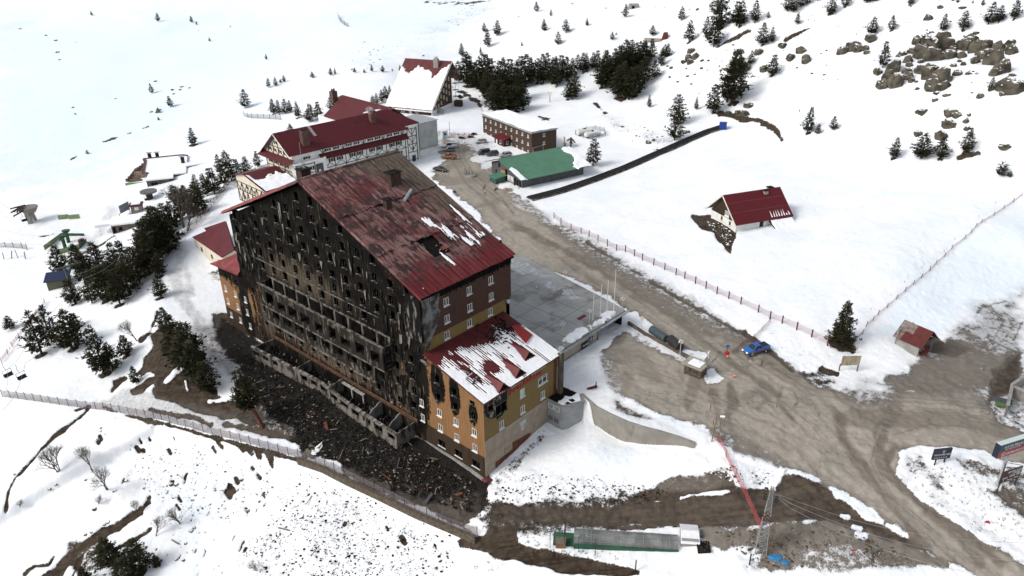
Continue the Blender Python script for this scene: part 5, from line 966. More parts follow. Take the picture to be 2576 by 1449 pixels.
for u in (1.5,): window(kf,'y',0,1.4,.8,.8,1.1,'plain',(GLASS,WHITE,WHITE))
window(kf,'x',0,2.2,.8,.9,1.1,'plain',(GLASS,WHITE,WHITE)); mb=MB(); mb.box(-.08,0,4.4,5.3,-.6,1.7); mb.build('door',WHITE,kf)
# ---------------- green-roofed hall ----------------
gh=thing('green_roofed_hall','low grey hall with a broad green metal roof and snow on its lower edge','building',(3.4,210.5,8.5),R(-32.5))
GREYW=M('grey_wall',(.10,.10,.105),(.07,.07,.075),s=.8,rough=.85); gz=lambda y:3.0+(y+1.4)*.264
mb=MB(); wall(mb,facing_x(0),[(0,-2),(17.3,-2),(17.3,4.2),(11.5,6.2),(0,3.2)],[(12.2,13.2,3.6,4.8),(14.3,15.3,.0,2.4)]); mb.add([(0,0,-2),(23,0,-2),(23,0,3.2),(0,0,3.2)],[(0,1,2,3)]); mb.build('wall',GREYW,gh)
mb=MB(); mb.slab([(-1.2,-1.4,3.0),(24.2,-1.4,3.0),(25.3,11.5,gz(11.5)),(-1.2,11.5,gz(11.5))],(0,0,.18)); mb.build('roof',GRN,gh); mb=MB(); mb.slab([(-1.2,11.5,gz(11.5)),(25.3,11.5,gz(11.5)),(25.3,19.4,3.8),(-1.2,19.4,3.8)],(0,0,.18)); mb.build('rear_roof',WOOD,gh)
mb=MB(); mb.box(-.06,.3,12.2,13.2,3.6,4.8); mb.box(.1,.3,14.3,15.3,0,2.4); mb.build('dark_opening',DARKIN,gh)
mb=MB(); mb.box(-.05,-.01,8.7,11.9,1.3,3.1); mb.build('orange_boarding',M('chipboard',(.42,.21,.08),(.34,.17,.06),s=3),gh)
mb=MB(); mb.box(-.9,-.8,3.4,6.6,1.2,2.9); sg=mb.build('sign_board',M('offwhite_sign',(.6,.58,.54),(.5,.48,.44),s=4),gh)
text('\u2302\u2302'.replace('\u2302','A'),sg,(-.92,5.6,2.1),(R(90),0,R(-90)),.75,TIMB,'sign_letters',.01); text('CENTER',sg,(-.92,6.3,1.4),(R(90),0,R(-90)),.6,TIMB,'sign_letters',.01)
mb=MB(); mb.box(-.8,0,3.2,3.5,-1.5,2.8); mb.box(-1.1,0,-.2,3.2,-1.5,-.9); mb.box(-1.1,-.9,0.1,.3,-1,2.6); mb.build('porch_frame',GREYW,gh); mb=MB(); mb.box(-.06,.0,.6,2.8,-1.2,2.2); mb.box(-.09,-.01,4.,6.2,-1.2,1.1); mb.build('shop_door',DARKIN,gh)
mb=MB(); mb.bar((-.35,8.4,.5),(-.35,8.4,3.9),.25,8); mb.build('duct_pipe',CHAR,gh)
def ghm(U,V):
    a=.8-np.hypot((U+1.2)/2.6,(V+1.5)/6.5)+np.where(U<.6,.35,0)*sst(9,5,V); b=(U-22.2+ .9*np.sin(V*.8))*.7+sst(9.5,8,V)*.4-.3-sst(3,9.5,V)*.0; b=np.where(V<10.5,b,-1); c=1-np.hypot((U-25)/5.5,(V+1)/5.5)
    return np.minimum(.5,np.maximum(np.maximum(a,b),c)+(fbm(U,V,1.4,3,5)-.5)*.5)
patch('snow_cover',SNOW,gh,lambda u,v:(u,v,gz(v)+.18),-1.6,24.8,-1.9,11.4,.22,ghm,.45)
mb=MB(); mb.box(24.2,25.,12,12.8,5.5,7.4); mb.bar((24.6,12.4,7.4),(24.6,12.4,9.4),.2,8); mb.build('chimney',M('stone_grey2',(.26,.23,.2),(.18,.16,.14),s=3),gh)
gs=thing('green_stall','small green glazed stall in front of the green-roofed hall','stall',tuple(Fr((3.4,210.5,8.5),R(-32.5)).w(-4.6,7.5,-.1)),R(-32.5))
mb=MB(); mb.box(0,3.6,0,3.6,-.6,1.2); mb.build('wall',M('green_panel',(.05,.11,.09),(.035,.08,.065),s=1),gs); mb=MB(); mb.box(.1,3.5,.1,3.5,1.2,2.1); mb.build('glazing',M('green_glass',(.06,.12,.1),rough=.2),gs); mb=MB(); mb.slab([(-.5,-.4,2.1),(4,-.4,2.5),(4,4,2.5),(-.5,4,2.1)],(0,0,.1)); mb.build('roof',GRN,gs)
for k,(dx,dy,lab) in enumerate(((-9,4,'wooden pallet fence beside the green stall'),(-6.5,1.5,'bundle of upright firewood beside the green stall'))):
    fo=thing('pallet_fence' if k==0 else 'firewood_bundle',lab,'fence' if k==0 else 'firewood',tuple(Fr((3.4,210.5,8.5),R(-32.5)).w(dx,dy+3,-.6)),R(-32.5-50))
    for i in range(10): mb=MB(); mb.box(i*.4*(1-k*.5)-2,i*.4*(1-k*.5)-1.75,rr.uniform(-.1,.1)-(k*rr.uniform(0,.8)),.1,-.4,.9+rr.uniform(0,.4)); mb.build('plank',M('weathered_wood',(.16,.12,.09),(.09,.07,.055),s=3),fo)
o=G(1192,440); ft=thing('small_monument','upright stone posts on a low round base in the yard','monument',o,0)
mb=MB(); mb.bar((0,0,-.3),(0,0,.35),1.9,14,r1=1.7); mb.build('base',CONC,ft)
for i in range(6): a=i*.7; mb=MB(); mb.bar((math.cos(a)*1.2-.8,math.sin(a)*.9,.3),(math.cos(a)*1.2-.8,math.sin(a)*.9,1.6+.6*(i%3)),.17,6); mb.build('post',M('pale_stone',(.33,.3,.25),(.22,.2,.17),s=3),ft)
# ---------------- chalet ----------------
cf=thing('chalet','small white chalet with steep dark red roof alone in the snow field','house',(55.6,169.7,11),R(-20))
hs=[(6.1,.4,.9,1.2),(2.6,.2,.9,1.2)]
mb=MB(); wall(mb,facing_x(0),[(0,-2.5),(10.6,-2.5),(10.6,2.4),(0,2.4)],holes_of(hs)); mb.add([(0,0,-2.5),(15.5,0,-2.5),(15.5,0,2.3),(0,0,2.3)],[(0,1,2,3)]); mb.build('wall',PLAST,cf)
for u,z,w_,h_ in hs: window(cf,'x',0,u,z,w_,h_,'plain',(GLASS,CR[0],CR[0]))
mb=MB(); wall(mb,facing_x(-.12),[(-.2,1.8),(10.8,1.8),(5.6,7.0)],[(3.1,4.9,2.1,3.6)]); mb.build('board_gable',siding('gable_boards',(.05,.033,.016),(.033,.022,.012),(.012,.008,.005)),cf); window(cf,'x',-.12,4.,2.1,1.8,1.5,'plain',(M('curtain_glass',(.3,.33,.33),rough=.3),WHITE,WHITE))
cz=lambda y:1.55+(y+.9)*.87
CRF=M('crimson_roof',(.105,.010,.015),(.09,.009,.013),s=1.5,rough=.55,wave=(0,.25,.3,1))
mb=MB(); mb.slab([(-.9,-.9,1.55),(16.4,-.9,1.55),(16.4,5.6,cz(5.6)),(-.9,5.6,cz(5.6))],(0,0,.2)); mb.slab([(-.9,5.6,cz(5.6)),(16.4,5.6,cz(5.6)),(16.4,12.,1.7),(-.9,12.,1.7)],(0,0,.2)); ro=mb.build('roof',CRF,cf)
for v in (1.5,3.6): 
    mb=MB()
    for i in range(34): mb.box(-.5+i*.5,-.42+i*.5,v,v+.08,cz(v)+.22,cz(v)+.3)
    mb.build('screw_heads',M('screw',(.3,.2,.19)),ro,kind='stuff')
mb=MB(); mb.slab([(-.95,-1.,1.3),(-.95,5.6,cz(5.6)-.1),(-.95,5.6,cz(5.6)+.3),(-.95,-1.,1.75)],(-.1,0,0)); mb.slab([(-.95,5.6,cz(5.6)-.1),(-.95,12.1,1.4),(-.95,12.1,1.9),(-.95,5.6,cz(5.6)+.3)],(-.1,0,0)); mb.build('bargeboard',CREAM,ro)
for x,y,h in ((11.4,4.9,.5),(13.9,6.4,.6)):
    mb=MB(); mb.box(x-.6,x+.6,y-.5,y+.5,5.2,cz(4.7)+h+.3); c_=mb.build('chimney',M('chalk_chimney',(.42,.38,.33),(.25,.22,.19),s=4),ro); mb=MB(); mb.box(x-.8,x+.8,y-.65,y+.65,cz(4.7)+h+.3,cz(4.7)+h+.45); mb.build('chimney_cap',CHAR,c_)
mb=MB(); mb.box(7.,8.1,-.06,.0,-1.2,1.3); mb.build('door',TIMB,cf)
mb=MB(); mb.slab([(9.4,-.5,1.3),(15.8,-.5,1.3),(16.,-4.6,-1.1),(9.8,-4.8,-1.2)],(0,0,-.2)); ln=mb.build('lean_to_roof',WOOD,cf); patch('snow_cover',SNOW,ln,lambda u,v:(u,v,1.3+(v+.5)*.57+.02),9.5,15.9,-4.8,-.3,.2,lambda U,V:inpoly(U,V,[(9.5,-.3),(15.9,-.3),(15.9,-4.8),(9.9,-4.8)])+.2+(vnoise(U,V,.5,2)-.5)*.2,.35)
mb=MB(); mb.beam((9.5,-.4,1.2),(9.9,-5,-1.3),.25,.25); mb.build('lean_to_beam',TIMB,ln)
for i in range(8): u=10.+i*.75; mb=MB(); mb.slab([(u,-.5,cz(-.5)+.2),(u+.35,-.5,cz(-.5)+.2),(u+.2,.4+rr.random()*.9,cz(.9)+.2)],(0,0,.06)); mb.build('snow_spike',SNOW,ln)
# ---------------- open shed right ----------------
sf=thing('open_shed','small open-ended shed with rusty red and bare tin roof, half buried in snow','shed',(76,118.1,5.7),R(-33))
mb=MB(); mb.box(0,.25,0,4.6,-1.5,2.5); mb.box(4.7,4.95,0,4.6,-1.5,2.5); mb.box(0,4.95,4.4,4.6,-1.5,3.9); mb.build('wall',CONC,sf)
TIN=M('rusty_tin',(.10,.017,.015),(.075,.014,.013),s=.8,rough=.6,wave=(1,.3,.5,1))
TIN2=M('bare_tin',(.22,.19,.17),(.12,.07,.06),s=1.6,rough=.55,wave=(1,.3,.5,1))
for (x0,z0,x1,z1) in ((-.5,2.3,1.0,3.6),(1.0,3.65,2.5,5.0),(2.5,5.0,5.5,2.4)):
    for k in range(4):
        y0=-.7+k*1.45; mb=MB(); mb.slab([(x0,y0,z0),(x1,y0,z1),(x1,y0+1.43,z1),(x0,y0+1.43,z0)],(0,0,.06)); mb.build('roof_sheet',TIN if k<2 or (k==2 and x0<0) else TIN2,sf)
mb=MB(); mb.slab([(.3,.3,2.4),(4.7,.3,2.4),(2.5,.3,4.7)],(0,.1,0)); mb.build('dark_gable',CHAR,sf)
for i in range(4): mb=MB(); mb.beam((.6+i*.6,-.5,-.3+i*.2),(2.+i*.8,.4,.3+.2*i),.5,.12); mb.build('red_board',M('red_board',(.2,.05,.035),(.12,.04,.03),s=2),sf)
# ---------------- white store with red roof left of the burnt wing ----------------
o=G(497,598); rb_=Fr(o,R(-46)); st=thing('red_roofed_store','cream store building with plain red roof behind the burnt wing','building',o,R(-46))
pts=[]
for p in ((488,577),(523,563),(518,556),(572,539),(592,612),(560,630)):
    h=rb_.hit(*p,(0,1.2,2.6),(-.3,0,1)); pts.append(tuple(h))
mb=MB(); mb.slab(pts,(0,0,.2)); mb.build('roof',REDROOFY,st)
mb=MB()
q=[pts[i] for i in (0,5,4,3,2,1)]; q=[(a*1.0+.25,b,c) for a,b,c in q]
for i in range(6): a,b=q[i],q[(i+1)%6]; mb.poly([(a[0],a[1],-6),(b[0],b[1],-6),b,a])
mb.build('wall',CREAM,st)
h0=np.array(q[0]);h1=np.array(q[1])
for t in (.25,.6,.85): c=h0*(1-t)+h1*t; mb=MB(); mb.box(c[0]-.15,c[0]+.05,c[1]-.35,c[1]+.35,c[2]-2.6,c[2]-1.5); mb.build('window',GLASS,st)
# ---------------- garage, hut, walls ----------------
gg=thing('flat_roofed_garage','low garage with wide dirty concrete roof used as terrace beside the road','garage',HO,HYAW)
RFC=M('dirty_roof_concrete',(.37,.37,.35),(.29,.29,.275),s=.25,rough=.85,con=(.3,.7),dirt=(.17,.16,.145),ds=.18,drng=(.5,.68),bump=.15,bs=2)
RP=[(19.1,5),(45.8,4.6),(47.5,12),(53.5,42),(43,46),(19.8,46)]
mb=MB(); mb.slab([(x,y,9.9) for x,y in RP],(0,0,.45)); gr_=mb.build('roof_slab',RFC,gg)
for x in (24.5,29.5,34.5,39.5): mb=MB(); mb.beam((x,5,10.36),(x+1,45,10.36),.07,.02); mb.build('roof_joint',M('joint_grey',(.14,.135,.125)),gr_)
for y in (12,19,27): mb=MB(); mb.beam((19.6,y,10.36),(49,y,10.36),.07,.02); mb.build('roof_joint',M('joint_grey',(.14,.135,.125)),gr_)
patch('snow_bank',SNOW,gr_,lambda u,v:(u,v,10.35),27,47,4.6,9,.2,lambda U,V:np.minimum(.5,np.maximum(1-np.hypot((U-31.2)/4.2,(V-5.8)/1.5),np.maximum(.8-np.hypot((U-38.5)/2.5,(V-5.6)/1.1),.9-np.hypot((U-42)/2.2,(V-6)/1.3)))+(fbm(U,V,1.5,4,5)-.5)*1.1),.45)
patch('thin_snow',M('dirty_snow',(.5,.52,.53),(.33,.34,.34),s=1.5),gr_,lambda u,v:(u,v,10.35),30,52,14,41,.3,lambda U,V:np.minimum(.5,1-abs(U-(44.5+(V-10)*.2)+1.5)/2.6*1.3+(fbm(U,V,2,5,15)-.5)*4.5-sst(20,14,V)),.03)
mb=MB(); mb.box(19,37.2,5.2,5.5,5.,7.6); mb.box(19,37.2,5.2,5.5,9.6,9.9); mb.build('front_wall',M('blue_grey_wall',(.23,.245,.25),(.17,.18,.185),s=.7,dirt=(.12,.12,.115),ds=.5),gg)
for k in range(3): mb=MB(); mb.box(19+k*6.07,19+k*6.07+6,5.15,5.3,7.6,9.6); mb.build('wall_panel',[CONC,M('boarding',(.38,.33,.26),(.3,.26,.2),s=.8,stretch=(1,1,.3))][k!=9],gg)
mb=MB(); mb.box(18.9,46.5,4.3,4.5,9.75,10.15); mb.box(37,46.5,4.0,4.5,10.0,10.2); mb.build('eave',METAL,gg)
mb=MB(); mb.box(37.2,37.5,5.2,9,5.5,9.9); mb.box(45.2,45.6,5.2,5.6,6,9.9); mb.box(37.5,46.8,14,14.3,5.5,9.9); mb.box(45.4,45.6,5.6,14,5.5,9.9); mb.build('gateway',CHAR,gg)
mb=MB(); mb.box(31.8,33.9,5.05,5.12,7.25,8.6); sb=mb.build('sign_board',TIMB,gg); text('Panduur',sb,(32.3,5.03,7.7),(R(90),0,0),.55,WHITE,'sign_letters',.01)
mb=MB(); mb.bar((34.9,5.14,8.3),(34.9,5.04,8.3),.72,18); rw_=mb.build('round_window',GLASS,gg); mb=MB(); mb.box(34.2,35.6,5.0,5.04,8.27,8.33); mb.box(34.87,34.93,5.0,5.04,7.6,9); mb.build('glazing_bar',WHITE,rw_)
mb=MB(); mb.bar((21.5,16.5,10.3),(21.5,16.5,11.5),.5,12,r1=.33); mb.bar((21.5,16.5,11.6),(21.5,16.5,11.9),.4,12); mb.build('roof_vent',METAL,gg)
mb=MB(); mb.box(36.5,38.8,9,9.8,10.36,10.42); mb.build('red_mat',M('red_mat',(.13,.03,.035),rough=.8),gg)
mb=MB(); mb.bar((24.5,6.2,10.3),(24.5,6.2,10.7),.5,12); mb.build('round_hatch',CHAR,gg)
pole=WHITE
for i,(bx,by,tp) in enumerate(((1489,813,735),(1507.7,806,726),(1524.4,798,714),(1542,791,684))):
    h=HF.hit(bx,by,(0,0,10.35),(0,0,1)); hh=[7,7.3,7.6,9.3][i]
    f_=thing('flagpole',['white flagpole without a flag, nearest the annex','white flagpole with a furled pale flag, second of four','white flagpole with a pale hanging flag, third of four','tallest white flagpole, carrying a red flag'][i],'flagpole',HF.w(*h),HYAW,'flagpoles on the garage roof')
    mb=MB(); mb.bar((0,0,0),(0,0,hh),.09,8,r1=.05); mb.build('pole',pole,f_); mb=MB(); mb.bar((0,0,0),(0,0,.3),.25,8); mb.build('base',METAL,f_)
    if i: mb=MB(); mb.slab([(.05,0,hh*.82),(.3,.08,hh*.8),(.26,.1,hh*.55),(.08,0,hh*.6)],(0,.06,0)); mb.build('flag',M('flag_red',(.3,.02,.03)) if i==3 else M('flag_pale',(.6,.65,.7)),f_)
def lamp(px,py,base,lab,h_=2.6,onroof=True):
    p=HF.w(*HF.hit(px,py,(0,0,10.35),(0,0,1))) if onroof else G(px,py); f_=thing('globe_lamp',lab,'lamp post',p,0,'cream globe lamps'); mb=MB(); mb.bar((0,0,0),(0,0,h_),.06,6)
    for k in range(4): a=k*1.57+.4; mb.bar((0,0,h_-.45),(math.cos(a)*.4,math.sin(a)*.4,h_-.3),.03,4)
    mb.build('post',CREAM,f_)
    for k in range(5): a=k*1.57+.4; x,y,z=(math.cos(a)*.42,math.sin(a)*.42,h_-.15) if k<4 else (0,0,h_+.15); bm=bmesh.new(); bmesh.ops.create_icosphere(bm,subdivisions=1,radius=.17); me=bpy.data.meshes.new('globe'); bm.to_mesh(me); bm.free(); me.materials.append(WHITE); q=bpy.data.objects.new('globe',me); COL.objects.link(q); q.parent=f_; q.location=(x,y,z)
lamp(1340,676,0,'cream globe lamp farthest back along the garage roof edge'); lamp(1422,714,0,'cream globe lamp midway along the road side of the garage roof'); lamp(1563,787,0,'cream globe lamp at the far front corner of the garage roof'); lamp(1480,815,0,'cream globe lamp beside the leftmost flagpole'); lamp(1412,848,0,'cream globe lamp at the near corner of the garage roof')
lamp(1610,838,0,'cream globe lamp standing in the snow strip behind the tubes',2.8,False); lamp(1705,908,0,'single cream lamp post on the low wall near the stone kiosk',3.4,False)
# concrete hut and curved retaining wall
ht=thing('concrete_hut','grey concrete hut with double door built against the annex','hut',HO,HYAW)
mb=MB(); mb.add([(15.6,0,1),(15.6,-3.3,1),(18.9,-5.0,1),(20.4,-3.4,1),(20.4,1,1),(15.6,0,7.05),(15.6,-3.3,7.05),(18.9,-5.0,7.05),(20.4,-3.4,7.05),(20.4,1,7.05)],[(0,1,6,5),(1,2,7,6),(2,3,8,7),(3,4,9,8),(5,6,7,8,9)]); mb.build('wall',M('painted_concrete',(.31,.32,.315),(.25,.26,.255),s=.6,dirt=(.17,.165,.15),ds=.6,drng=(.6,.8)),ht)
mb=MB(); 
for (a,b) in (((15.5,.2),(15.5,-3.4)),((15.5,-3.4),(19,-5.2)),((19,-5.2),(20.5,-3.5))): mb.beam((a[0],a[1],7.1),(b[0],b[1],7.1),.3,.16)
mb.build('coping',CONC,ht)
for k in range(2):
    y=-.75-k*1.25; window(ht,'x',15.58,y,5.4,1.2,1.,'nosill',WINI)
    mb=MB(); mb.box(15.5,15.6,y-.55-.05,y+.45,1.5,4.3); d=mb.build('door',M('grey_steel_door',(.24,.25,.26),rough=.5),ht); 
    for j in range(4): mb=MB(); mb.box(15.46,15.5,y-.42+j*.24,y-.34+j*.24,3.1,4.0); mb.build('vent_slot',BLACK,d)
patch('roof_snow',SNOW,ht,lambda u,v:(u,v,7.08),15.7,20.3,-4.9,.8,.12,lambda U,V:np.minimum(inpoly(U,V,[(15.7,.6),(15.7,-3.2),(18.9,-4.8),(20.3,-3.3),(20.3,.6)]),.4+(fbm(U,V,1.2,4,6)-.5)*2.2-1.1*sst(-3.2,-.5,V)),.18)
patch('roof_soot',BLACK,ht,lambda u,v:(u,v,7.06),15.7,20.3,-4.9,.8,.15,lambda U,V:inpoly(U,V,[(15.7,.6),(15.7,-3.2),(18.9,-4.8),(20.3,-3.3),(20.3,.6)]),.02)
rwl=thing('retaining_wall','stained curved concrete retaining wall running from the hut to the road','retaining wall',(0,0,0),0)
W0=[HF.w(20.4,-3.6,6.95)]+[np.array([*at(*p)]) for p in WALLTOP[1:]]
RWM=M('stained_concrete',(.265,.25,.22),(.215,.2,.175),s=.5,rough=.9,dirt=(.09,.075,.06),ds=.9,dstretch=(1,1,.2),drng=(.58,.75),bump=.15)
for a,b in zip(W0[:-1],W0[1:]):
    d=(b-a)[:2]; d=d/np.linalg.norm(d); n_=np.array([-d[1],d[0]])*.35; mb=MB(); z0=a[2]-5.2 if a is W0[0] else -.0
    mb.slab([(a[0],a[1],max(a[2]-5.5,1.2)),(b[0],b[1],max(b[2]-5.5,1.2)),(b[0],b[1],b[2]+.1),(a[0],a[1],a[2]+.1)],(n_[0],n_[1],0)); mb.build('wall_section',RWM,rwl)
    mb=MB(); mb.beam((a[0]+n_[0]/2,a[1]+n_[1]/2,a[2]+.14),(b[0]+n_[0]/2,b[1]+n_[1]/2,b[2]+.14),.5,.1); mb.build('coping',CONC,rwl)
# plinth walls: strip in front of burnt side, low wall by the parking island
for nm,lab,pp,w_,h_,m_ in (('kerb_wall','long low debris-strewn kerb below the annex side wall',[(1052,1092),(1090,1122),(1130,1148),(1170,1178),(1204,1204)],.5,.3,CONC),('low_parking_wall','low brown wall between parking lot and road strip',[(1578,822),(1620,852),(1680,886),(1735,918),(1745,930)],.45,.8,M('muddy_wall',(.14,.11,.085),(.08,.062,.048),s=1)),('earth_bank_wall','stone-faced wall under the lower wire fence',[(740,1150),(800,1172),(860,1205),(930,1240),(1030,1292),(1120,1333),(1180,1360)],.6,1.2,M('stone_bank',(.12,.095,.07),(.06,.048,.036),s=2.5,bump=.6,bs=5))):
    t_=thing(nm,lab,'wall',(0,0,0),0); P_=[G(*p) for p in pp]
    for a,b in zip(P_[:-1],P_[1:]): mb=MB(); mb.beam((a[0],a[1],a[2]+h_/2-.2),(b[0],b[1],b[2]+h_/2-.2),w_,h_); mb.build('wall_section',m_,t_)
# ---------------- trees ----------------
NEED=[]
for nm,a,b_ in (('needles_a',(.019,.023,.011),(.058,.058,.031)),('needles_b',(.019,.021,.010),(.062,.056,.031))): NEED.append(M(nm,a,b_,s=3.5,con=(.35,.7),rough=.85,spec=.08))
BARK=M('pine_bark',(.06,.04,.028),(.03,.022,.016),s=6,stretch=(1,1,.3),rough=.95)
def crown_mesh(seed,kind):
    r=random.Random(seed); v=[];f=[]
    if kind=='spruce': n=26; prof=lambda t:.235*(1-t)**.85+.012; z0=.08
    elif kind=='bush': n=9; prof=lambda t:.42*math.sqrt(max(0,1-(2*t-.75)**2/1.7)); z0=.02
    else: n=17; prof=lambda t:.215*(1-t)**.85*(.35+1.0*min(1,t*3.2+.25))+.012; z0=.12
    lean=(r.uniform(-.04,.04),r.uniform(-.04,.04))
    for i in range(n):
        t=(i+r.random()*.6)/n; z=z0+(1-z0)*t; R0=prof(t)*r.uniform(.75,1.2); nb=max(3,int((9 if kind!='bush' else 11)*(1-t*.6))); off=r.uniform(0,6.3)
        for k in range(nb):
            if r.random()<.13: continue
            a=off+k*6.283/nb+r.uniform(-.3,.3); L=R0*r.uniform(.55,1.25); up=r.uniform(-.12,.30) if kind!='spruce' else r.uniform(-.35,.0)
            for q in range(4):
                s=.3+.7*(q+r.random())/4; cx=math.cos(a)*L*s+lean[0]*z; cy=math.sin(a)*L*s+lean[1]*z; cz=z+L*s*up
                for _ in range(5):
                    l=(.056 if kind!='bush' else .11)*r.uniform(.6,1.4)*(1.15-.45*t); b=a+r.gauss(0,.8); e=r.gauss(.25,.5); px,py,pz=cx+r.gauss(0,.012),cy+r.gauss(0,.012),cz+r.gauss(0,.010); w_=l*.5; c=r.uniform(0,6.3)
                    d=(math.cos(b)*math.cos(e)*l,math.sin(b)*math.cos(e)*l,math.sin(e)*l); s_=(math.cos(c)*w_,math.sin(c)*w_,r.uniform(-.5,.7)*w_); k0=len(v)
                    v+=[(px-s_[0]*.5,py-s_[1]*.5,pz-s_[2]*.5),(px+d[0]*.6+s_[0]*.5,py+d[1]*.6+s_[1]*.5,pz+d[2]*.6+s_[2]*.5),(px+d[0],py+d[1],pz+d[2]),(px+d[0]*.35-s_[0]*.7,py+d[1]*.35-s_[1]*.7,pz+d[2]*.35-s_[2]*.7)]; f.append((k0,k0+1,k0+2,k0+3))
    me=bpy.data.meshes.new('crown'); me.from_pydata(v,[],f); me.materials.append(NEED[seed%2]); me.update(); return me
def trunk_mesh(seed,kind):
    r=random.Random(seed+90); mb=MB(); top=.93 if kind!='bush' else .5
    mb.bar((0,0,-.12),(0,0,.45),.022,7,r1=.015); mb.bar((0,0,.45),(0,0,top),.015,6,r1=.004)
    for i in range(14 if kind!='spruce' else 6):
        z=r.uniform(.14,.8); a=r.uniform(0,6.3); L=.15*(1-z*.7); mb.bar((0,0,z),(math.cos(a)*L,math.sin(a)*L,z+L*.25),.006,4,r1=.002)
    me=bpy.data.meshes.new('trunk'); me.from_pydata(mb.v,[],mb.f); me.materials.append(BARK); me.update(); return me
PROTO={k:[(crown_mesh(s,k),trunk_mesh(s,k)) for s in rng_] for k,rng_ in (('pine',range(1,8)),('spruce',(21,)),('bush',(31,32,33)))}
TREES=[]; TN=[0]
def scale_at(p): return F/(p[1]*math.cos(TH)-(p[2]-H)*math.sin(TH))
def tree(px,py,hpx,label,kind='pine',wf=1.,group=None,soil=None,lean=0,nm=None):
    p=G(px,py); s=scale_at(p); cz_=math.cos(TH)+max(-.4,min(.4,(CY-py+hpx/2)/F))*math.sin(TH); h=hpx/(s*cz_)
    TN[0]+=1; i=TN[0]; wf*=1.0 if kind!='pine' else (1.14+.2*math.sin(i*2.3)); h*=(.94+.08*math.sin(i*1.7)) if kind=='pine' else .87 if kind=='spruce' else 1; cm,tm=PROTO[kind][i%len(PROTO[kind])]
    o=thing(nm or {'pine':'pine_tree','spruce':'spruce_tree','bush':'young_pine'}[kind],label,'tree',(p[0],p[1],p[2]-.1),i*2.1,group); o.scale=(h*wf,h*wf,h)
    if lean: o.rotation_euler=(0,lean,-i*2.1)
    for n_,m_ in (('trunk',tm),('crown',cm)): q=bpy.data.objects.new(n_,m_); COL.objects.link(q); q.parent=o
    if soil is None: soil=.13*h if (h>5 and i%3) else 0
    if soil: soilpatch((p[0],p[1]-soil*.3),soil)
    return o
A=lambda x:x*.26907
def TL(T,rows,lab,group,**k):
    n=len(rows)
    for i,r_ in enumerate(rows):
        x,y=T(r_[0],r_[1]); kw=dict(k); 
        if len(r_)>3: kw['wf']=r_[3]
        tree(x,y,r_[2]*T(1,0,True),lab(i,r_) if callable(lab) else lab,group=group,**kw)
def tf(ax,ay,s): return lambda x,y,sc=False: s if sc else (ax+x*s,ay+y*s)
T1=tf(0,0,.26907); T2=tf(440.2,0,.29296); T3=tf(1132,0,.29515); T4=tf(1823.8,0,.29507); T5=tf(0,377.3,.2691); T6=tf(0,754.7,.3176); T7=tf(0,1006,.3056)
U1=['tiny pine cut by the top edge above the open slope','large round dark pine near the top of the empty slope','upper of two pines standing close near the top edge','lower, smaller pine under another pine near the top edge','tiny pine alone right of the paired pines near the top','small pine alone midway down the bluish slope','small pine left of the rock scatter on the slope','dark pine on the slope with a soft shadow to its right','pine above the dark rocks beside the gully','small bushy pine below the triangular rock','small pine alone beside the snow-covered stream','tall open-crowned pine left of the row above the snow track','spreading pine on a bare soil patch above the stone restaurant','tiny tree left of centre in the upper slope','tiny seedling beneath the paired pines','tiny shrub beside a rock on the lower left slope','tiny shrub at the left edge of the slope']
for i,r_ in enumerate([(925,45,45),(1545,118,92,1.35),(1858,135,75),(1903,158,38),(2217,190,22),(2022,315,45),(2545,500,65),(1470,785,95),(1640,918,108),(1525,1040,42,1.5),(853,1338,45,1.3),(2335,945,170),(1845,1280,172,1.3),(775,298,15),(1918,212,12),(750,972,18),(20,1245,22)]):
    x,y=T1(r_[0],r_[1]); tree(x,y,r_[2]*.269,U1[i],wf=r_[3] if len(r_)>3 else 1,soil=0 if i!=12 else 1.6)
row=['first','second','third','fourth','fifth','sixth','seventh','eighth','ninth','tenth','eleventh','twelfth']
TL(T2,[(850,700,100),(912,688,80),(952,660,35,1.5),(985,655,75,1.2),(1228,625,62,1.3),(1385,608,68),(1423,600,60),(1590,588,50,1.2),(1675,592,35,1.5),(1740,585,65),(1830,590,65,1.2),(1915,585,32,1.3)],lambda i,r_:'%s small pine from the left in the row along the snow track'%row[i],'pines along the snow track',soil=0)
tree(1021,173,17,'small pine just left of the snow-roofed lodge')
TL(T2,[(885,925,130),(935,930,145),(985,925,140),(1030,915,100)],lambda i,r_:'%s pine from the left in the dark clump above the net fence'%row[i],'pine clump above the net fence')
TL(T2,[(1095,965,150),(1195,1000,180,1.2),(1270,970,150,1.2),(1385,905,140,1.2)],lambda i,r_:['pine standing alone between two clumps behind the timbered hotel','big pine of the pair behind the timbered hotel','right pine of the pair behind the timbered hotel','pine touching the rear gable of the timbered hotel'][i],None)
TL(T2,[(1740,870,90),(1775,865,110),(1815,850,110),(1855,830,120),(1890,800,110)],lambda i,r_:'%s pine from the left beside the snow roof of the brown lodge'%row[i],'pines left of the snow-roofed lodge')
TL(T2,[(1030,1100,100,1.2),(2515,470,110)],lambda i,r_:['pine top just behind the left end of the timbered hotel','slender pine above the left end of the pine belt'][i],None)
U3=['small pine left above the big pine belt','right pine of a close pair above the belt','tall dark pine rising behind its smaller neighbour','upper large pine of the group above the belt','pine beside the small concrete bunker, left','small pine just under the bunker','upright pine between the bunker and the round pine','dark pine right of the upright one, upper slope','large round pine in the middle of the upper slope','small slim pine alone right of the round pine','tiny pine above the belt','conical pine alone on the upper slope, centre right','small pine left of the tiny one near the path post','tiny pine next to the small one near the path post','broad pine left of the rocks near the top','broad pine just above the buried hut','tiny pine at the top edge, centre']
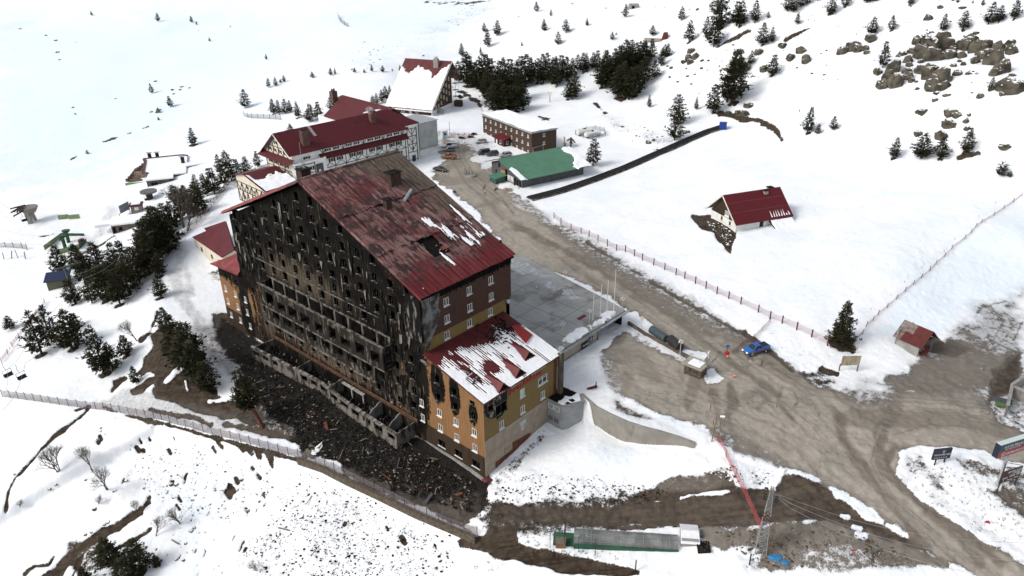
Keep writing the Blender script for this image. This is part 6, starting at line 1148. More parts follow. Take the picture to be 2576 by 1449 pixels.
for i,r_ in enumerate([(312,450,60),(350,265,90),(375,395,165),(455,300,130,1.3),(800,105,95),(920,148,72),(858,272,105,1.2),(1045,290,115,1.2),(970,390,125,1.4),(1225,235,72),(665,395,42),(1550,170,115,1.2),(1435,360,80),(1470,320,30),(2030,210,120,1.2),(1780,330,90,1.3),(1675,20,30)]):
    x,y=T3(r_[0],r_[1]); tree(x,y,r_[2]*.295,U3[i],wf=r_[3] if len(r_)>3 else 1,soil=0)
rt=random.Random(5); B1=[]
for x,y,h in [(120,690,190),(185,720,280),(225,735,290),(270,745,300),(320,760,320),(365,770,330),(410,770,320),(460,765,310),(510,760,300),(560,755,290),(610,750,290),(650,740,280),(690,735,270),(350,850,300),(410,880,320),(470,890,310),(530,880,300),(590,870,290),(640,850,280),(430,950,300),(490,960,290),(550,965,280),(610,955,260),(655,940,220)]: B1.append((x+rt.uniform(-8,8),y+rt.uniform(-8,8),h*rt.uniform(.88,1.05),1.15))
POS=lambda lo,hi,x:['at the left end','left of centre','in the middle','right of centre','at the right end'][int(min(4,max(0,(x-lo)/(hi-lo)*5)))]
TL(T3,B1,lambda i,r_:'%s-row pine %s of the dense block right of the brown lodge'%('rear' if r_[1]<820 else 'middle' if r_[1]<920 else 'front',POS(110,700,r_[0])),'dense pine block right of the brown lodge')
B2=[(740,700,230),(790,715,250),(840,715,250),(880,690,230),(915,720,250),(955,745,290),(1000,700,220),(1040,690,200),(1090,650,170),(1130,610,140),(1180,630,160),(1210,620,165),(1260,600,160),(1300,610,170)]
TL(T3,[(a,b,c,1.15) for a,b,c in B2],lambda i,r_:'%s pine from the left in the thin middle belt behind the white board sign'%(row+['thirteenth','fourteenth'])[i],'middle belt of pines')
TL(T3,[(1045,860,170,1.1),(1085,855,190,1.1),(1110,830,240,1.1)],lambda i,r_:'%s pine of the trio on the bare mound right of the white board sign'%['left','middle','right'][i],'pines on the bare mound')
B3=[(1330,765,260),(1370,770,290),(1420,760,300),(1470,745,300),(1500,700,290),(1545,690,280),(1590,660,280),(1640,640,280),(1680,600,250),(1720,570,230),(1770,540,210),(1540,600,250),(1600,560,230),(1660,540,210),(1470,850,300),(1520,870,320),(1570,870,310),(1610,840,290),(1650,780,260),(1700,740,240),(1790,695,170),(1840,590,180),(1880,525,130),(1910,510,110),(1450,640,240),(1380,640,220)]
TL(T3,[(a+rt.uniform(-6,6),b+rt.uniform(-6,6),c*rt.uniform(.88,1.05),1.15) for a,b,c in B3],lambda i,r_:'%s pine %s of the long clump climbing to the buried hut'%('upper' if r_[1]<600 else 'middle' if r_[1]<740 else 'lower',POS(1300,1920,r_[0])),'pine clump climbing to the buried hut')
TL(T3,[(2090,400,190,1.2),(2240,350,170,1.1),(2300,440,290,1.1),(2345,300,170,1.2),(2330,160,170,1.4),(2500,270,230,1.2),(1735,945,125),(1975,1090,260,1.1),(1945,1230,250,1.1),(2135,975,120,.9),(2280,1000,260,1.1),(2400,920,360,1.1),(2440,925,470,1.1),(2470,700,270,1.2),(1245,1430,250,1.3)],
 lambda i,r_:['pine over the upper rock pile, left','pine right of the upper rock pile','tall pine in the upper right group','pine behind the tall one in the upper right group','broad pine near the top edge, right of centre','dense pine beside the upper road bank','small pine alone left of the double pine','upper pine of the two stacked pines above the track end','lower pine of the two stacked pines above the track end','slim leaning pine between two big groups','pine over the earth cutting','dense pine in the group above the earth cutting, left','tallest pine in the group above the earth cutting','rear pine in the group above the earth cutting','round pine on a bare mound behind the green roof'][i],None)
R4=[(15,290,300),(180,270,230,1.1),(310,250,240,1.1),(425,210,60),(590,155,160,1.2),(640,165,180,1.2),(700,120,140,1.2),(760,100,130,1.2),(850,70,100,1.2),(955,190,180,1.2),(1085,130,160,1.3),(1270,100,140,1.3),(1340,90,110,1.2),(1470,45,60),(1600,60,90),(1640,130,130,1.1),(1700,60,90,1.2),(1780,45,80,1.2),(1815,90,70),(1885,95,90),(1950,90,50),(2000,105,80),(2040,120,50),(2195,90,80),(2170,130,45),(2320,75,70,1.5),(2255,150,70),(670,270,115),(370,440,220,1.1),(450,420,140,1.1),(1300,370,150,1.4),(1475,340,150),(1390,660,260),(1910,355,145),(2085,350,170,1.3),(2300,310,220,1.4),(2390,290,150,1.2),(2520,270,180,1.2),(260,600,130,1.2),(445,700,210,1.1),(735,1195,230,1.1),(820,1210,90),(955,1175,130,1.1),(1460,1430,200,1.3),(1700,1440,215,1.3),(1860,1440,190,1.4),(2080,1400,250,1.1),(2310,870,120),(670,1015,25)]
ADJ=['wind-bent','broad','dense','open','slim','tall','low','dark','full','scraggy']
LOCS=lambda x,y:('at the upper right edge' if x>2100 and y<400 else 'along the top edge' if y<140 else 'among the grey crags' if x>1200 and 300<y<1000 else 'on the rocky rise' if y<800 and x<1000 else 'at the foot of the rocky slope')
TL(T4,R4,lambda i,r_:'%s pine %s, %s from the left'%(ADJ[i%10],LOCS(r_[0],r_[1]),(row+['thirteenth','fourteenth','fifteenth','sixteenth','seventeenth','eighteenth','nineteenth','twentieth'])[sum(1 for q in R4 if q[0]<r_[0] and LOCS(q[0],q[1])==LOCS(r_[0],r_[1]))%20]),'pines on the right-hand hillside')
tree(2344,168,60,'dark round pine bush growing on the largest crag','bush',1.1); tree(2526,470,32,'small pine alone near the right edge above the field','bush'); tree(2545,476,14,'tiny seedling right of the small pine near the right edge','bush')
tree(2112,882,120,'dark blue-green spruce alone at the corner of the fenced field','spruce',1.12,soil=2.6)
U5=[(1640,630,260,1.2),(1705,575,250,1.2),(1590,700,290,1.2),(1745,505,230,1.2),(1500,1090,240,1.2),(700,1330,260,1.2),(860,1330,260,1.1),(570,1015,250,1.2),(750,1025,300,1.2),(800,1150,350,1.1),(960,1080,310,1.2),(1110,1090,350,1.1),(950,1200,300,1.2),(1010,1300,330,1.2),(1120,1345,330,1.2),(1080,1230,330,1.2),(1210,1250,340,1.2),(1180,1100,330,1.2),(1310,1150,340,1.2),(1400,1060,480,1.1),(1460,990,490,1.1),(1520,920,460,1.1),(1380,940,400,1.2),(1560,800,400,1.2),(1600,860,300,1.1),(1490,780,330,1.1),(1400,740,230,1.1),(1650,400,180,1.2),(1690,460,210,1.2),(1760,420,180,1.1),(1860,440,260,1.2),(1920,510,270,1.2),(1830,540,250,1.2),(1860,330,190,1.1),(1960,350,240,1.2),(2030,340,260,1.1),(2130,260,200,1.2),(2190,220,190,1.2),(2250,200,200,1.2),(2090,150,180,1.2),(2150,100,170,1.2),(2330,150,180,1.2),(2440,100,170,1.1)]
TL(T5,U5,lambda i,r_:'%s pine, %s, of the belt sloping down left of the burnt hotel'%(ADJ[i%10],'lowest part' if r_[1]>1200 else 'lower part' if r_[1]>1000 else 'middle part' if r_[1]>700 else 'upper part' if r_[1]>330 else 'top end'),'tree belt left of the burnt hotel')
U6=[('slim conical pine leaning over the snow beside the yard fence',1500,1290,T5,215,1),('tall pine at the upper left of the lower slope, under the lift',320,330,T6,360,1.1),('second pine beside the tall one under the lift',400,230,T6,330,1.),('big free-standing pine in the middle of the lower left slope',560,300,T6,320,1.2),('large dark pine on a bare patch, left of the lower road',810,500,T6,370,1.1),('pine joined to the right side of the large dark pine',880,480,T6,250,1.),('pine with bare sapling behind, right of the large dark pine',990,360,T6,190,1.2),('small pine on the edge of the bare bank',1060,580,T6,140,1.3),('pine at the far left edge above the snow fence',75,130,T6,110,1.3),('pine next to the hotel yard on top of the bare bank',1330,190,T6,230,1.2),('uppermost pine of the row down the bare bank',1390,350,T6,330,1.3),('middle pine of the row down the bare bank',1480,480,T6,350,1.3),('large pine lower in the row down the bare bank',1570,570,T6,330,1.3),('lowest pine of the row down the bare bank',1630,660,T6,280,1.3),('left pine of the dark trio at the bottom left',870,1280,T7,240,1.3),('right pine of the dark trio at the bottom left',1110,1320,T7,260,1.3),('lowest pine of the dark trio at the bottom left',980,1445,T7,230,1.3),('pale green pine at the bottom edge, left of the trio',660,1445,T7,180,1.2),('dark leaning shrub right of the trio on bare soil',1240,1300,T7,110,1.3),('pine above the lowest lift pylon',700,1560,T5,140,1.2)]
for l,x,y,T,h,wf in U6: a,b=T(x,y); tree(a,b,h*T(1,0,True),l,wf=wf)
# the big pine leaning over the burnt yard, with its bare red trunk
p=G(652,1058); big=thing('leaning_pine','big dark pine with thick bare reddish trunk at the edge of the burnt yard','tree',p,0); s=scale_at(p); RB_=M('red_bark',(.16,.055,.04),(.07,.035,.028),s=5,stretch=(1,1,.3))
mb=MB(); mb.bar((0,0,-.3),(-1.9,1.2,4.2),.42,9,r1=.32); mb.bar((-1.9,1.2,4.2),(-3.4,2.2,8.5),.32,8,r1=.15); mb.build('trunk',RB_,big)
q=bpy.data.objects.new('crown',PROTO['pine'][2][0]); COL.objects.link(q); q.parent=big; q.location=(-2.,1.4,2.4); q.scale=(11.,10,9.); q.rotation_euler=(.0,-.12,0)
q=bpy.data.objects.new('crown',PROTO['bush'][0][0]); COL.objects.link(q); q.parent=big; q.location=(-2.9,1.7,3.2); q.scale=(5.,5,5.5)
# bare broadleaf trees and shrubs
TWIG=M('bare_twigs',(.10,.08,.062),(.055,.045,.035),s=3,rough=.9)
def bare_mesh(seed,depth=6,spread=.5,stems=1):
    r=random.Random(seed); mb=MB()
    def br(p,d,l,w_,k):
        q=p+d*l; mb.bar(p,q,w_,3 if k<depth-1 else 4,r1=w_*.65,cap=False)
        if k==0: return
        for _ in range(3 if k>2 else 2+(r.random()<.6)):
            n_=Vector((r.gauss(0,1),r.gauss(0,1),r.gauss(.25,.7))).normalized(); br(q,(d+n_*spread).normalized(),l*r.uniform(.62,.86),w_*.62,k-1)
    for s_ in range(stems): br(Vector((r.uniform(-.03,.03),r.uniform(-.03,.03),-.05)),Vector((r.gauss(0,.28*(stems>1)),r.gauss(0,.28*(stems>1)),1)).normalized(),.24 if stems==1 else .2,.02/(1+.5*(stems>1)),depth)
    me=bpy.data.meshes.new('branches'); me.from_pydata(mb.v,[],mb.f); me.materials.append(TWIG); me.update(); return me
BM=[bare_mesh(1,6,.42),bare_mesh(2,5,.5,4),bare_mesh(3,6,.38,2)]
def bare(px,py,hpx,lab,k,wf=1.,cat='tree',nm='bare_tree'):
    p=G(px,py); h=1.45*hpx/(scale_at(p)*.85); o=bpy.data.objects.new(nm,BM[k]); COL.objects.link(o); o.location=(p[0],p[1],p[2]-.1); o.scale=(h*wf,h*wf,h); o.rotation_euler=(0,0,px*.7); tag(o,lab,cat)
bare(A(1720),377.3+A(650),A(320),'large bare grey-brown tree within the pine belt',0,1.25); bare(A(850),377.3+A(1190),A(190),'bare brown tree behind the green lift pylon',2,1.2)
bare(A(1760),377.3+A(690),A(230),'second bare tree in the pine belt, nearest the net fence',2,1.1)
for l,x,y,h,k in (('bare fan-shaped shrub beside the ditch, lower left',455,492,215,1),('left bare shrub of the pair on the lower slope',735,500,200,2),('right, larger bare shrub of the pair on the lower slope',835,645,250,2),('thin bare sapling between snow and soil strip',1225,1052,160,2),('tiny bare shrub at the left edge of the lower slope',118,775,60,1),('small bare shrub under the larger pair',765,772,75,1),('dense dark bare bush below the scattered rocks',1430,940,150,1),('low bare bush near the bottom edge',2050,1350,110,1),('thin bare sapling left of the long soil strip',1085,870,110,2)): bare(x*.3056,1006+y*.3056,h*.3056,l,k,1. if k!=1 else 1.15,'shrub','bare_shrub')
bare(1080*.3176,754.7+240*.3176,175*.3176,'bare reddish sapling behind the pines on the upper bank',2,.9); bare(1560,1322,26,'dry twigs by the glazed tunnel',1,1,'shrub','bare_shrub')
# ---------------- rocks ----------------
ROCKM=M('crag',(.115,.103,.078),(.052,.046,.035),s=1.4,con=(.3,.7),rough=.95,bump=.7,bs=2.5,dirt=(.025,.022,.018),ds=1.2,drng=(.5,.72))
_n=ROCKM.node_tree; _b=_n.nodes['Principled BSDF']; _g=_n.nodes.new('ShaderNodeNewGeometry'); _c=_b.inputs['Base Color'].links[0].from_socket
lk(_n,mixc(_n,rng(_n,mth(_n,'ADD',sepx(_n,_g.outputs['True Normal'])[2],mth(_n,'MULTIPLY',tex_noise(_n,_g.outputs['Position'],1.3,4),.7)),1.22,1.3),_c,(.82,.83,.84)),_b.inputs['Base Color'])
RM=[rock_mesh(i,3 if i<4 else 2,.75) for i in range(8)]
for m_ in RM: m_.materials.append(ROCKM)
def rockt(px,py,rpx,lab,tall=1.,group=None,k=None,nm='rock'):
    p=G(px,py); s=rpx/scale_at(p); k=(int(px*7+py*3)%4 if rpx>9 else 4+int(px*5+py)%4) if k is None else k; o=bpy.data.objects.new(nm,RM[k]); COL.objects.link(o); o.location=(p[0],p[1],p[2]+s*.02); o.scale=(s,s*1.1,s*tall*1.15); o.rotation_euler=(.2*math.sin(px),.2*math.cos(py),px*1.3); tag(o,lab,'rock',group)
big=[(1750,520,85,1.3),(1890,470,80,1.2),(1960,560,50,1),(1820,570,60,1.3),(1700,430,40,1),(2110,470,60,1),(2190,500,60,1),(2280,510,45,1.4),(2370,520,45,1.3),(2340,620,60,1.4),(2400,690,65,1.3),(2350,720,45,1.1),(1790,720,55,1.5),(1880,760,60,1.5),(1800,820,50,1.3),(1890,830,45,1.2),(1930,770,40,1.2),(1480,660,45,1.5),(1440,740,40,1.4),(1500,790,45,1.6),(1375,800,38,1.2),(1350,690,30,1),(1600,600,32,1.3),(1600,740,35,1.1),(2030,715,35,.8),(2440,830,60,1),(2510,850,70,1),(1130,470,45,1.1),(1060,500,38,1),(1180,500,28,1.4),(1300,400,40,1),(1250,490,25,1),(2480,470,35,1),(2490,540,40,1.3),(700,490,32,1),(735,570,32,1.4),(610,550,28,1.1),(545,440,28,.8),(340,490,28,1),(230,620,35,1.1),(370,640,28,1),(200,1010,32,1),(150,1010,24,1),(70,1005,18,1),(230,945,28,.9),(1710,1030,42,.7),(1960,1050,42,.8),(2010,1075,28,.9),(1950,1140,45,.7),(1685,1220,30,.8),(1870,1240,40,1.1),(2090,1125,20,.8),(2410,1345,36,.6),(2210,920,20,1.3),(2100,1190,20,1),(1830,940,22,.7),(1900,150,20,.7),(2090,155,22,.5),(1790,240,28,1),(1700,560,38,1),(1650,520,34,1),(1980,520,40,1),(2060,570,34,1),(2240,580,40,1.2),(2300,570,40,1.4),(2180,620,34,1.1),(2080,640,22,.9),(2120,720,22,.6),(1560,540,28,.8),(1620,640,24,.9),(1600,690,30,1),(1630,770,22,1),(1720,690,38,1.2),(1830,680,30,.9),(2140,440,50,1)]
for i,(x,y,r_,t_) in enumerate(big): a,b=T4(x,y); rockt(a,b+r_*.12,r_*.46,'%s %s grey-brown crag %s the right hillside'%('big' if r_>55 else 'mid-sized' if r_>34 else 'small',['broad','long','split','blunt','rounded','jagged','upright'][i%7],'high on' if y<500 else 'midway up' if y<900 else 'at the foot of'),t_*.9,'crags on the right hillside',nm='crag')
for x,y,r_ in ((2110,480,38),(2080,545,42),(2140,530,40),(2040,570,30),(2100,575,35),(1935,615,18),(1918,695,14),(1905,600,13),(1985,735,14),(2070,690,14),(2250,560,16),(2200,560,20),(2190,625,16),(2170,125,18),(1720,1250,30),(1765,1230,20),(2060,1165,24),(2030,1175,16),(645,148,8),(1105,48,9)): a,b=T3(x,y); rockt(a,b,r_*.3,'%s grey boulder in the snow above the diagonal track, %s'%('large' if r_>28 else 'middling' if r_>16 else 'small','right end' if x>2030 else 'towards the left' if x<1500 else 'middle'),1,'boulders above the diagonal track')
rk=random.Random(8)
def scatter(poly,n,r0,r1,lab,grp):
    xs=[p[0] for p in poly]; ys=[p[1] for p in poly]; c=0
    while c<n:
        x,y=rk.uniform(min(xs),max(xs)),rk.uniform(min(ys),max(ys))
        if segd(np.array([x]),np.array([y]),poly)[0]<0: rockt(x,y,r0*(r1/r0)**(rk.random()**1.7),lab,rk.uniform(.6,1.),grp); c+=1
scatter([(2160,140),(2300,100),(2560,110),(2570,260),(2450,330),(2250,250)],60,2.,11,'small grey rock among the crags of the right hillside','small rocks among the crags')
scatter([(1980,130),(2060,110),(2160,170),(2120,260),(2000,210)],16,1.5,5,'small rock left of the crags on the right hillside','small rocks left of the crags')
scatter([(2020,60),(2180,30),(2500,60),(2400,110),(2100,110)],18,1.3,4,'small rock showing through snow near the top right','small rocks near the top right')
scatter([(1700,200),(1830,130),(1960,110),(1940,220),(1760,260),(1700,240)],26,1.4,5,'small rock on the rise behind the stacked pines','small rocks behind the stacked pines')
scatter([(1500,15),(1900,10),(1800,70),(1480,60)],12,1.3,3.2,'small rock on the open slope at the top centre','small rocks at the top centre')
scatter([(1550,300),(1650,335),(1730,370),(1690,400),(1600,370)],20,1.5,4.5,'dark stone in the scree beside the diagonal track','scree beside the diagonal track')
scatter([(1180,10),(1260,20),(1200,45),(1060,85),(1130,60)],16,1.1,2.6,'small stone along the ridge at the upper middle','stones along the upper ridge')
scatter([(880,110),(1000,80),(1040,100),(960,160),(860,200),(900,150)],26,1.2,3,'small dark stone on the low hump in the upper slope','stones on the low hump')
for x,y,r_ in ((68,42,4),(133,60,4),(157,73,5),(160,103,6),(165,122,4),(405,182,5),(447,205,5),(470,198,5),(490,201,4),(303,223,3),(196,243,4),(200,258,3),(410,255,7),(392,259,5),(1170,60,3),(1080,135,4),(450,215,4),(467,205,4)): rockt(x,y,r_,'dark stone alone on the open left slope',.7,'stones on the open left slope')
for x,y,r_ in ((245,1058,4),(255,1066,4),(246,1050,4),(26,1161,5),(215,1312,6),(248,1294,6),(258,1287,7),(200,1318,5),(350,1205,5),(418,1198,7),(430,1197,7),(465,1315,8),(474,1308,6),(425,1385,8),(445,1388,6),(452,1345,6),(595,1190,7),(205,1180,5),(113,1200,6),(128,1190,6),(480,1225,4),(424,1230,5),(470,1238,5),(478,1225,4),(305,1185,6),(275,1210,7),(225,1255,8),(610,1268,7),(640,1245,5)): rockt(x,y,r_*.9,'dark stone in the snow of the lower left slope',.6,'stones on the lower left slope')
tri=G(411,262); mb=MB(); s=1/scale_at(tri); mb.add([(-11*s,0,-.5),(9*s,0,-.5),(0,14*s,-.5),(-3*s,1.,14*s)],[(0,1,3),(1,2,3),(2,0,3),(0,2,1)]); o=mb.build('pointed_rock',ROCKM); o.location=tri; tag(o,'pointed triangular rock beside small stones by the gully','rock')
# small stuff: clods and burnt bits past counting
def clods(name,poly,n,s0,s1,mats,lab,bias=1.,stretch=1.):
    xs=[p[0] for p in poly]; ys=[p[1] for p in poly]; X=RNG.uniform(min(xs),max(xs),n*3); Y=RNG.uniform(min(ys),max(ys),n*3); k=segd(X,Y,poly)<-3; X=X[k][:n];Y=Y[k][:n]
    V=[];Fc=[];Mi=[]
    D=np.array([ray(a,b) for a,b in zip(X,Y)]); t=np.full(len(X),100.)
    t=(2.-H)/D[:,2]
    for _ in range(25): z=hgt(D[:,0]*t,D[:,1]*t); t=t+((z-H)/D[:,2]-t)*.6
    for a,(d,tt) in enumerate(zip(D,t)):
        x,y=d[0]*tt,d[1]*tt; z=float(H+d[2]*tt); s=s0*(s1/s0)**(RNG.random()**2.2); an=RNG.uniform(0,6.3); ca,sa=math.cos(an),math.sin(an); k0=len(V); st=stretch*RNG.uniform(.8,1.3)
        for u,v_,w_ in ((-1,-.7,-.3),(1,-.8,-.3),(.8,.8,-.3),(-.9,.9,-.3),(-.2,.1,.8),(.5,-.1,.6)): u*=s*st;v_*=s; V.append((x+u*ca-v_*sa,y+u*sa+v_*ca,z+w_*s*.6+.05))
        Fc+=[(k0,k0+1,k0+5),(k0,k0+5,k0+4),(k0+1,k0+2,k0+5),(k0+2,k0+3,k0+4),(k0+2,k0+4,k0+5),(k0+3,k0,k0+4)]; Mi+=[int(RNG.integers(0,len(mats)))]*6
    mb=MB(); mb.v=V; mb.f=Fc; mb.m=Mi; o=mb.build(name,mats); tag(o,lab,'debris',kind='stuff'); return o
CLOD=M('soil_clod',(.05,.036,.025),(.10,.075,.052),s=3); LIGHTB=M('pale_debris',(.24,.21,.17),(.13,.11,.09),s=3)
clods('burnt_debris',[(570,830),(640,880),(1020,1115),(1190,1215),(1170,1290),(1000,1235),(850,1160),(760,1120),(700,1070),(640,990)],7000,.04,.22,[BLACK,BLACK,CHAR,BLACK,CHAR,CHAR,BLACK,CHAR,LIGHTB],'burnt fragments scattered over the black yard below the facade',stretch=1.7)
clods('soil_clods',[(1230,1225),(1330,1190),(1480,1205),(1690,1238),(1600,1280),(1350,1270),(1230,1310)],800,.03,.24,[CLOD,CLOD,BLACK],'dark clods of earth scattered over the churned snow right of the annex')
clods('soil_clods',[(740,1165),(930,1250),(1130,1345),(1120,1449),(600,1449),(660,1300)],1300,.03,.24,[BLACK,CLOD],'cinders and clods peppering the snow below the wire fence')
clods('rubble_stones',[(1760,1345),(1900,1345),(2060,1340),(2240,1400),(2300,1449),(1900,1449)],1100,.05,.3,[CLOD,LIGHTB,CLOD,LIGHTB,ROCKM],'stones and dirty snow lumps on the rubble heap by the mast')
clods('roadside_lumps',[(1740,1200),(1840,1180),(1930,1200),(1925,1240),(1850,1235)],250,.05,.25,[CLOD,SNOW],'lumps of earth and snow beside the red net')
clods('slope_stones',[(300,1080),(480,1095),(700,1170),(640,1290),(420,1290),(330,1180)],500,.04,.2,[BLACK,CLOD],'small stones in the snow under the wire fence')
clods('trampled_soil',[(1770,560),(1822,575),(1850,598),(1838,645),(1800,600)],220,.06,.3,[CLOD,SNOW],'soil clods on the bare patch before the chalet')

def tufts(polys,n,lab):
    r=random.Random(9); mb=MB()
    for poly in polys:
        xs=[p[0] for p in poly]; ys=[p[1] for p in poly]; X=np.array([r.uniform(min(xs),max(xs)) for _ in range(n*3)]); Y=np.array([r.uniform(min(ys),max(ys)) for _ in range(n*3)]); k=segd(X,Y,poly)<-2
        for a,b in list(zip(X[k],Y[k]))[:n]:
            p=G(a,b)
            for _ in range(7):
                t=r.uniform(0,6.3); l=r.uniform(.15,.5); w=.03; mb.add([(p[0]-w,p[1],p[2]-.03),(p[0]+w,p[1],p[2]-.03),(p[0]+math.cos(t)*l*.8,p[1]+math.sin(t)*l*.8,p[2]+l*.7)],[(0,1,2)])
    o=mb.build('dry_grass',[M('dry_grass',(.16,.12,.07),(.08,.06,.04),s=4,rough=.9)]); tag(o,lab,'grass',kind='stuff')
tufts([[(300,1090),(700,1190),(1100,1360),(1100,1449),(500,1449),(350,1300)],[(280,1015),(740,1150),(730,1170),(270,1030)],[(1240,1340),(1400,1340),(1580,1420),(1300,1400)],[(2260,1180),(2560,1240),(2560,1400),(2300,1260)],[(1480,600),(1860,840),(1850,850),(1470,615)]],150,'dry grass tufts poking through the snow')
# ---------------- vehicles ----------------
TYRE=M('tyre',(.012,.012,.013),rough=.9); RIM=M('rim',(.35,.35,.36),rough=.35,spec=.5); CGL=M('car_glass',(.012,.015,.018),rough=.08,spec=.6)
HEAD=M('headlight_glass',(.7,.7,.72),rough=.2); TAIL=M('tail_light',(.25,.01,.01),rough=.3); TRIMB=M('car_trim',(.02,.02,.022),rough=.6)
def loft(secs,mat,name,par):
    """secs: list of (y, half width low, half width top, z0, z1)"""
    mb=MB()
    for y,wl_,wt_2,z0,z1 in secs: pass
    vs_=[]
    for y,a,b,z0,z1 in secs: vs_+=[(-a*.93,y,z0),(-a,y,z0+(z1-z0)*.3),(-a,y,z0+(z1-z0)*.75),(-b,y,z1),(b,y,z1),(a,y,z0+(z1-z0)*.75),(a,y,z0+(z1-z0)*.3),(a*.93,y,z0)]
    fs=[]; n=len(secs)
    for i in range(n-1):
        for k in range(8): fs.append((8*i+k,8*i+(k+1)%8,8*i+8+(k+1)%8,8*i+8+k))
    fs+=[tuple(range(8)),tuple(range(8*n-1,8*n-9,-1))]
    mb.add(vs_,fs); return mb.build(name,mat,par,smooth=False)
def car(name,label,kind,paint,rear,front,group=None,L=None):
    a=G(*rear);b=G(*front); yaw=math.atan2(b[0]-a[0],b[1]-a[1]); c=(a+b)/2; c=Vector((c[0],c[1],hz(c[0],c[1])+.03)); t=thing(name,label,'pickup truck' if kind=='pickup' else 'van' if kind=='van' else 'car',c,yaw,group)
    L=L or {'pickup':5.3,'van':4.9,'suv':4.5,'hatch':4.2,'sedan':4.8}[kind]; h=L/2; W={'pickup':.93,'van':.93,'suv':.92,'hatch':.87,'sedan':.9}[kind]; lift={'pickup':.32,'van':.1,'suv':.18,'hatch':0,'sedan':0}[kind]
    z0=.28+lift; zb=.95+lift; 
    body=loft([(-h,W*.86,W*.8,z0+.12,zb-.08),(-h+.12,W*.97,W*.9,z0,zb),(-h*.55,W,W*.93,z0,zb+.02),(0,W,W*.92,z0,zb),(h*.42,W,W*.9,z0,zb-.03),(h*.85,W*.96,W*.84,z0,zb-.17),(h-.1,W*.88,W*.74,z0+.02,zb-.26),(h,W*.78,W*.66,z0+.12,zb-.36)],paint,'body',t)
    cab={'sedan':[(-h*.72,.02),(-h*.42,.46),(h*.08,.48),(h*.42,.0)],'hatch':[(-h*.97,.05),(-h*.78,.52),(h*.12,.55),(h*.47,.0)],'suv':[(-h*.98,.05),(-h*.84,.62),(h*.12,.66),(h*.45,0)],'van':[(-h*.99,.1),(-h*.95,.82),(h*.38,.85),(h*.66,.0)],'pickup':[(-h*.22,.05),(-h*.14,.62),(h*.22,.64),(h*.46,0)]}[kind]
    zc=lambda d:zb-.06+d
    loft([(y,W*.86 if d>.3 else W*.9,W*.72 if d>.3 else W*.86,zb-.1,zc(max(d,.05))) for y,d in cab],CGL,'windows',t)
    (y0,_),(y1,d1),(y2,d2),(y3,_)=cab; mb=MB(); mb.add([(-W*.73,y1-.05,zc(d1)),(W*.73,y1-.05,zc(d1)),(W*.73,y2+.05,zc(d2)),(-W*.73,y2+.05,zc(d2)),(-W*.66,y1+.05,zc(d1)+.06),(W*.66,y1+.05,zc(d1)+.06),(W*.66,y2-.05,zc(d2)+.06),(-W*.66,y2-.05,zc(d2)+.06)],[(4,5,6,7),(0,1,5,4),(1,2,6,5),(2,3,7,6),(3,0,4,7)])
    for s in (-1,1):
        for ya,za,yb,zb_ in ((y0,zb-.02,y1,zc(d1)),(y3,zb-.04,y2,zc(d2)),((y1+y2)/2,zb-.02,(y1+y2)/2+.05,zc(d1))): mb.beam((s*W*.9,ya,za),(s*W*.74,yb,zb_),.09,.07)
    if kind=='van': 
        for s in (-1,1): mb.box(s*W*.9,s*W*.8,-h*.9,-h*.2,zb-.05,zb+.5)
    mb.build('roof',paint,t)
    if kind=='pickup':
        mb=MB(); mb.box(-W*.8,W*.8,-h*.93,-h*.26,zb-.12,zb+.035); mb.build('load_bed',TRIMB,t); mb=MB()
        for s in (-1,1): mb.box(s*W*.82,s*W*.96,-h*.97,-h*.24,zb-.05,zb+.12)
        mb.box(-W*.9,W*.9,-h*.98,-h*.93,zb-.05,zb+.12); mb.build('bed_rails',paint,t)
    R_=.33+.05*(lift>.1)
    for s in (-1,1):
        for y in (-h*.6,h*.62):
            mb=MB(); mb.bar((s*(W-.2),y,R_),(s*(W+.02),y,R_),R_,16); wh=mb.build('wheel',TYRE,t); mb=MB(); mb.bar((s*(W+.015),y,R_),(s*(W+.035),y,R_),R_*.58,12); mb.build('rim',RIM,wh)
        mb=MB(); mb.box(s*W*.45,s*W*.78,h-.16,h-.0+.015,zb-.42,zb-.27); mb.build('headlight',HEAD,t)
        mb=MB(); mb.box(s*W*.62,s*W*.88,-h-.012,-h+.1,zb-.35,zb-.1); mb.build('tail_light',TAIL,t)
        mb=MB(); mb.box(s*W*.98,s*(W+.18),h*.32,h*.38,zb,zb+.14); mb.build('mirror',TRIMB,t)
    mb=MB(); mb.box(-W*.7,W*.7,h-.1,h+.03,z0+.02,z0+.2); mb.box(-W*.8,W*.8,-h-.03,-h+.1,z0+.02,z0+.2); mb.build('bumper',TRIMB,t); return t
def cp(n,c,r=.35): return M(n,c,rough=r,spec=.5)
XV=lambda x,y:(1069.1+x*.28074,314.4+y*.28074)
car('parked_van','white van at the left edge of the car park, farthest from the pickup','van',cp('paint_white',(.72,.72,.71)),XV(312,190),XV(212,188))
car('parked_car','grey hatchback parked between the white van and orange pickup','hatch',cp('paint_grey',(.16,.17,.18)),XV(298,222),XV(200,222))
car('parked_pickup','orange pickup with open black bed in the car park','pickup',cp('paint_orange',(.30,.10,.025)),XV(310,296),XV(176,282))
car('parked_car','black sedan alone nearest the burnt hotel','sedan',cp('paint_black',(.022,.018,.018)),XV(112,384),XV(218,408))
car('parked_car','silver hatchback parked against the timber dormitory snow','hatch',cp('paint_silver',(.40,.39,.37)),XV(578,152),XV(494,158))
car('parked_van','dark blue van, leftmost of three by the entrance hut','van',cp('paint_navy',(.025,.03,.045)),XV(598,255),XV(512,262),L=4.4)
car('parked_car','dark grey crossover between the dark van and silver crossover','suv',cp('paint_slate',(.05,.055,.062)),XV(684,268),XV(578,275))
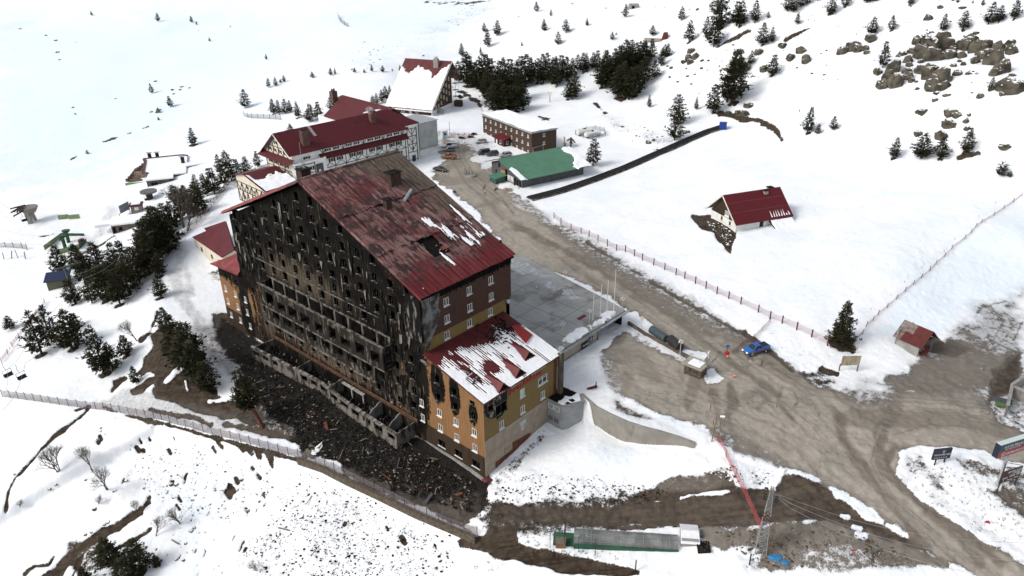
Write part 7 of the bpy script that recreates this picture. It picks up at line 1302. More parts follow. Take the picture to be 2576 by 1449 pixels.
car('parked_car','silver crossover nearest the green-roofed hall','suv',cp('paint_silver2',(.30,.30,.30)),XV(802,282),XV(696,292))
bp=car('patrol_pickup','bright blue pickup with roof beacon and headlights on, on the road by the field','pickup',cp('paint_blue',(.02,.12,.38)),(1919,896),(1873,909))
mb=MB(); mb.box(-.55,.55,.15,.4,1.88,2.0); mb.build('beacon',cp('beacon',(.05,.05,.5)),bp); mb=MB(); mb.box(.0,.5,.12,.16,1.9,1.98); mb.build('beacon_red',TAIL,bp)
for s in (-1,1): mb=MB(); mb.box(s*.42,s*.74,2.66,2.69,.84,1.02); mb.build('lit_lamp',M('lit_headlight',(1,.62,.45),emit=1.6),bp); mb=MB(); mb.box(s*.925,s*.95,-2.,1.6,.78,.9); mb.build('stripe',M('stripe_red',(.4,.05,.03)),bp)
# quads and sledges by the dormitory
for i,(x,y) in enumerate(((1203,337),(1195,344),(1172,346))):
    t=thing('snow_scooter',['upper dark snow scooter by the dormitory corner','lower dark snow scooter by the dormitory corner','low grey sledge lying left of the snow scooters'][i],'snow scooter',G(x,y),R(60+i*20)); mb=MB(); mb.box(-.45,.45,-1.3,.9,.25,.6); mb.build('body',M('scooter_red',(.09,.02,.025),rough=.5) if i<2 else CHAR,t); mb=MB(); mb.box(-.25,.25,-1.,.1,.6,.85); mb.build('seat',TRIMB,t); mb=MB(); mb.beam((-.5,1.5,.05),(-.5,.2,.05),.14,.06); mb.beam((.5,1.5,.05),(.5,.2,.05),.14,.06); mb.build('ski',METAL,t)
# ---------------- people ----------------
def person(label,px,py,coat,trou,yaw,hat=None,h=1.75,stride=.16):
    p=G(px,py); t=thing('person',label,'person',p,yaw); vs_=[(0,0,.93),(0,.0,1.2),(0,.01,1.42),(0,.02,1.53),(0,.03,1.63),(0,.02,1.74),(-.19,0,1.4),(-.25,.02,1.12),(-.23,.1,.88),(.19,0,1.4),(.25,-.02,1.12),(.24,.04,.87),(-.1,0,.88),(-.11,stride*.6,.5),(-.11,stride,.07),(-.11,stride+.16,.04),(.1,0,.88),(.11,-stride*.3,.5),(.11,-stride,.07),(.11,-stride+.16,.04)]
    es=[(0,1),(1,2),(2,3),(3,4),(4,5),(2,6),(6,7),(7,8),(2,9),(9,10),(10,11),(0,12),(12,13),(13,14),(14,15),(0,16),(16,17),(17,18),(18,19)]
    rd=[.17,.17,.16,.07,.105,.075,.085,.07,.05,.085,.07,.05,.105,.08,.06,.045,.105,.08,.06,.045]
    me=bpy.data.meshes.new('body'); me.from_pydata([(x,y,z) for x,y,z in vs_],es,[]); o=bpy.data.objects.new('body',me); COL.objects.link(o)
    sk=o.modifiers.new('s','SKIN'); sb=o.modifiers.new('u','SUBSURF'); sb.levels=1
    for i,r_ in enumerate(rd): me.skin_vertices[0].data[i].radius=(r_,r_*.8)
    me.skin_vertices[0].data[0].use_root=True
    bpy.context.view_layer.update(); m2=bpy.data.meshes.new_from_object(o.evaluated_get(bpy.context.evaluated_depsgraph_get())); bpy.data.objects.remove(o); m2.name='body'
    for m_ in (coat,trou,M('skin',(.38,.22,.15)),hat or M('dark_hair',(.02,.015,.012))): m2.materials.append(m_)
    for f in m2.polygons: z=f.center.z; f.material_index=3 if z>1.68 or (z>1.58 and f.center.y<.0) else 2 if z>1.53 or (z<.9 and z>.8 and abs(f.center.x)>.19) else 0 if z>.86 else 1; f.use_smooth=True
    q=bpy.data.objects.new('body',m2); COL.objects.link(q); q.parent=t; t.scale=(h/1.8,)*3
person('person in long black coat walking beside another, left of the two on the road',1148.4,487,M('coat_black',(.015,.014,.015)),M('trousers_dark',(.02,.02,.024)),R(-150))
person('person in black jacket with brown sleeve, right of the two walking on the road',1152.6,488.5,M('coat_brown',(.05,.028,.02)),M('trousers_dark',(.02,.02,.024)),R(-150),h=1.7,stride=.2)
person('person in drab uniform standing on the road behind the blue pickup',1910,937,M('drab',(.13,.105,.075)),M('drab2',(.11,.09,.065)),R(-60),hat=M('cap',(.08,.07,.05)))
person('person in drab uniform at the front wheel of the blue pickup',1886.5,921,M('drab',(.13,.105,.075)),M('drab2',(.11,.09,.065)),R(20),hat=M('cap',(.08,.07,.05)))
# ---------------- fences ----------------
def netmat(name,c,a): 
    m,n,b=newmat(name); b.inputs['Base Color'].default_value=(*c,1); b.inputs['Roughness'].default_value=.9; o,v=vecs(n); X,Y,Z=sepx(n,o)
    lk(n,rng(n,tex_noise(n,o,9,2,.6),.25,.75,a*.5,min(1,a*1.5)),b.inputs['Alpha']); return m
NP=netmat('pink_net',(.35,.12,.13),.42); NG=netmat('grey_net',(.16,.13,.14),.5); NRD=netmat('red_net',(.40,.07,.08),.46); NB=netmat('brown_net',(.12,.07,.08),.6); ND=netmat('dark_net',(.1,.1,.1),.4)
POSTR=M('rust_red_post',(.13,.028,.02),(.07,.02,.015),s=2,rough=.8); POSTD=M('dark_post',(.035,.03,.03),rough=.8); WOODP=M('wood_post',(.2,.16,.12),(.1,.08,.06),s=3)
def fence(name,label,pp,h,pm,nm_,pw=.08,step=None,net=(.1,.9),lean=0.,cat='fence',z_off=0.,world=False):
    P_=[np.array(q,float) for q in pp] if world else [np.array(G(*q)) for q in pp]; t=thing(name,label,cat,P_[0],0)
    if step:
        Q=[];
        for a,b in zip(P_[:-1],P_[1:]): n_=max(1,int(round(np.linalg.norm((b-a)[:2])/step))); Q+=[a+(b-a)*k/n_ for k in range(n_)]
        P_=Q+[P_[-1]]; P_=[np.array([q[0],q[1],hz(q[0],q[1])]) for q in P_]
    o_=P_[0] if not step else np.array(t.location)
    tops=[]
    for i,q in enumerate(P_):
        q=q-o_; lx,ly=rr.uniform(-1,1)*lean,rr.uniform(-1,1)*lean; mb=MB(); mb.beam((q[0],q[1],q[2]-.3),(q[0]+lx,q[1]+ly,q[2]+h*rr.uniform(.93,1.05)),pw,pw); mb.build('post',pm,t); tops.append((q,lx,ly))
    if nm_:
        mb=MB()
        for (a,ax,ay),(b,bx,by) in zip(tops[:-1],tops[1:]):
            n_=3
            for k in range(n_):
                r0,r1=k/n_,(k+1)/n_; s0,s1=-.22*h*math.sin(math.pi*r0)*.5,-.22*h*math.sin(math.pi*r1)*.5; A_=a+(b-a)*r0;B_=a+(b-a)*r1
                mb.poly([(A_[0],A_[1],A_[2]+h*net[0]),(B_[0],B_[1],B_[2]+h*net[0]),(B_[0]+bx*.6,B_[1]+by*.6,B_[2]+h*net[1]+s1),(A_[0]+ax*.6,A_[1]+ay*.6,A_[2]+h*net[1]+s0)])
        mb.build('net',nm_,t)
    return t
Q2=lambda x,y:(1572.2+x*.3905,377.3+y*.3905)
fence('red_post_fence','long net fence on rust-red steel posts between road and snow field',[(1398,552),(1415,568),(1440,582),(1465,592),(1485,600),(1507,612),(1530,625),(1553,637)]+[Q2(*q) for q in ((8,675),(65,705),(116,732),(188,765),(258,798),(330,832),(385,858),(453,892),(520,925),(590,962),(665,995),(742,1032),(853,1088),(928,1130),(1005,1162),(1098,1205),(1193,1255),(1293,1312))],1.75,POSTR,netmat('pale_net',(.34,.2,.22),.28),.2,net=(.15,.97))
fence('field_edge_fence','sagging pink net fence on dark posts along the right edge of the field',[Q2(*q) for q in ((1440,1310),(1520,1245),(1547,1195),(1590,1158),(1625,1122),(1686,1077),(1744,1025),(1802,978),(1857,935),(1910,892),(1967,848),(2006,808),(2062,760),(2110,712),(2195,648),(2238,612),(2268,575),(2305,548),(2388,502),(2450,462),(2515,420),(2570,380))],1.15,POSTD,NP,.09,lean=.12,net=(.0,.7))
fence('rope_line','thin rope on short poles across the field, left of the net fence',[Q2(*q) for q in ((1480,1160),(1580,1090),(1710,1000),(1800,920),(1910,828),(2060,730),(2130,650),(2290,510),(2400,425),(2520,300))],.5,POSTD,ND,.05,net=(.8,.9))
fence('lower_wire_fence','long wire-net fence along the lower road and burnt yard',[(0,966),(60,975),(120,985),(235,1003),(380,1030),(480,1060),(620,1100),(740,1137),(830,1174),(930,1227),(1030,1280),(1120,1322),(1185,1345)],1.9,POSTD,NG,.07,step=2.1,net=(.0,.95),lean=.05)
fence('track_fence','brownish net fence between the tree belt and the snowy track',[(652,418),(618,430),(590,452),(560,475),(530,512),(500,545),(465,575),(440,602),(412,640)],1.9,POSTD,NB,.08,step=3,net=(.0,.95),lean=.15)
fence('hillside_net','short dark net fence below the pine clump, upper slope',[(625,275),(635,279),(645,281),(660,282),(675,283),(690,284),(705,285),(718,287)],2.2,POSTD,ND,.1,net=(.0,.9))
fence('piste_net','curving dark net beside the piste on the upper slope',[(868,30),(870,38),(875,46),(884,53),(893,58)],2.4,POSTD,ND,.15,net=(.0,1))
fence('piste_net','short net fence left, below the far lift station',[(0,590),(18,590),(38,592),(60,594),(72,597)],1.9,POSTD,ND,.1,net=(0,.9))
fence('piste_net','row of leaning stakes with fallen net at the left edge',[(12,619),(31,618),(48,618),(66,621)],2.2,POSTD,None,.16,lean=.8)
fence('red_snow_net','pale red snow net at the far left below the lift',[(112,733),(105,748),(80,775),(60,800),(30,840),(0,880)],1.5,POSTD,NP,.08,step=3,lean=.3)
fence('barrier_net','wide red plastic net barrier crossing the brown track',[(1795,1120),(1815,1165),(1838,1215),(1860,1262),(1880,1310),(1898,1352)],1.5,POSTR,NRD,.06,net=(0,1))
fence('barrier_net','sagging red net from the fence down to the checkpoint',[(1935,826),(1915,848),(1893,868),(1862,886),(1838,905)],1.1,POSTR,NP,.05,net=(0,.95))
fence('barrier_tape','red tape on small poles from kiosk to net barrier',[(1772,968),(1776,1006),(1779,1042),(1785,1082),(1795,1118)],1.1,POSTR,NRD,.07,net=(.55,.75))
fence('tank_fence','square wire fence round the white gas tanks',[(1457,343),(1478,351),(1500,357),(1533,349),(1530,337),(1508,332),(1485,334),(1457,343)],1.8,POSTD,ND,.07,step=2.4,net=(0,.9))
fence('stake_row','thin stakes standing in snow below the glazed tunnel',[(1367,1380),(1403,1383),(1438,1393),(1480,1402)],3.,POSTD,None,.07)
fence('field_bank_fence','short rail fence at the corner near the spruce',[(2092,880),(2085,894)],.9,POSTR,None,.14)
for x,y,lab in ((1405,1345,'dark steel post left of the glazed tunnel'),(1580,1444,'dark pierced steel post at the bottom edge, left'),(1867,1436,'dark steel post at the bottom edge below the white booth')):
    t=thing('steel_post',lab,'post',G(x,y),0); mb=MB(); mb.bar((0,0,-.3),(0,0,2.3 if x<1500 else 2.),.1,6); mb.build('pole',POSTD,t)
# ---------------- signs ----------------
def board(name,label,corners,legs,paint,dep=.25,side=None):
    """corners TL,TR,BR,BL px; legs: px of feet. The board stands vertical over its feet"""
    A_=np.array(G(*legs[0])); B_=np.array(G(*legs[-1])); d=(B_-A_)[:2]; yaw=math.atan2(d[0],d[1])-math.pi/2; f=Fr(A_,yaw); t=thing(name,label,'sign',A_,yaw)
    c=[f.hit(*q,(0,0,0),(0,1,0)) for q in corners]; x0=(c[0][0]+c[3][0])/2;x1=(c[1][0]+c[2][0])/2; z1=(c[0][2]+c[1][2])/2; z0=(c[3][2]+c[2][2])/2
    mb=MB(); mb.box(x0,x1,0,dep,z0,z1); mb.build('board',paint,t)
    for l in legs: x=f.l(G(*l))[0]; mb=MB(); mb.box(x-.07,x+.07,dep*.3,dep*.3+.14,-.5,z0+.3); mb.build('leg',POSTD,t)
    return t,x0,x1,z0,z1
NAVY=M('navy_panel',(.02,.025,.045),rough=.4)
t,x0,x1,z0,z1=board('direction_sign','dark blue hotel sign with arrows on two legs beside the junction',[(2341.4,1160.9),(2387,1153.6),(2378.7,1179.5),(2333,1185.8)],[(2340.4,1198.2),(2364,1194)],NAVY)
text('KAYA PALAZZO',t,(x0+.15,-.02,z0+.75),(R(90),0,0),(x1-x0)*.135,WHITE,'lettering',.005); text('> > > > > >',t,(x0+.2,-.02,z0+.2),(R(90),0,0),(x1-x0)*.15,WHITE,'arrows',.005); text('\u2655',t,((x0+x1)/2-.2,-.02,z1-.8),(R(90),0,0),.8,METAL,'emblem',.005)
# tall double sign on one pole
pb=G(2503,1256); yaw=R(-32); q=Fr(pb,R(58-90)); 
yawS=math.atan2(*( (np.array(at(2568.5,1164,9))-np.array(at(2494,1185.8,9)))[:2] ))-math.pi/2; sgn=thing('hotel_pylon_sign','large lit-box sign, dark blue over red, on a pole with brown board below','sign',pb,yawS); fs_=Fr(pb,yawS)
c=[fs_.hit(*p,(0,0,0),(0,1,0)) for p in ((2502,1154),(2574.7,1135),(2568.5,1164),(2496,1185.8))]; x0=c[3][0];x1=c[2][0];z0=(c[3][2]+c[2][2])/2;z1=(c[0][2]+c[1][2])/2; zm=z0+(z1-z0)*.46
mb=MB(); mb.box(x0,x1,0,.8,zm,z1); mb.build('upper_panel',NAVY,sgn); mb=MB(); mb.box(x0,x1,0,.8,z0,zm); mb.build('lower_panel',M('sign_red',(.30,.012,.018),rough=.4),sgn); mb=MB(); mb.box(x0-.02,x0+.0,-.01,.81,z0,z1); mb.build('side_panel',NAVY,sgn)
for k in range(3): a=x0+(x1-x0)*k/3; mb=MB(); mb.box(a+.03,a+(x1-x0)/3-.03,.02,.78,z1,z1+.05); mb.build('top_panel',M('pale_top',(.5,.58,.56),rough=.4),sgn)
w_=x1-x0; text('KAYA PALAZZO',sgn,(x0+w_*.16,-.02,zm+.45),(R(90),0,0),w_*.118,WHITE,'lettering',.005); text('SKI & MOUNTAIN RESORT',sgn,(x0+w_*.2,-.02,zm+.12),(R(90),0,0),w_*.048,WHITE,'lettering',.005); text('DORUKKAYA',sgn,(x0+w_*.29,-.02,z0+.25),(R(90),0,0),w_*.118,WHITE,'lettering',.005)
text('K',sgn,(x0+w_*.15,-.02,z0+.25),(R(90),0,0),w_*.13,WHITE,'lettering',.005)
cv=MB(); n=20; r=w_*.065; cx_,cz_2=x0+w_*.19,z0+.25+w_*.045
for k in range(n): a0,a1=k*6.283/n,(k+1)*6.283/n; cv.poly([(cx_+r*math.cos(a0),-.02,cz_2+r*math.sin(a0)),(cx_+r*math.cos(a1),-.02,cz_2+r*math.sin(a1)),(cx_+r*1.15*math.cos(a1),-.02,cz_2+r*1.15*math.sin(a1)),(cx_+r*1.15*math.cos(a0),-.02,cz_2+r*1.15*math.sin(a0))])
cv.build('ring_emblem',WHITE,sgn)
xm=(x0+x1)/2; mb=MB(); mb.bar((xm*.5,.4,-.5),(xm*.5,.4,z0),.22,10); mb.build('pole',METAL,sgn)
c=[fs_.hit(*p,(0,-.6,0),(0,1,0)) for p in ((2510.4,1218.9),(2563.3,1205.5),(2550.8,1234.5),(2500,1248))]; bx0,bx1=c[3][0],c[2][0]; bz0=(c[3][2]+c[2][2])/2; bz1=(c[0][2]+c[1][2])/2
mb=MB(); mb.box(bx0,bx1,-.6,-.5,bz0,bz1); mb.build('brown_board',M('brown_board',(.06,.032,.025),rough=.6),sgn); bw=bx1-bx0
for tx,dx,dz,s_ in (('KP PALAZZO',.3,.72,.13),('LOUNGE',.55,.58,.09),('Suite',.1,.32,.13),('Cafe',.42,.36,.15),('Spa',.75,.4,.15),('1',.14,.06,.16),('Meeting',.35,.1,.08),('Fitness',.7,.14,.08)): text(tx,sgn,(bx0+bw*dx,-.62,bz0+(bz1-bz0)*dz),(R(90),0,0),bw*s_,WHITE,'lettering',.005)
mb=MB()
for x in (bx0+.3,bx1-.3):
    for a_,b_,t_ in (((x,-.55,bz0),(x,-.5,-.6),.12),((xm*.5,.4,bz1-.4),(x,-.5,bz1-.3),.07),((xm*.5,.4,bz1+.6),(x,-.5,bz1+.1),.06)): mb=MB(); mb.beam(a_,b_,t_,t_); mb.build('bracket',POSTD,sgn)
board('blank_billboard','weathered blank yellowish billboard on two legs by the snow bank',[(2115.8,916),(2161.6,919),(2156.7,942.3),(2110,939.4)],[(2105.5,954),(2150.5,957)],M('faded_board',(.36,.31,.22),(.25,.2,.13),s=.9,con=(.45,.6),stretch=(2,1,.5)),.08)
board('slope_sign','plain white board sign on one leg above the dormitory',[(1389.5,234),(1400,234),(1400,242),(1389.5,242)],[(1394,259),(1396,259)],WHITE,.1)
board('lift_noticeboards','leaning grey net screens at the lift base, left of the trees',[(305,493),(330,481),(330,500),(308,516)],[(308,524),(332,507)],M('screen_grey',(.16,.19,.2),(.24,.27,.28),s=1),.1)
t=thing('traffic_sign','small blue sign on a red base at the checkpoint','sign',G(1824,903),R(10)); mb=MB(); mb.bar((0,0,0),(0,0,1.6),.05,6); mb.build('pole',POSTD,t); mb=MB(); mb.box(-.35,.35,-.06,0,1.4,1.85); mb.build('board',M('sign_blue',(.02,.1,.3)),t); mb=MB(); mb.bar((0,0,0),(0,0,.3),.45,8); mb.build('base',M('red_plastic',(.45,.02,.02)),t)
CONEM=M('cone_orange',(.6,.07,.02))
def cone(px,py,lab,grp='traffic cones',s=1.):
    t=thing('traffic_cone',lab,'cone',G(px,py),0,grp); t.scale=(s,)*3; mb=MB(); mb.bar((0,0,.04),(0,0,.7),.17,10,r1=.03); mb.build('cone',CONEM,t); mb=MB(); mb.box(-.22,.22,-.22,.22,0,.05); mb.build('base',CONEM,t); mb=MB(); mb.bar((0,0,.3),(0,0,.45),.125,10,r1=.09); mb.build('band',WHITE,t)
cone(1825,914,'traffic cone beside the blue checkpoint sign'); cone(1841,963,'traffic cone alone on the road below the kiosk')
for i,(x,y) in enumerate(((1145,334),(1155,334),(1163,335),(1190,335),(1202,334),(1178,334))): cone(x,y+1,'%s cone from the left in the line across the snowy car park end'%row[i if i<4 else i],'cones at the car park end',1.2)
# ---------------- stone kiosk, tubes, booth ----------------
kb=G(1757,955); ky=thing('stone_kiosk','low stone kiosk with flat pale roof and white-lettered hotel name','kiosk',kb,R(-48)); ky.scale=(.88,)*3; STONE=M('rough_stone',(.15,.12,.09),(.07,.055,.042),s=2.2,bump=.7,bs=4,dirt=(.03,.025,.02),ds=2,drng=(.5,.65))
mb=MB(); mb.box(-1.6,1.2,-.6,3.0,-.6,2.2); mb.build('core',STONE,ky)
for k in range(5):
    for j in range(5): mb=MB(); o_=rr.uniform(0,.08); mb.box(-1.6+j*.56,-1.6+j*.56+.5,-.68-o_,-.58,-.2+k*.47,-.2+k*.47+.42); mb.build('stone',STONE,ky)
    for j in range(6): mb=MB(); o_=rr.uniform(0,.08); mb.box(-1.68-o_,-1.58,-.55+j*.6,-.55+j*.6+.54,-.2+k*.47,-.2+k*.47+.42); mb.build('stone',STONE,ky)
mb=MB(); mb.box(-2.1,1.6,-1.1,3.5,2.2,2.5); rf=mb.build('roof',M('pale_roof',(.36,.33,.27),(.28,.25,.2),s=1),ky); mb=MB(); mb.box(-1.5,.9,-.3,2.4,2.5,2.6); mb.build('roof_snow',SNOW,rf); mb=MB()
for x in (.2,.8,1.4): mb.bar((x,-.8,2.5),(x,-.8,3.5),.04,4)
mb.bar((.2,-.8,3.5),(1.4,-.8,3.5),.04,4); mb.bar((.2,.6,3.4),(1.4,-.8,3.5),.04,4); mb.bar((.2,.6,2.5),(.2,.6,3.4),.04,4); mb.build('rail',POSTD,rf)
mb=MB(); mb.box(-.1,3.6,-1.3,-1.22,2.7,3.3); sb=mb.build('name_board',M('sign_ground',(.16,.13,.1)),ky); text('GRAND KARTAL',sb,(-.05,-1.32,3.0),(R(90),0,0),.46,WHITE,'lettering',.03); text('HOTEL',sb,(.3,-1.32,2.62),(R(90),0,0),.4,WHITE,'lettering',.03); text('OTEL',sb,(2.,-1.32,2.62),(R(90),0,0),.4,WHITE,'lettering',.03)
mb=MB(); mb.bar((2.6,0,-.5),(2.6,0,4.2),.06,6); mb.bar((2.2,0,4.2),(3.,.1,4.2),.2,8); mb.build('lamp_post',WHITE,ky)
def tube(p0,p1,r,c,lab,nm):
    a,b=np.array(G(*p0)),np.array(G(*p1)); t=thing(nm,lab,'tube',a,0); d=b-a; L=np.linalg.norm(d); n_=9
    for k in range(n_): u0=d*(k/n_);u1=d*((k+.93)/n_); mb=MB(); mb.bar((u0[0],u0[1],u0[2]+r*.9),(u1[0],u1[1],u1[2]+r*.9),r,14,r1=r*.97); mb.build('segment',c,t)
    mb=MB(); mb.bar((.6,-1.1,0),(.5,-.4,.9),.12,6); mb.bar((.2,-1.,0),(.2,-.4,.9),.12,6); mb.build('stand',TRIMB,t)
tube((1636,846),(1672,872),.85,M('teal_rubber',(.065,.095,.10),(.045,.065,.07),s=2,rough=.5),'teal-grey ribbed tube lying in the snow strip','ribbed_tube'); tube((1682,873),(1706,896),.95,M('black_rubber',(.02,.02,.022),(.035,.035,.037),s=2,rough=.5),'black ribbed tube lying in the snow strip nearest the kiosk','ribbed_tube')
bt=thing('gate_booth','small pale booth with barrier post at the end of the car park','booth',G(1159,340) if False else G(1157-32+2,342),R(-30)); mb=MB(); mb.box(-1,1,-.9,.9,-.3,2.5); mb.build('wall',M('pale_blue_booth',(.55,.62,.66)),bt); mb=MB(); mb.box(-1.2,1.2,-1.1,1.1,2.5,2.65); mb.build('roof',WHITE,bt); mb=MB(); mb.box(-.4,.4,-.95,-.89,1.1,1.9); mb.build('window',GLASS,bt); mb=MB(); mb.bar((2.6,.5,-.2),(2.6,.5,5.5),.07,6); mb.bar((2.6,.5,2.6),(-4,.5,2.5),.05,5); mb.build('barrier',POSTD,bt)
# gas tanks
for i,(x,y) in enumerate(((1480,344),(1500,350))):
    p=G(x,y); t=thing('gas_tank',['rear white gas tank inside the wire fence','front white gas tank with blue letters inside the wire fence'][i],'gas tank',p,R(62),'white gas tanks'); mb=MB(); mb.bar((0,-3,1.2),(0,3,1.2),.9,16); mb.bar((0,-3.35,1.2),(0,-3,1.2),.5,16,r1=.9); mb.bar((0,3,1.2),(0,3.35,1.2),.9,16,r1=.5); mb.build('tank',WHITE,t)
    mb=MB(); mb.box(-.7,.7,-2.2,-1.8,-.3,.6); mb.box(-.7,.7,1.8,2.2,-.3,.6); mb.build('saddle',CONC,t); mb=MB(); mb.box(-.2,.2,-.4,.4,2.1,2.5); mb.build('valve_box',DG,t)
    if i: text('AYGAZ',t,(.92,-1.6,.95),(R(90),0,R(90)),1.0,M('blue_letters',(.04,.1,.4)),'lettering',.01)
# rail track on the slope
dt=thing('slide_track','dark double-railed slide track running diagonally across the snow','track',G(1338,503),0); o_=np.array(dt.location); pts=[(1338,503),(1420,484),(1500,459),(1580,431),(1660,398),(1740,365),(1790,345),(1828,334)]; P_=[np.array(G(*q)) for q in pts]
for off in (-1.1,0,1.1):
    for a,b in zip(P_[:-1],P_[1:]): d=(b-a)[:2]; d/=np.linalg.norm(d); n_=np.array([-d[1],d[0],0])*off; mb=MB(); mb.beam(a-o_+n_+[0,0,.55],b-o_+n_+[0,0,.55],.45,.22); mb.build('rail',TIMB,dt)
for a,b in zip(P_[:-1],P_[1:]):
    d=(b-a)[:2]; d/=np.linalg.norm(d); n_=np.array([-d[1],d[0],0]); mb=MB(); mb.slab([tuple(a-o_+n_*1.7+[0,0,.25]),tuple(b-o_+n_*1.7+[0,0,.25]),tuple(b-o_-n_*1.7+[0,0,.25]),tuple(a-o_-n_*1.7+[0,0,.25])],(0,0,-.8)); mb.build('trough',M('trough_soil',(.06,.045,.035),(.2,.17,.14),s=.8),dt)
t=thing('blue_box','bright blue drive housing at the top of the slide track','drive box',G(1828,338),R(20)); mb=MB(); mb.box(-1.2,1.2,-1.1,1.1,0,2.3); mb.build('housing',M('cobalt',(.012,.04,.22),rough=.4),t); mb=MB(); mb.slab([(-1.25,-1.15,2.3),(1.25,-1.15,2.3),(1.25,1.15,1.9),(-1.25,1.15,1.9)],(0,0,.2)); mb.build('lid',M('cobalt',(.012,.04,.22)),t)
# glazed tunnel and booth at the bottom
a,b=G(1428,1362),G(1688,1376); d=np.array(b)-np.array(a); tyaw=math.atan2(d[0],d[1]); L=np.linalg.norm(d[:2]); tn=thing('glazed_tunnel','long low glazed tunnel with green base over a moving carpet','tunnel',a,tyaw)
GG=M('tunnel_glass',(.22,.23,.22),(.12,.13,.12),s=.5,rough=.35,alpha=.8,con=(.4,.6)); GB=M('tunnel_green',(.03,.10,.06),(.025,.07,.045),s=1)
hr=lambda s:(1.35*math.cos(s),.35+1.5*math.sin(s)); n_=12
for k in range(n_):
    y0=L*k/n_;y1=L*(k+1)/n_; mb=MB()
    for j in range(6): s0,s1=math.pi*j/6,math.pi*(j+1)/6; (xa,za),(xb,zb_)=hr(s0),hr(s1); mb.poly([(xa,y0+.04,za),(xa,y1-.04,za),(xb,y1-.04,zb_),(xb,y0+.04,zb_)])
    mb.build('glass_panel',GG,tn); mb=MB()
    for j in range(6): s0,s1=math.pi*j/6,math.pi*(j+1)/6; mb.beam((hr(s0)[0],y0,hr(s0)[1]+.02),(hr(s1)[0],y0,hr(s1)[1]+.02),.09,.09)
    mb.build('rib',M('rib_grey',(.2,.2,.19)),tn)
mb=MB()
for s0 in (.5,1.2,1.9,2.6): x,z=hr(s0); mb.beam((x,0,z),(x,L,z),.06,.06)
mb.build('purlin',M('rib_grey',(.2,.2,.19)),tn); mb=MB(); mb.box(1.3,1.5,0,L,-.3,.7); mb.box(-1.5,-1.3,0,L,-.3,.5); mb.box(-1.3,1.3,0,L,-.1,.1); mb.build('base',GB,tn); mb=MB(); mb.box(-1.2,1.3,-3,0,0,.15); mb.build('green_mat',GB,tn)
t=thing('wooden_crate','brown crate at the left end of the glazed tunnel','crate',G(1394,1374),tyaw); mb=MB(); mb.box(-.6,.6,-.7,.7,-.1,.9); mb.build('box',M('crate_wood',(.22,.13,.08),(.16,.09,.055),s=3),t); mb=MB(); mb.box(-.65,.65,-.75,.75,.9,.97); mb.build('lid',WOODP,t)
bo=thing('white_booth','white spotted panel booth at the right end of the glazed tunnel','booth',np.array(G(1696,1386)),tyaw-math.pi/2+0.02); bo.scale=(.66,)*3; SP=M('spotted_white',(.72,.72,.73),(.66,.66,.68),s=1,rough=.5)
mb=MB(); mb.box(0,3.6,.1,4.0,-.6,2.0); mb.build('wall',CONC,bo); mb=MB(); mb.slab([(-.15,-.3,1.2),(3.9,-.3,1.2),(3.7,1.9,2.9),(-.15,1.9,2.9)],(0,0,.1)); mb.slab([(-.15,1.9,2.9),(3.7,1.9,2.9),(3.7,4.3,2.3),(-.15,4.3,2.3)],(0,0,.1)); r_=mb.build('roof',SP,bo)
mb=MB()
for i in range(8):
    for j in range(9):
        x=.15+i*.45; y=-.1+j*.47; z=(1.3+(y+.3)*.77 if y<1.9 else 3.0-(y-1.9)*.25)+.02; mb.box(x,x+.12,y,y+.14,z,z+.02)
mb.build('spots',METAL,r_,kind='stuff'); t=thing('pallet_stack','dark slatted pallet stack right of the white booth','pallet',G(1752,1392),tyaw); 
for i in range(6): mb=MB(); mb.box(-1,-1+1.9,-.9+i*.32,-.9+i*.32+.2,.3,.5); mb.build('slat',CHAR,t)
mb=MB(); mb.box(-.9,.8,-.8,.9,-.2,.28); mb.build('base',CHAR,t)
# ---------------- lattice mast, other masts, wires ----------------
ms=thing('lattice_mast','tall grey lattice mast with red band and black insulators at the bottom right','mast',G(1897,1400),R(20)); mh=None
for h_ in np.arange(6,22,.05):
    x,y=projN(*(np.array(ms.location)+[0,0,h_])); 
    if y<1243: mh=h_; break
mh=mh or 11
wd=lambda z:.6*(1-z/mh)+.16; nseg=12
for k in range(nseg):
    z0,z1=mh*k/nseg,mh*(k+1)/nseg; mb=MB(); a_,b_=wd(z0),wd(z1); c0=[(-a_,-a_),(a_,-a_),(a_,a_),(-a_,a_)];c1=[(-b_,-b_),(b_,-b_),(b_,b_),(-b_,b_)]
    for i in range(4):
        j=(i+1)%4; mb.beam((*c0[i],z0),(*c1[i],z1),.09,.09); mb.beam((*c0[i],z0),(*c1[j],z1),.05,.05); mb.beam((*c0[j],z0),(*c1[i],z1),.05,.05); mb.beam((*c1[i],z1),(*c1[j],z1),.05,.05)
    mb.build('lattice_section',POSTR if k in (6,) else M('galvanised',(.22,.22,.22),rough=.5),ms)
for z in (mh*.97,mh*.88,mh*.84,mh*.80):
    for s in (-1,1): mb=MB(); mb.bar((s*.5,0,z),(s*.95,0,z),.14,8); mb.build('insulator',TRIMB,ms)
t=thing('short_lattice_pole','short rusty lattice pole right beside the tall mast','mast',G(1915,1410),0)
for k in range(6):
    mb=MB(); z0,z1=k*.9,(k+1)*.9
    for x,y in ((-.18,-.18),(.18,-.18),(.18,.18),(-.18,.18)): mb.beam((x,y,z0),(x,y,z1),.06,.06)
    mb.beam((-.18,-.18,z0),(.18,-.18,z1),.04,.04); mb.beam((.18,.18,z0),(-.18,.18,z1),.04,.04); mb.build('lattice_section',M('rusty_steel2',(.14,.09,.05),(.2,.17,.13),s=2),t)
t=thing('twin_steel_mast','pair of rusty braced steel posts at the end of the curved wall','mast',G(1790,1124),R(10))
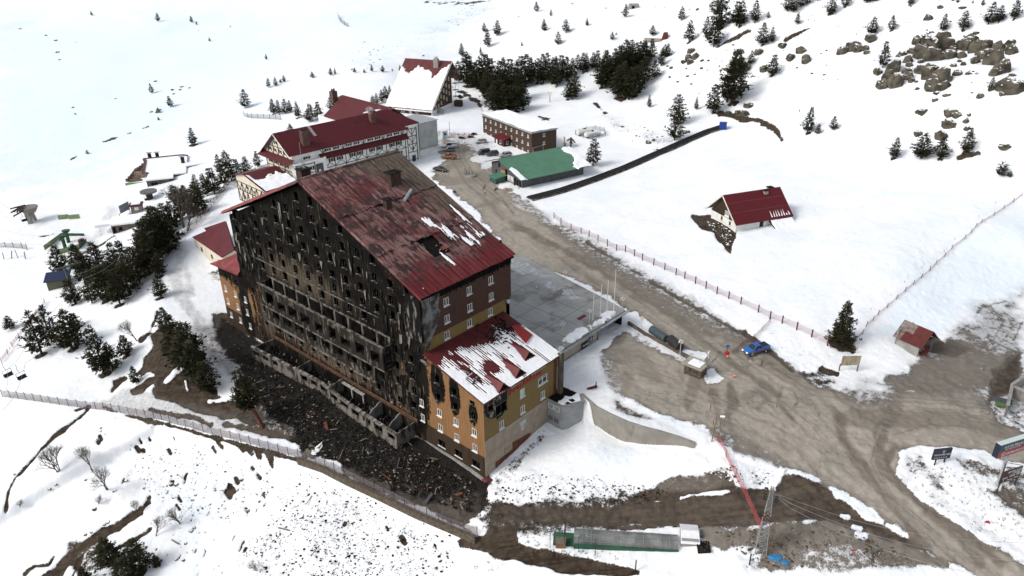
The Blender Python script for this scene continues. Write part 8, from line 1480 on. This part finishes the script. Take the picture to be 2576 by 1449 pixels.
mb=MB(); mb.beam((-.6,0,-.2),(-.3,0,5.2),.14,.14); mb.beam((.6,0,-.2),(.3,0,5.2),.14,.14); mb.build('leg',M('rusty_steel2',(.14,.09,.05),(.2,.17,.13),s=2),t)
mb=MB(); 
for k in range(7): w0,w1=.6-.043*k,.6-.043*(k+1); s=1 if k%2 else -1; mb.beam((-w0*s,0,k*.73),(w1*s,0,(k+1)*.73),.06,.06)
mb.build('brace',M('rusty_steel2',(.14,.09,.05),(.2,.17,.13),s=2),t); mb=MB(); mb.bar((.2,0,4.9),(.9,-.2,5.),.22,8,r1=.3); mb.build('floodlight',METAL,t)
top=np.array(ms.location)+[0,0,mh*.93]; wr=thing('power_lines','thin overhead wires running from the mast to the lower right','cable',top,0)
for i,(ex,ey,ez) in enumerate(((2576,1400,9),(2576,1449,9),(2560,1500,8))):
    e=at(ex,ey,ez)-top; mb=MB(); pr=np.zeros(3)
    for k in range(1,13): u=k/12; q_=e*u+np.array([0,0,-2.2*math.sin(math.pi*u)])+[0,0,-i*.5*(1-u)]; mb.bar(pr,q_,.022,3,cap=False); pr=q_
    mb.build('wire',METAL,wr)
t=thing('blue_tarpaulin','crumpled bright blue tarpaulin at the foot of the mast','tarpaulin',G(1935,1421),0); o=bpy.data.objects.new('sheet',rock_mesh(5,3,.35)); COL.objects.link(o); o.parent=t; o.scale=(1.1,.9,.7); o.data.materials.append(M('tarp_blue',(.03,.18,.38),rough=.5)); o2=bpy.data.objects.new('fold',rock_mesh(6,2,.4)); COL.objects.link(o2); o2.parent=t; o2.location=(1.,-.9,0); o2.scale=(.6,.5,.5); o2.data.materials.append(M('tarp_blue',(.03,.18,.38)))
for x,y,s_,c,l,nm in ((1216,1207,.9,(.5,.01,.012),'bright red sheet lying at the foot of the annex corner','red_sheet'),(2133,1407,.4,(.45,.01,.09),'small magenta scrap on the rubble','magenta_scrap'),(2468,1343,.35,(.35,.02,.1),'small pinkish ball in the roadside snow','pink_ball'),(1281,478,.5,(.35,.02,.02),'red bag at the corner of the green-roofed hall','red_bag')):
    p=G(x,y); o=bpy.data.objects.new(nm,rock_mesh(int(x)%9,2,.3)); COL.objects.link(o); o.location=p; o.scale=(s_*1.4,s_*.8,s_); o.data.materials.append(M(nm,c,rough=.6)); tag(o,l,'litter')
t=thing('broken_playframe','dark red twisted metal figure lying on the snowy parking edge','scrap',G(1483,985),0); mb=MB(); mb.beam((-.9,0,.1),(.9,.3,.5),.35,.3); mb.build('body',POSTR,t); mb=MB(); mb.beam((.5,0,.3),(.7,.1,1.5),.12,.12); mb.beam((-.4,0,.3),(.2,-.6,.8),.2,.1); mb.build('arm',CHAR,t)
# planks in the burnt yard
for i,(x,y,l,a) in enumerate(((650,985,2.2,.3),(685,905,1.4,-.4),(700,960,1.6,.1),(905,1045,1.8,.2),(915,1052,1.6,-.8),(965,1070,1.5,-.9),(905,1098,1.2,.6),(1060,1140,2.,-.6),(1080,1150,1.6,-.4),(1100,1125,1.8,-.7),(1040,1165,1.4,0),(740,1010,1.3,.8),(830,1070,1.4,.1),(675,1053,2.,-.3),(690,1058,1.6,0.),(1020,1110,1.7,-.9),(760,980,1.5,-.7),(650,945,1.7,.4))):
    o=None; mb=MB(); mb.beam((-l/2,0,.12),(l/2,0,.2),.16,.07); o=mb.build('plank',[LIGHTB,CHAR,WOODP][i%3]); o.location=G(x,y); o.rotation_euler=(0,0,a); tag(o,'%s plank lying on the burnt ground before the gutted facade'%['pale','charred','brown'][i%3],'plank','planks on the burnt ground')
rp0=random.Random(61)
for i in range(34):
    x=rp0.uniform(640,1180); y=870+(x-600)*.6+rp0.uniform(25,130); p=G(x,y); l=rp0.uniform(.8,2.4); mb=MB(); mb.beam((-l/2,0,.08),(l/2,0,rp0.uniform(.1,.5)),rp0.choice((.12,.2,.5)),.06); o=mb.build('burnt_board',[CHAR,LIGHTB,CHAR,DG,RUST][i%5]); o.location=p; o.rotation_euler=(0,0,rp0.uniform(0,3.1)); tag(o,'%s board or sheet fallen on the burnt yard'%['charred','pale','charred','metal','rusty'][i%5],'debris','fallen boards on the burnt yard')
for x,y,l,a,lab in ((345,1346,.0,0,''),(425,1343,1.8,-.6,'pale log lying on the snow of the lower slope'),(700,1318,2.2,-.35,'pale plank lying below the wire fence'),(765,1245,2.4,1.3,'thin dark stick standing out of the peppered snow'),(780,1370,3.,1.2,'dark stick in the snow at the bottom, left of centre')):
    if not lab: continue
    mb=MB(); mb.bar((-l/2,0,.1),(l/2,0,.2),.13 if l<2.3 else .06,6); o=mb.build('log',LIGHTB if l<2.3 else CHAR); o.location=G(x,y); o.rotation_euler=(0,0,a); tag(o,lab,'log')
# ---------------- stone restaurant, lift buildings ----------------
o=G(322,450); rs_=Fr(o,R(-4)); re=thing('stone_restaurant','low stone restaurant with thick snow roof and wooden deck by the piste','restaurant',o,0)
def pz(px,py,z): return at(px,py,o[2]+z)-np.array(o)
STW=M('stone_wall',(.13,.115,.09),(.055,.048,.04),s=1.6,bump=.6,bs=3,dirt=(.2,.18,.15),ds=1.8,drng=(.6,.7))
T_=lambda x,y:(314.5+x*.23036,352.2+y*.23036)     # zoomed view to picture px
def polyz(pp,z): return [tuple(pz(*T_(*q),z)) for q in pp]
rf=polyz([(245,118),(665,85),(720,95),(700,275),(560,290),(562,325),(258,350),(290,280),(235,268),(262,140)],3.)
mb=MB(); mb.slab(rf,(0,0,.45)); mb.build('snow_roof',SNOW,re); mb=MB()
for a_,b_ in ((0,1),(1,2),(0,9),(9,8),(8,7)): mb.beam((rf[a_][0],rf[a_][1],rf[a_][2]+.3),(rf[b_][0],rf[b_][1],rf[b_][2]+.3),.9,.75)
mb.build('roof_border',M('brown_border',(.11,.07,.06),(.07,.045,.04),s=1),re); mb=MB(); mb.slab([(a,b,c-.25) for a,b,c in rf],(0,0,.24)); mb.build('roof_edge',M('brown_edge',(.09,.04,.035)),re)
mb=MB(); q=[rf[i] for i in (3,4,5,6)]
for a,b in zip(q[:-1],q[1:]): mb.poly([(a[0],a[1]+.4,-2.5),(b[0],b[1]+.4,-2.5),(b[0],b[1]+.4,2.8),(a[0],a[1]+.4,2.8)])
mb.build('stone_wall',STW,re)
for t_ in (.15,.28): a=np.array(q[2])*(1-0)+0; 
a,b=np.array(q[3]),np.array(q[2])
for t_ in (.2,.32): c=a+(b-a)*t_; mb=MB(); mb.box(c[0]-.5,c[0]+.5,c[1]+.25,c[1]+.42,-.5,2.1); mb.build('door',DARKIN,re)
for t_ in (.5,.62,.78): c=a+(b-a)*t_; mb=MB(); mb.box(c[0]-.35,c[0]+.35,c[1]+.25,c[1]+.42,.9,1.7); mb.build('window',DARKIN,re)
r2_=polyz([(685,205),(695,165),(1050,130),(1075,140),(900,175)],3.4); mb=MB(); mb.slab(r2_,(0,0,.35)); mb.build('snow_roof',SNOW,re)
mb=MB(); q=[r2_[0],r2_[4],r2_[3]]
for a,b in zip(q[:-1],q[1:]): mb.poly([(a[0],a[1]+.3,-2.5),(b[0],b[1]+.3,-2.5),(b[0],b[1]+.3,3.3),(a[0],a[1]+.3,3.3)])
mb.build('stone_wall',STW,re)
dk=polyz([(40,350),(140,215),(240,165),(262,140),(235,268),(150,300),(258,350)],.6); mb=MB(); mb.slab(dk,(0,0,.25)); mb.build('deck',M('deck',(.14,.10,.085),(.1,.075,.06),s=1),re)
mb=MB(); q=polyz([(30,365),(255,355)],.9)
mb.slab([q[0],q[1],(q[1][0],q[1][1],q[1][2]-1.3),(q[0][0],q[0][1],q[0][2]-1.3)],(0,.1,0)); mb.build('green_banner',M('banner_green',(.09,.25,.05),(.13,.3,.09),s=.5),re)
mb=MB(); mb.slab([(q[0][0],q[0][1]+.3,q[0][2]-1.3),(q[1][0],q[1][1]+.3,q[1][2]-1.3),(q[1][0],q[1][1]+.3,-3),(q[0][0],q[0][1]+.3,-3)],(0,.1,0)); mb.build('deck_wall',M('moss_wall',(.07,.08,.045),(.05,.05,.035),s=1),re)
for k in range(8): c=np.array(dk[0])*(1-k/8)+np.array(dk[2])*(k/8); mb=MB(); mb.box(c[0],c[0]+1.,c[1],c[1]+.8,c[2]+.25,c[2]+1.); mb.build('deck_table',M('table_wood',(.08,.05,.04)),re)
mb=MB(); c=polyz([(215,310)],.85)[0]; mb.box(c[0]-2.5,c[0]+2.5,c[1],c[1]+2,c[2],c[2]+1.7); mb.build('glazed_porch',M('porch_frame_wood',(.12,.08,.045),(.3,.25,.18),s=1.2,stretch=(4,1,1),con=(.48,.52)),re)
for (x,y,hh,nm_) in ((310,92,1.6,'chimney'),(390,72,1.,'chimney'),(672,160,2.2,'stone_chimney')): c=polyz([(x,y)],3.4)[0]; mb=MB(); mb.box(c[0]-.5,c[0]+.5,c[1]-.4,c[1]+.4,c[2]-.5,c[2]+hh); k_=mb.build(nm_,CHAR,re); mb=MB(); mb.box(c[0]-.9,c[0]+.9,c[1]-.7,c[1]+.7,c[2]+hh+.2,c[2]+hh+.35); mb.build('cowl',METAL,k_)
c=polyz([(850,80)],1.)[0]; mb=MB(); mb.slab([(c[0]-2.5,c[1]-2,c[2]),(c[0]+2,c[1]-2.2,c[2]),(c[0]+2.6,c[1]+1.5,c[2]+.5),(c[0]-2.,c[1]+1.8,c[2]+.5)],(0,0,.3)); mb.build('small_snow_roof',SNOW,re)
LG=M('lift_green',(.035,.10,.045),(.02,.05,.03),s=1.5,rough=.6); LGL=M('lift_pale_green',(.22,.28,.14),(.15,.2,.1),s=1.5); DST=M('dark_steel',(.03,.022,.022),(.05,.035,.033),s=2)
def chair(px,py,hz_,lab,cable=None):
    p=at(px,py,hz_); t=thing('lift_chair',lab,'lift chair',p,R(-60),'chairs of the lift'); mb=MB()
    for x in (-.8,.8): mb.bar((x,0,0),(x,.1,1.2),.035,5)
    mb.bar((-.8,.1,1.2),(.8,.1,1.2),.035,5); mb.bar((0,.1,1.2),(-.25,.15,1.9),.04,5); mb.bar((-.25,.15,1.9),(-.25,.1,3.1),.04,5); mb.bar((-.8,-.5,.35),(.8,-.5,.35),.03,5); mb.build('hanger',POSTD,t); mb=MB(); mb.box(-.8,.8,-.5,.05,-.05,.03); mb.box(-.8,.8,.02,.08,.0,.55); mb.build('seat',M('seat_dark',(.03,.045,.04)),t); return np.array(p)+[0,0,3.1]
c1=chair(16,912,2.5,'chair hanging over the slope at the left edge'); c2=chair(50,919,2.5,'second hanging chair, right of the one at the left edge')
c3=chair(484-0,697,6.,'upper left of two chairs passing the tree belt') if False else chair(484.7*1.0,697,6.5,'chair passing over the snow between trees, left one') if False else None
for x,y,lab in ((303.,594.,'left of two chairs above the snow gap in the tree belt'),(318.,608.,'right of two chairs above the snow gap in the tree belt'),(376,479,'chair parked beside the small lift cabin'),(66.8,524,'chair hanging left under the far lift station')): chair(x*1.0 if x!=303. else 303,y,2.5 if x<100 or x>370 else 5.,lab)
def cable(label,pts,r=.05):
    P_=[np.array(at(*q)) for q in pts]; t=thing('lift_cable',label,'cable',P_[0],0); 
    for a,b in zip(P_[:-1],P_[1:]):
        mb=MB(); pr=a-P_[0]
        for k in range(1,9): u=k/8; q=a+(b-a)*u-P_[0]-np.array([0,0,1.2*math.sin(math.pi*u)]); mb.bar(pr,q,r,3,cap=False); pr=q
        mb.build('cable_span',METAL,t)
cable('left cable of the chairlift over the lower slope',[(0,958,3),(14,896,6),(75,800,8),(205,660,10),(300,590,8)],.03); cable('right cable of the chairlift over the lower slope',[(0,1000,4),(60,880,6),(90,830,8),(215,672,10),(318,600,8)],.03)
cable('upper haul cable of the far station',[(0,468,8),(40,490,7)],.05); cable('lower haul cable of the far station',[(0,494,8),(26,510,7)],.05)
cable('upper drag-lift cable running left from the green station',[(0,541,5),(140,560,5)],.04); cable('lower drag-lift cable running left from the green station',[(0,560,5),(130,583,5)],.04)
ps=G(186,721); py_=thing('lift_pylon','green lift pylon with wide crossarm standing in the tree belt','pylon',ps,R(-50)); mb=MB(); mb.bar((0,0,-.3),(0,0,8.8),.38,10,r1=.26); mb.build('mast',M('pylon_green',(.10,.13,.085),(.07,.09,.06),s=2),py_); mb=MB(); mb.beam((-3,0,8.6),(3,0,8.6),.3,.35); mb.build('crossarm',M('pylon_green',(.1,.13,.085)),py_)
for s in (-1,1): mb=MB(); mb.box(s*3-.1,s*3+.1,-1.5,1.5,8.8,9.2); mb.build('roller_battery',DST,py_)
fsn=thing('far_lift_station','grey lift return station with round top and dark machinery on the open piste','lift station',G(82,530),R(-60)); z_=4.3
mb=MB(); mb.beam((0,0,-.5),(-.3,.2,z_),1.6,1.2); mb.beam((1.8,.6,-.5),(1.2,.4,z_),1.,.8); mb.build('pillar',CONC,fsn); mb=MB(); mb.bar((1.,.5,z_-1.2),(1.,.5,z_+.3),1.6,16,r1=2.5); mb.bar((1.,.5,z_+.3),(1.,.5,z_+.6),2.6,18); mb.build('wheel_housing',M('housing_grey',(.22,.2,.18),(.17,.155,.14),s=1),fsn)
for k in range(5): mb=MB(); mb.beam((-2-k*.5,-1.6+k*.7,z_+.2+.2*(k%2)),(-.2-k*.3,1.4+k*.2,z_+1.3-.2*k),.35,.3); mb.build('machinery',DST,fsn)
mb=MB(); mb.beam((-5,-1.8,z_-.1),(0,.2,z_+.3),.3,.35); mb.beam((-3.5,2,z_+1.2),(1,2,z_+.9),.4,.35); mb.build('arm',DST,fsn)
bn=thing('pale_green_banners','pair of olive green banner panels behind the far lift station','banner',G(152,524),R(0)); 
for k in range(2): mb=MB(); mb.slab([(k*3.4,0,0),(k*3.4+3.1,.6,.1),(k*3.4+3.1,.6,1.6),(k*3.4,0,1.5)],(0,.1,0)); mb.build('panel',LGL,bn)
gst=thing('green_lift_station','dark green drag-lift station with banner-covered fences','lift station',G(168,598),R(-70))
for k,(x,y) in enumerate(((0,0),(3.5,2.5))):
    mb=MB(); mb.bar((x,y,-.3),(x,y,3.6),.5,8); mb.build('pillar',LG,gst); mb=MB(); mb.beam((x-1.5,y-1,3.6),(x+1.8,y+1,3.6),.8,.5); mb.bar((x,y,3.8),(x,y,4.3),1.,10); mb.build('drive_head',LG,gst)
for a,b in (((-3,4.5),(6,8)),((6,8),(8,1)),((-4,-2),(1,-4.5)),((1,-4.5),(5,-3.))): mb=MB(); mb.slab([(a[0],a[1],.2),(b[0],b[1],.2),(b[0],b[1],1.7),(a[0],a[1],1.7)],(0,.1,0)); mb.build('banner_panel',LG if a[0]>0 else LGL,gst)
mb=MB(); mb.box(3,4.4,-3.,-2,0,2); mb.build('red_cabinet',M('cabinet_red',(.14,.03,.035)),gst)
cb=thing('lift_cabin_house','small cabin with snow terrace at the middle lift station','cabin',G(352,508),R(-20)); mb=MB(); mb.box(-1.6,1.6,-1.4,1.4,-1,2.3); mb.build('wall',M('cabin_tan',(.22,.18,.14),(.17,.14,.11),s=1),cb); mb=MB(); mb.box(-2,2,-1.8,1.8,2.3,2.6); mb.build('roof',M('cabin_roof',(.08,.03,.03)),cb); mb=MB(); mb.box(-1.4,1.2,-1.,1.3,2.6,2.75); mb.build('roof_snow',SNOW,cb); mb=MB(); mb.box(-.6,.6,-1.46,-1.38,.9,1.9); mb.build('window',WHITE,cb)
ct=thing('snow_terrace_house','flat snow-covered terrace house below the small lift cabin','building',G(330,545),R(-20)); mb=MB(); mb.box(-4.5,4.,-2.5,4.5,-1.5,1.7); mb.build('wall',M('terrace_tan',(.16,.13,.10),(.1,.085,.07),s=1),ct); mb=MB(); mb.box(-4.8,4.3,-2.8,4.8,1.7,2.15); mb.build('snow_roof',SNOW,ct); mb=MB(); mb.box(-4.2,-3.4,-2.58,-2.5,-.6,1.2); mb.box(-2.6,-1.6,-2.58,-2.5,-.1,1.); mb.build('door',DARKIN,ct); mb=MB(); mb.box(-9,-4.5,-1,3,1.2,1.9); mb.build('snow_step',SNOW,ct)
md=thing('round_lift_station','round-topped dark lift drive station beside the small cabin','lift station',G(384,478),R(0)); mb=MB(); mb.bar((0,0,-.5),(0,0,2.4),1.,10); mb.build('pillar',DST,md); mb=MB(); mb.bar((0,0,2.4),(0,0,2.9),2.6,18); mb.build('housing',M('housing_dark',(.13,.13,.12)),md)
bh=thing('blue_roof_hut','small hut with dark blue roof half hidden behind trees','hut',G(152,688),R(-20)); mb=MB(); mb.box(-2.5,2.5,-2,2,-1,2.2); mb.build('wall',M('hut_olive',(.1,.105,.07)),bh); mb=MB(); mb.slab([(-3,-2.5,2.2),(3,-2.5,2.2),(3,2.5,2.9),(-3,2.5,2.9)],(0,0,.15)); mb.build('roof',M('blue_roof',(.02,.03,.07)),bh)
bk=thing('concrete_bunker','small concrete bunker half buried on the upper slope','bunker',G(1612,30),0); mb=MB(); mb.slab([(-3,0,-1),(3.4,0,-1),(2.6,0,2.2),(-2,0,2.2)],(0,4,0)); mb.build('wall',CONC,bk); mb=MB(); mb.box(-1,.4,-.1,0,-.5,1.4); mb.build('door',DARKIN,bk)
hu=thing('buried_hut','small dark red pointed hut with pale terrace above the long pine clump','hut',G(1687,110),R(20)); mb=MB(); mb.slab([(-1.5,0,-.5),(1.5,0,-.5),(.9,0,3),(-.6,0,3)],(0,3,0)); mb.build('wall',POSTR,hu); mb=MB(); mb.box(-9,-1.5,-1.5,.5,-.5,.5); mb.build('terrace',M('pale_terrace',(.3,.26,.22)),hu); mb=MB(); mb.bar((1.2,0,1),(1.2,0,4.5),.06,5); mb.build('antenna',POSTD,hu)
t=thing('dry_palm_stump','dark burnt-looking tree stump with hanging fronds behind the green roof','stump',G(1445,372),0); mb=MB(); mb.bar((0,0,-.3),(0,0,3.2),.3,7,r1=.2); mb.build('trunk',BARK,t)
for k in range(12): a=k*.55; mb=MB(); mb.beam((0,0,3.1),(math.cos(a)*1.6,math.sin(a)*1.6,2.2-rr.random()),.4,.06); mb.build('frond',CLOD,t)
rp=G(2560,1010); cw=thing('concrete_enclosure','corner of a concrete walled enclosure at the right edge','wall',rp,0)
cwz=lambda p,z:tuple(np.array(at(*p,rp[2]+z))-np.array(rp))
for a,b in (((2540,1000),(2528,1050)),((2540,1000),(2600,960)),((2541,1003),(2600,1030))):
    A_,B_=cwz(a,2.2),cwz(b,2.2); mb=MB(); mb.beam(A_,B_,.5,.35); mb.build('coping',CONC,cw); mb=MB(); mb.slab([A_,B_,(B_[0],B_[1],-1),(A_[0],A_[1],-1)],(.25,.1,0)); mb.build('wall_section',RWM,cw)
t=thing('green_skip','small green metal skip against the concrete enclosure','skip',G(2512,1050),R(30)); mb=MB(); mb.slab([(-.9,-.6,0),(.9,-.6,0),(1.2,-.6,.9),(-1.2,-.6,.9)],(0,1.3,0)); mb.build('body',M('skip_green',(.08,.14,.06),rough=.6),t); mb=MB(); mb.box(-1.25,1.25,-.65,.75,.9,.97); mb.build('rim',DG,t)
for x,y,lab in ((1332,345,'a'),): pass
build_terrain()
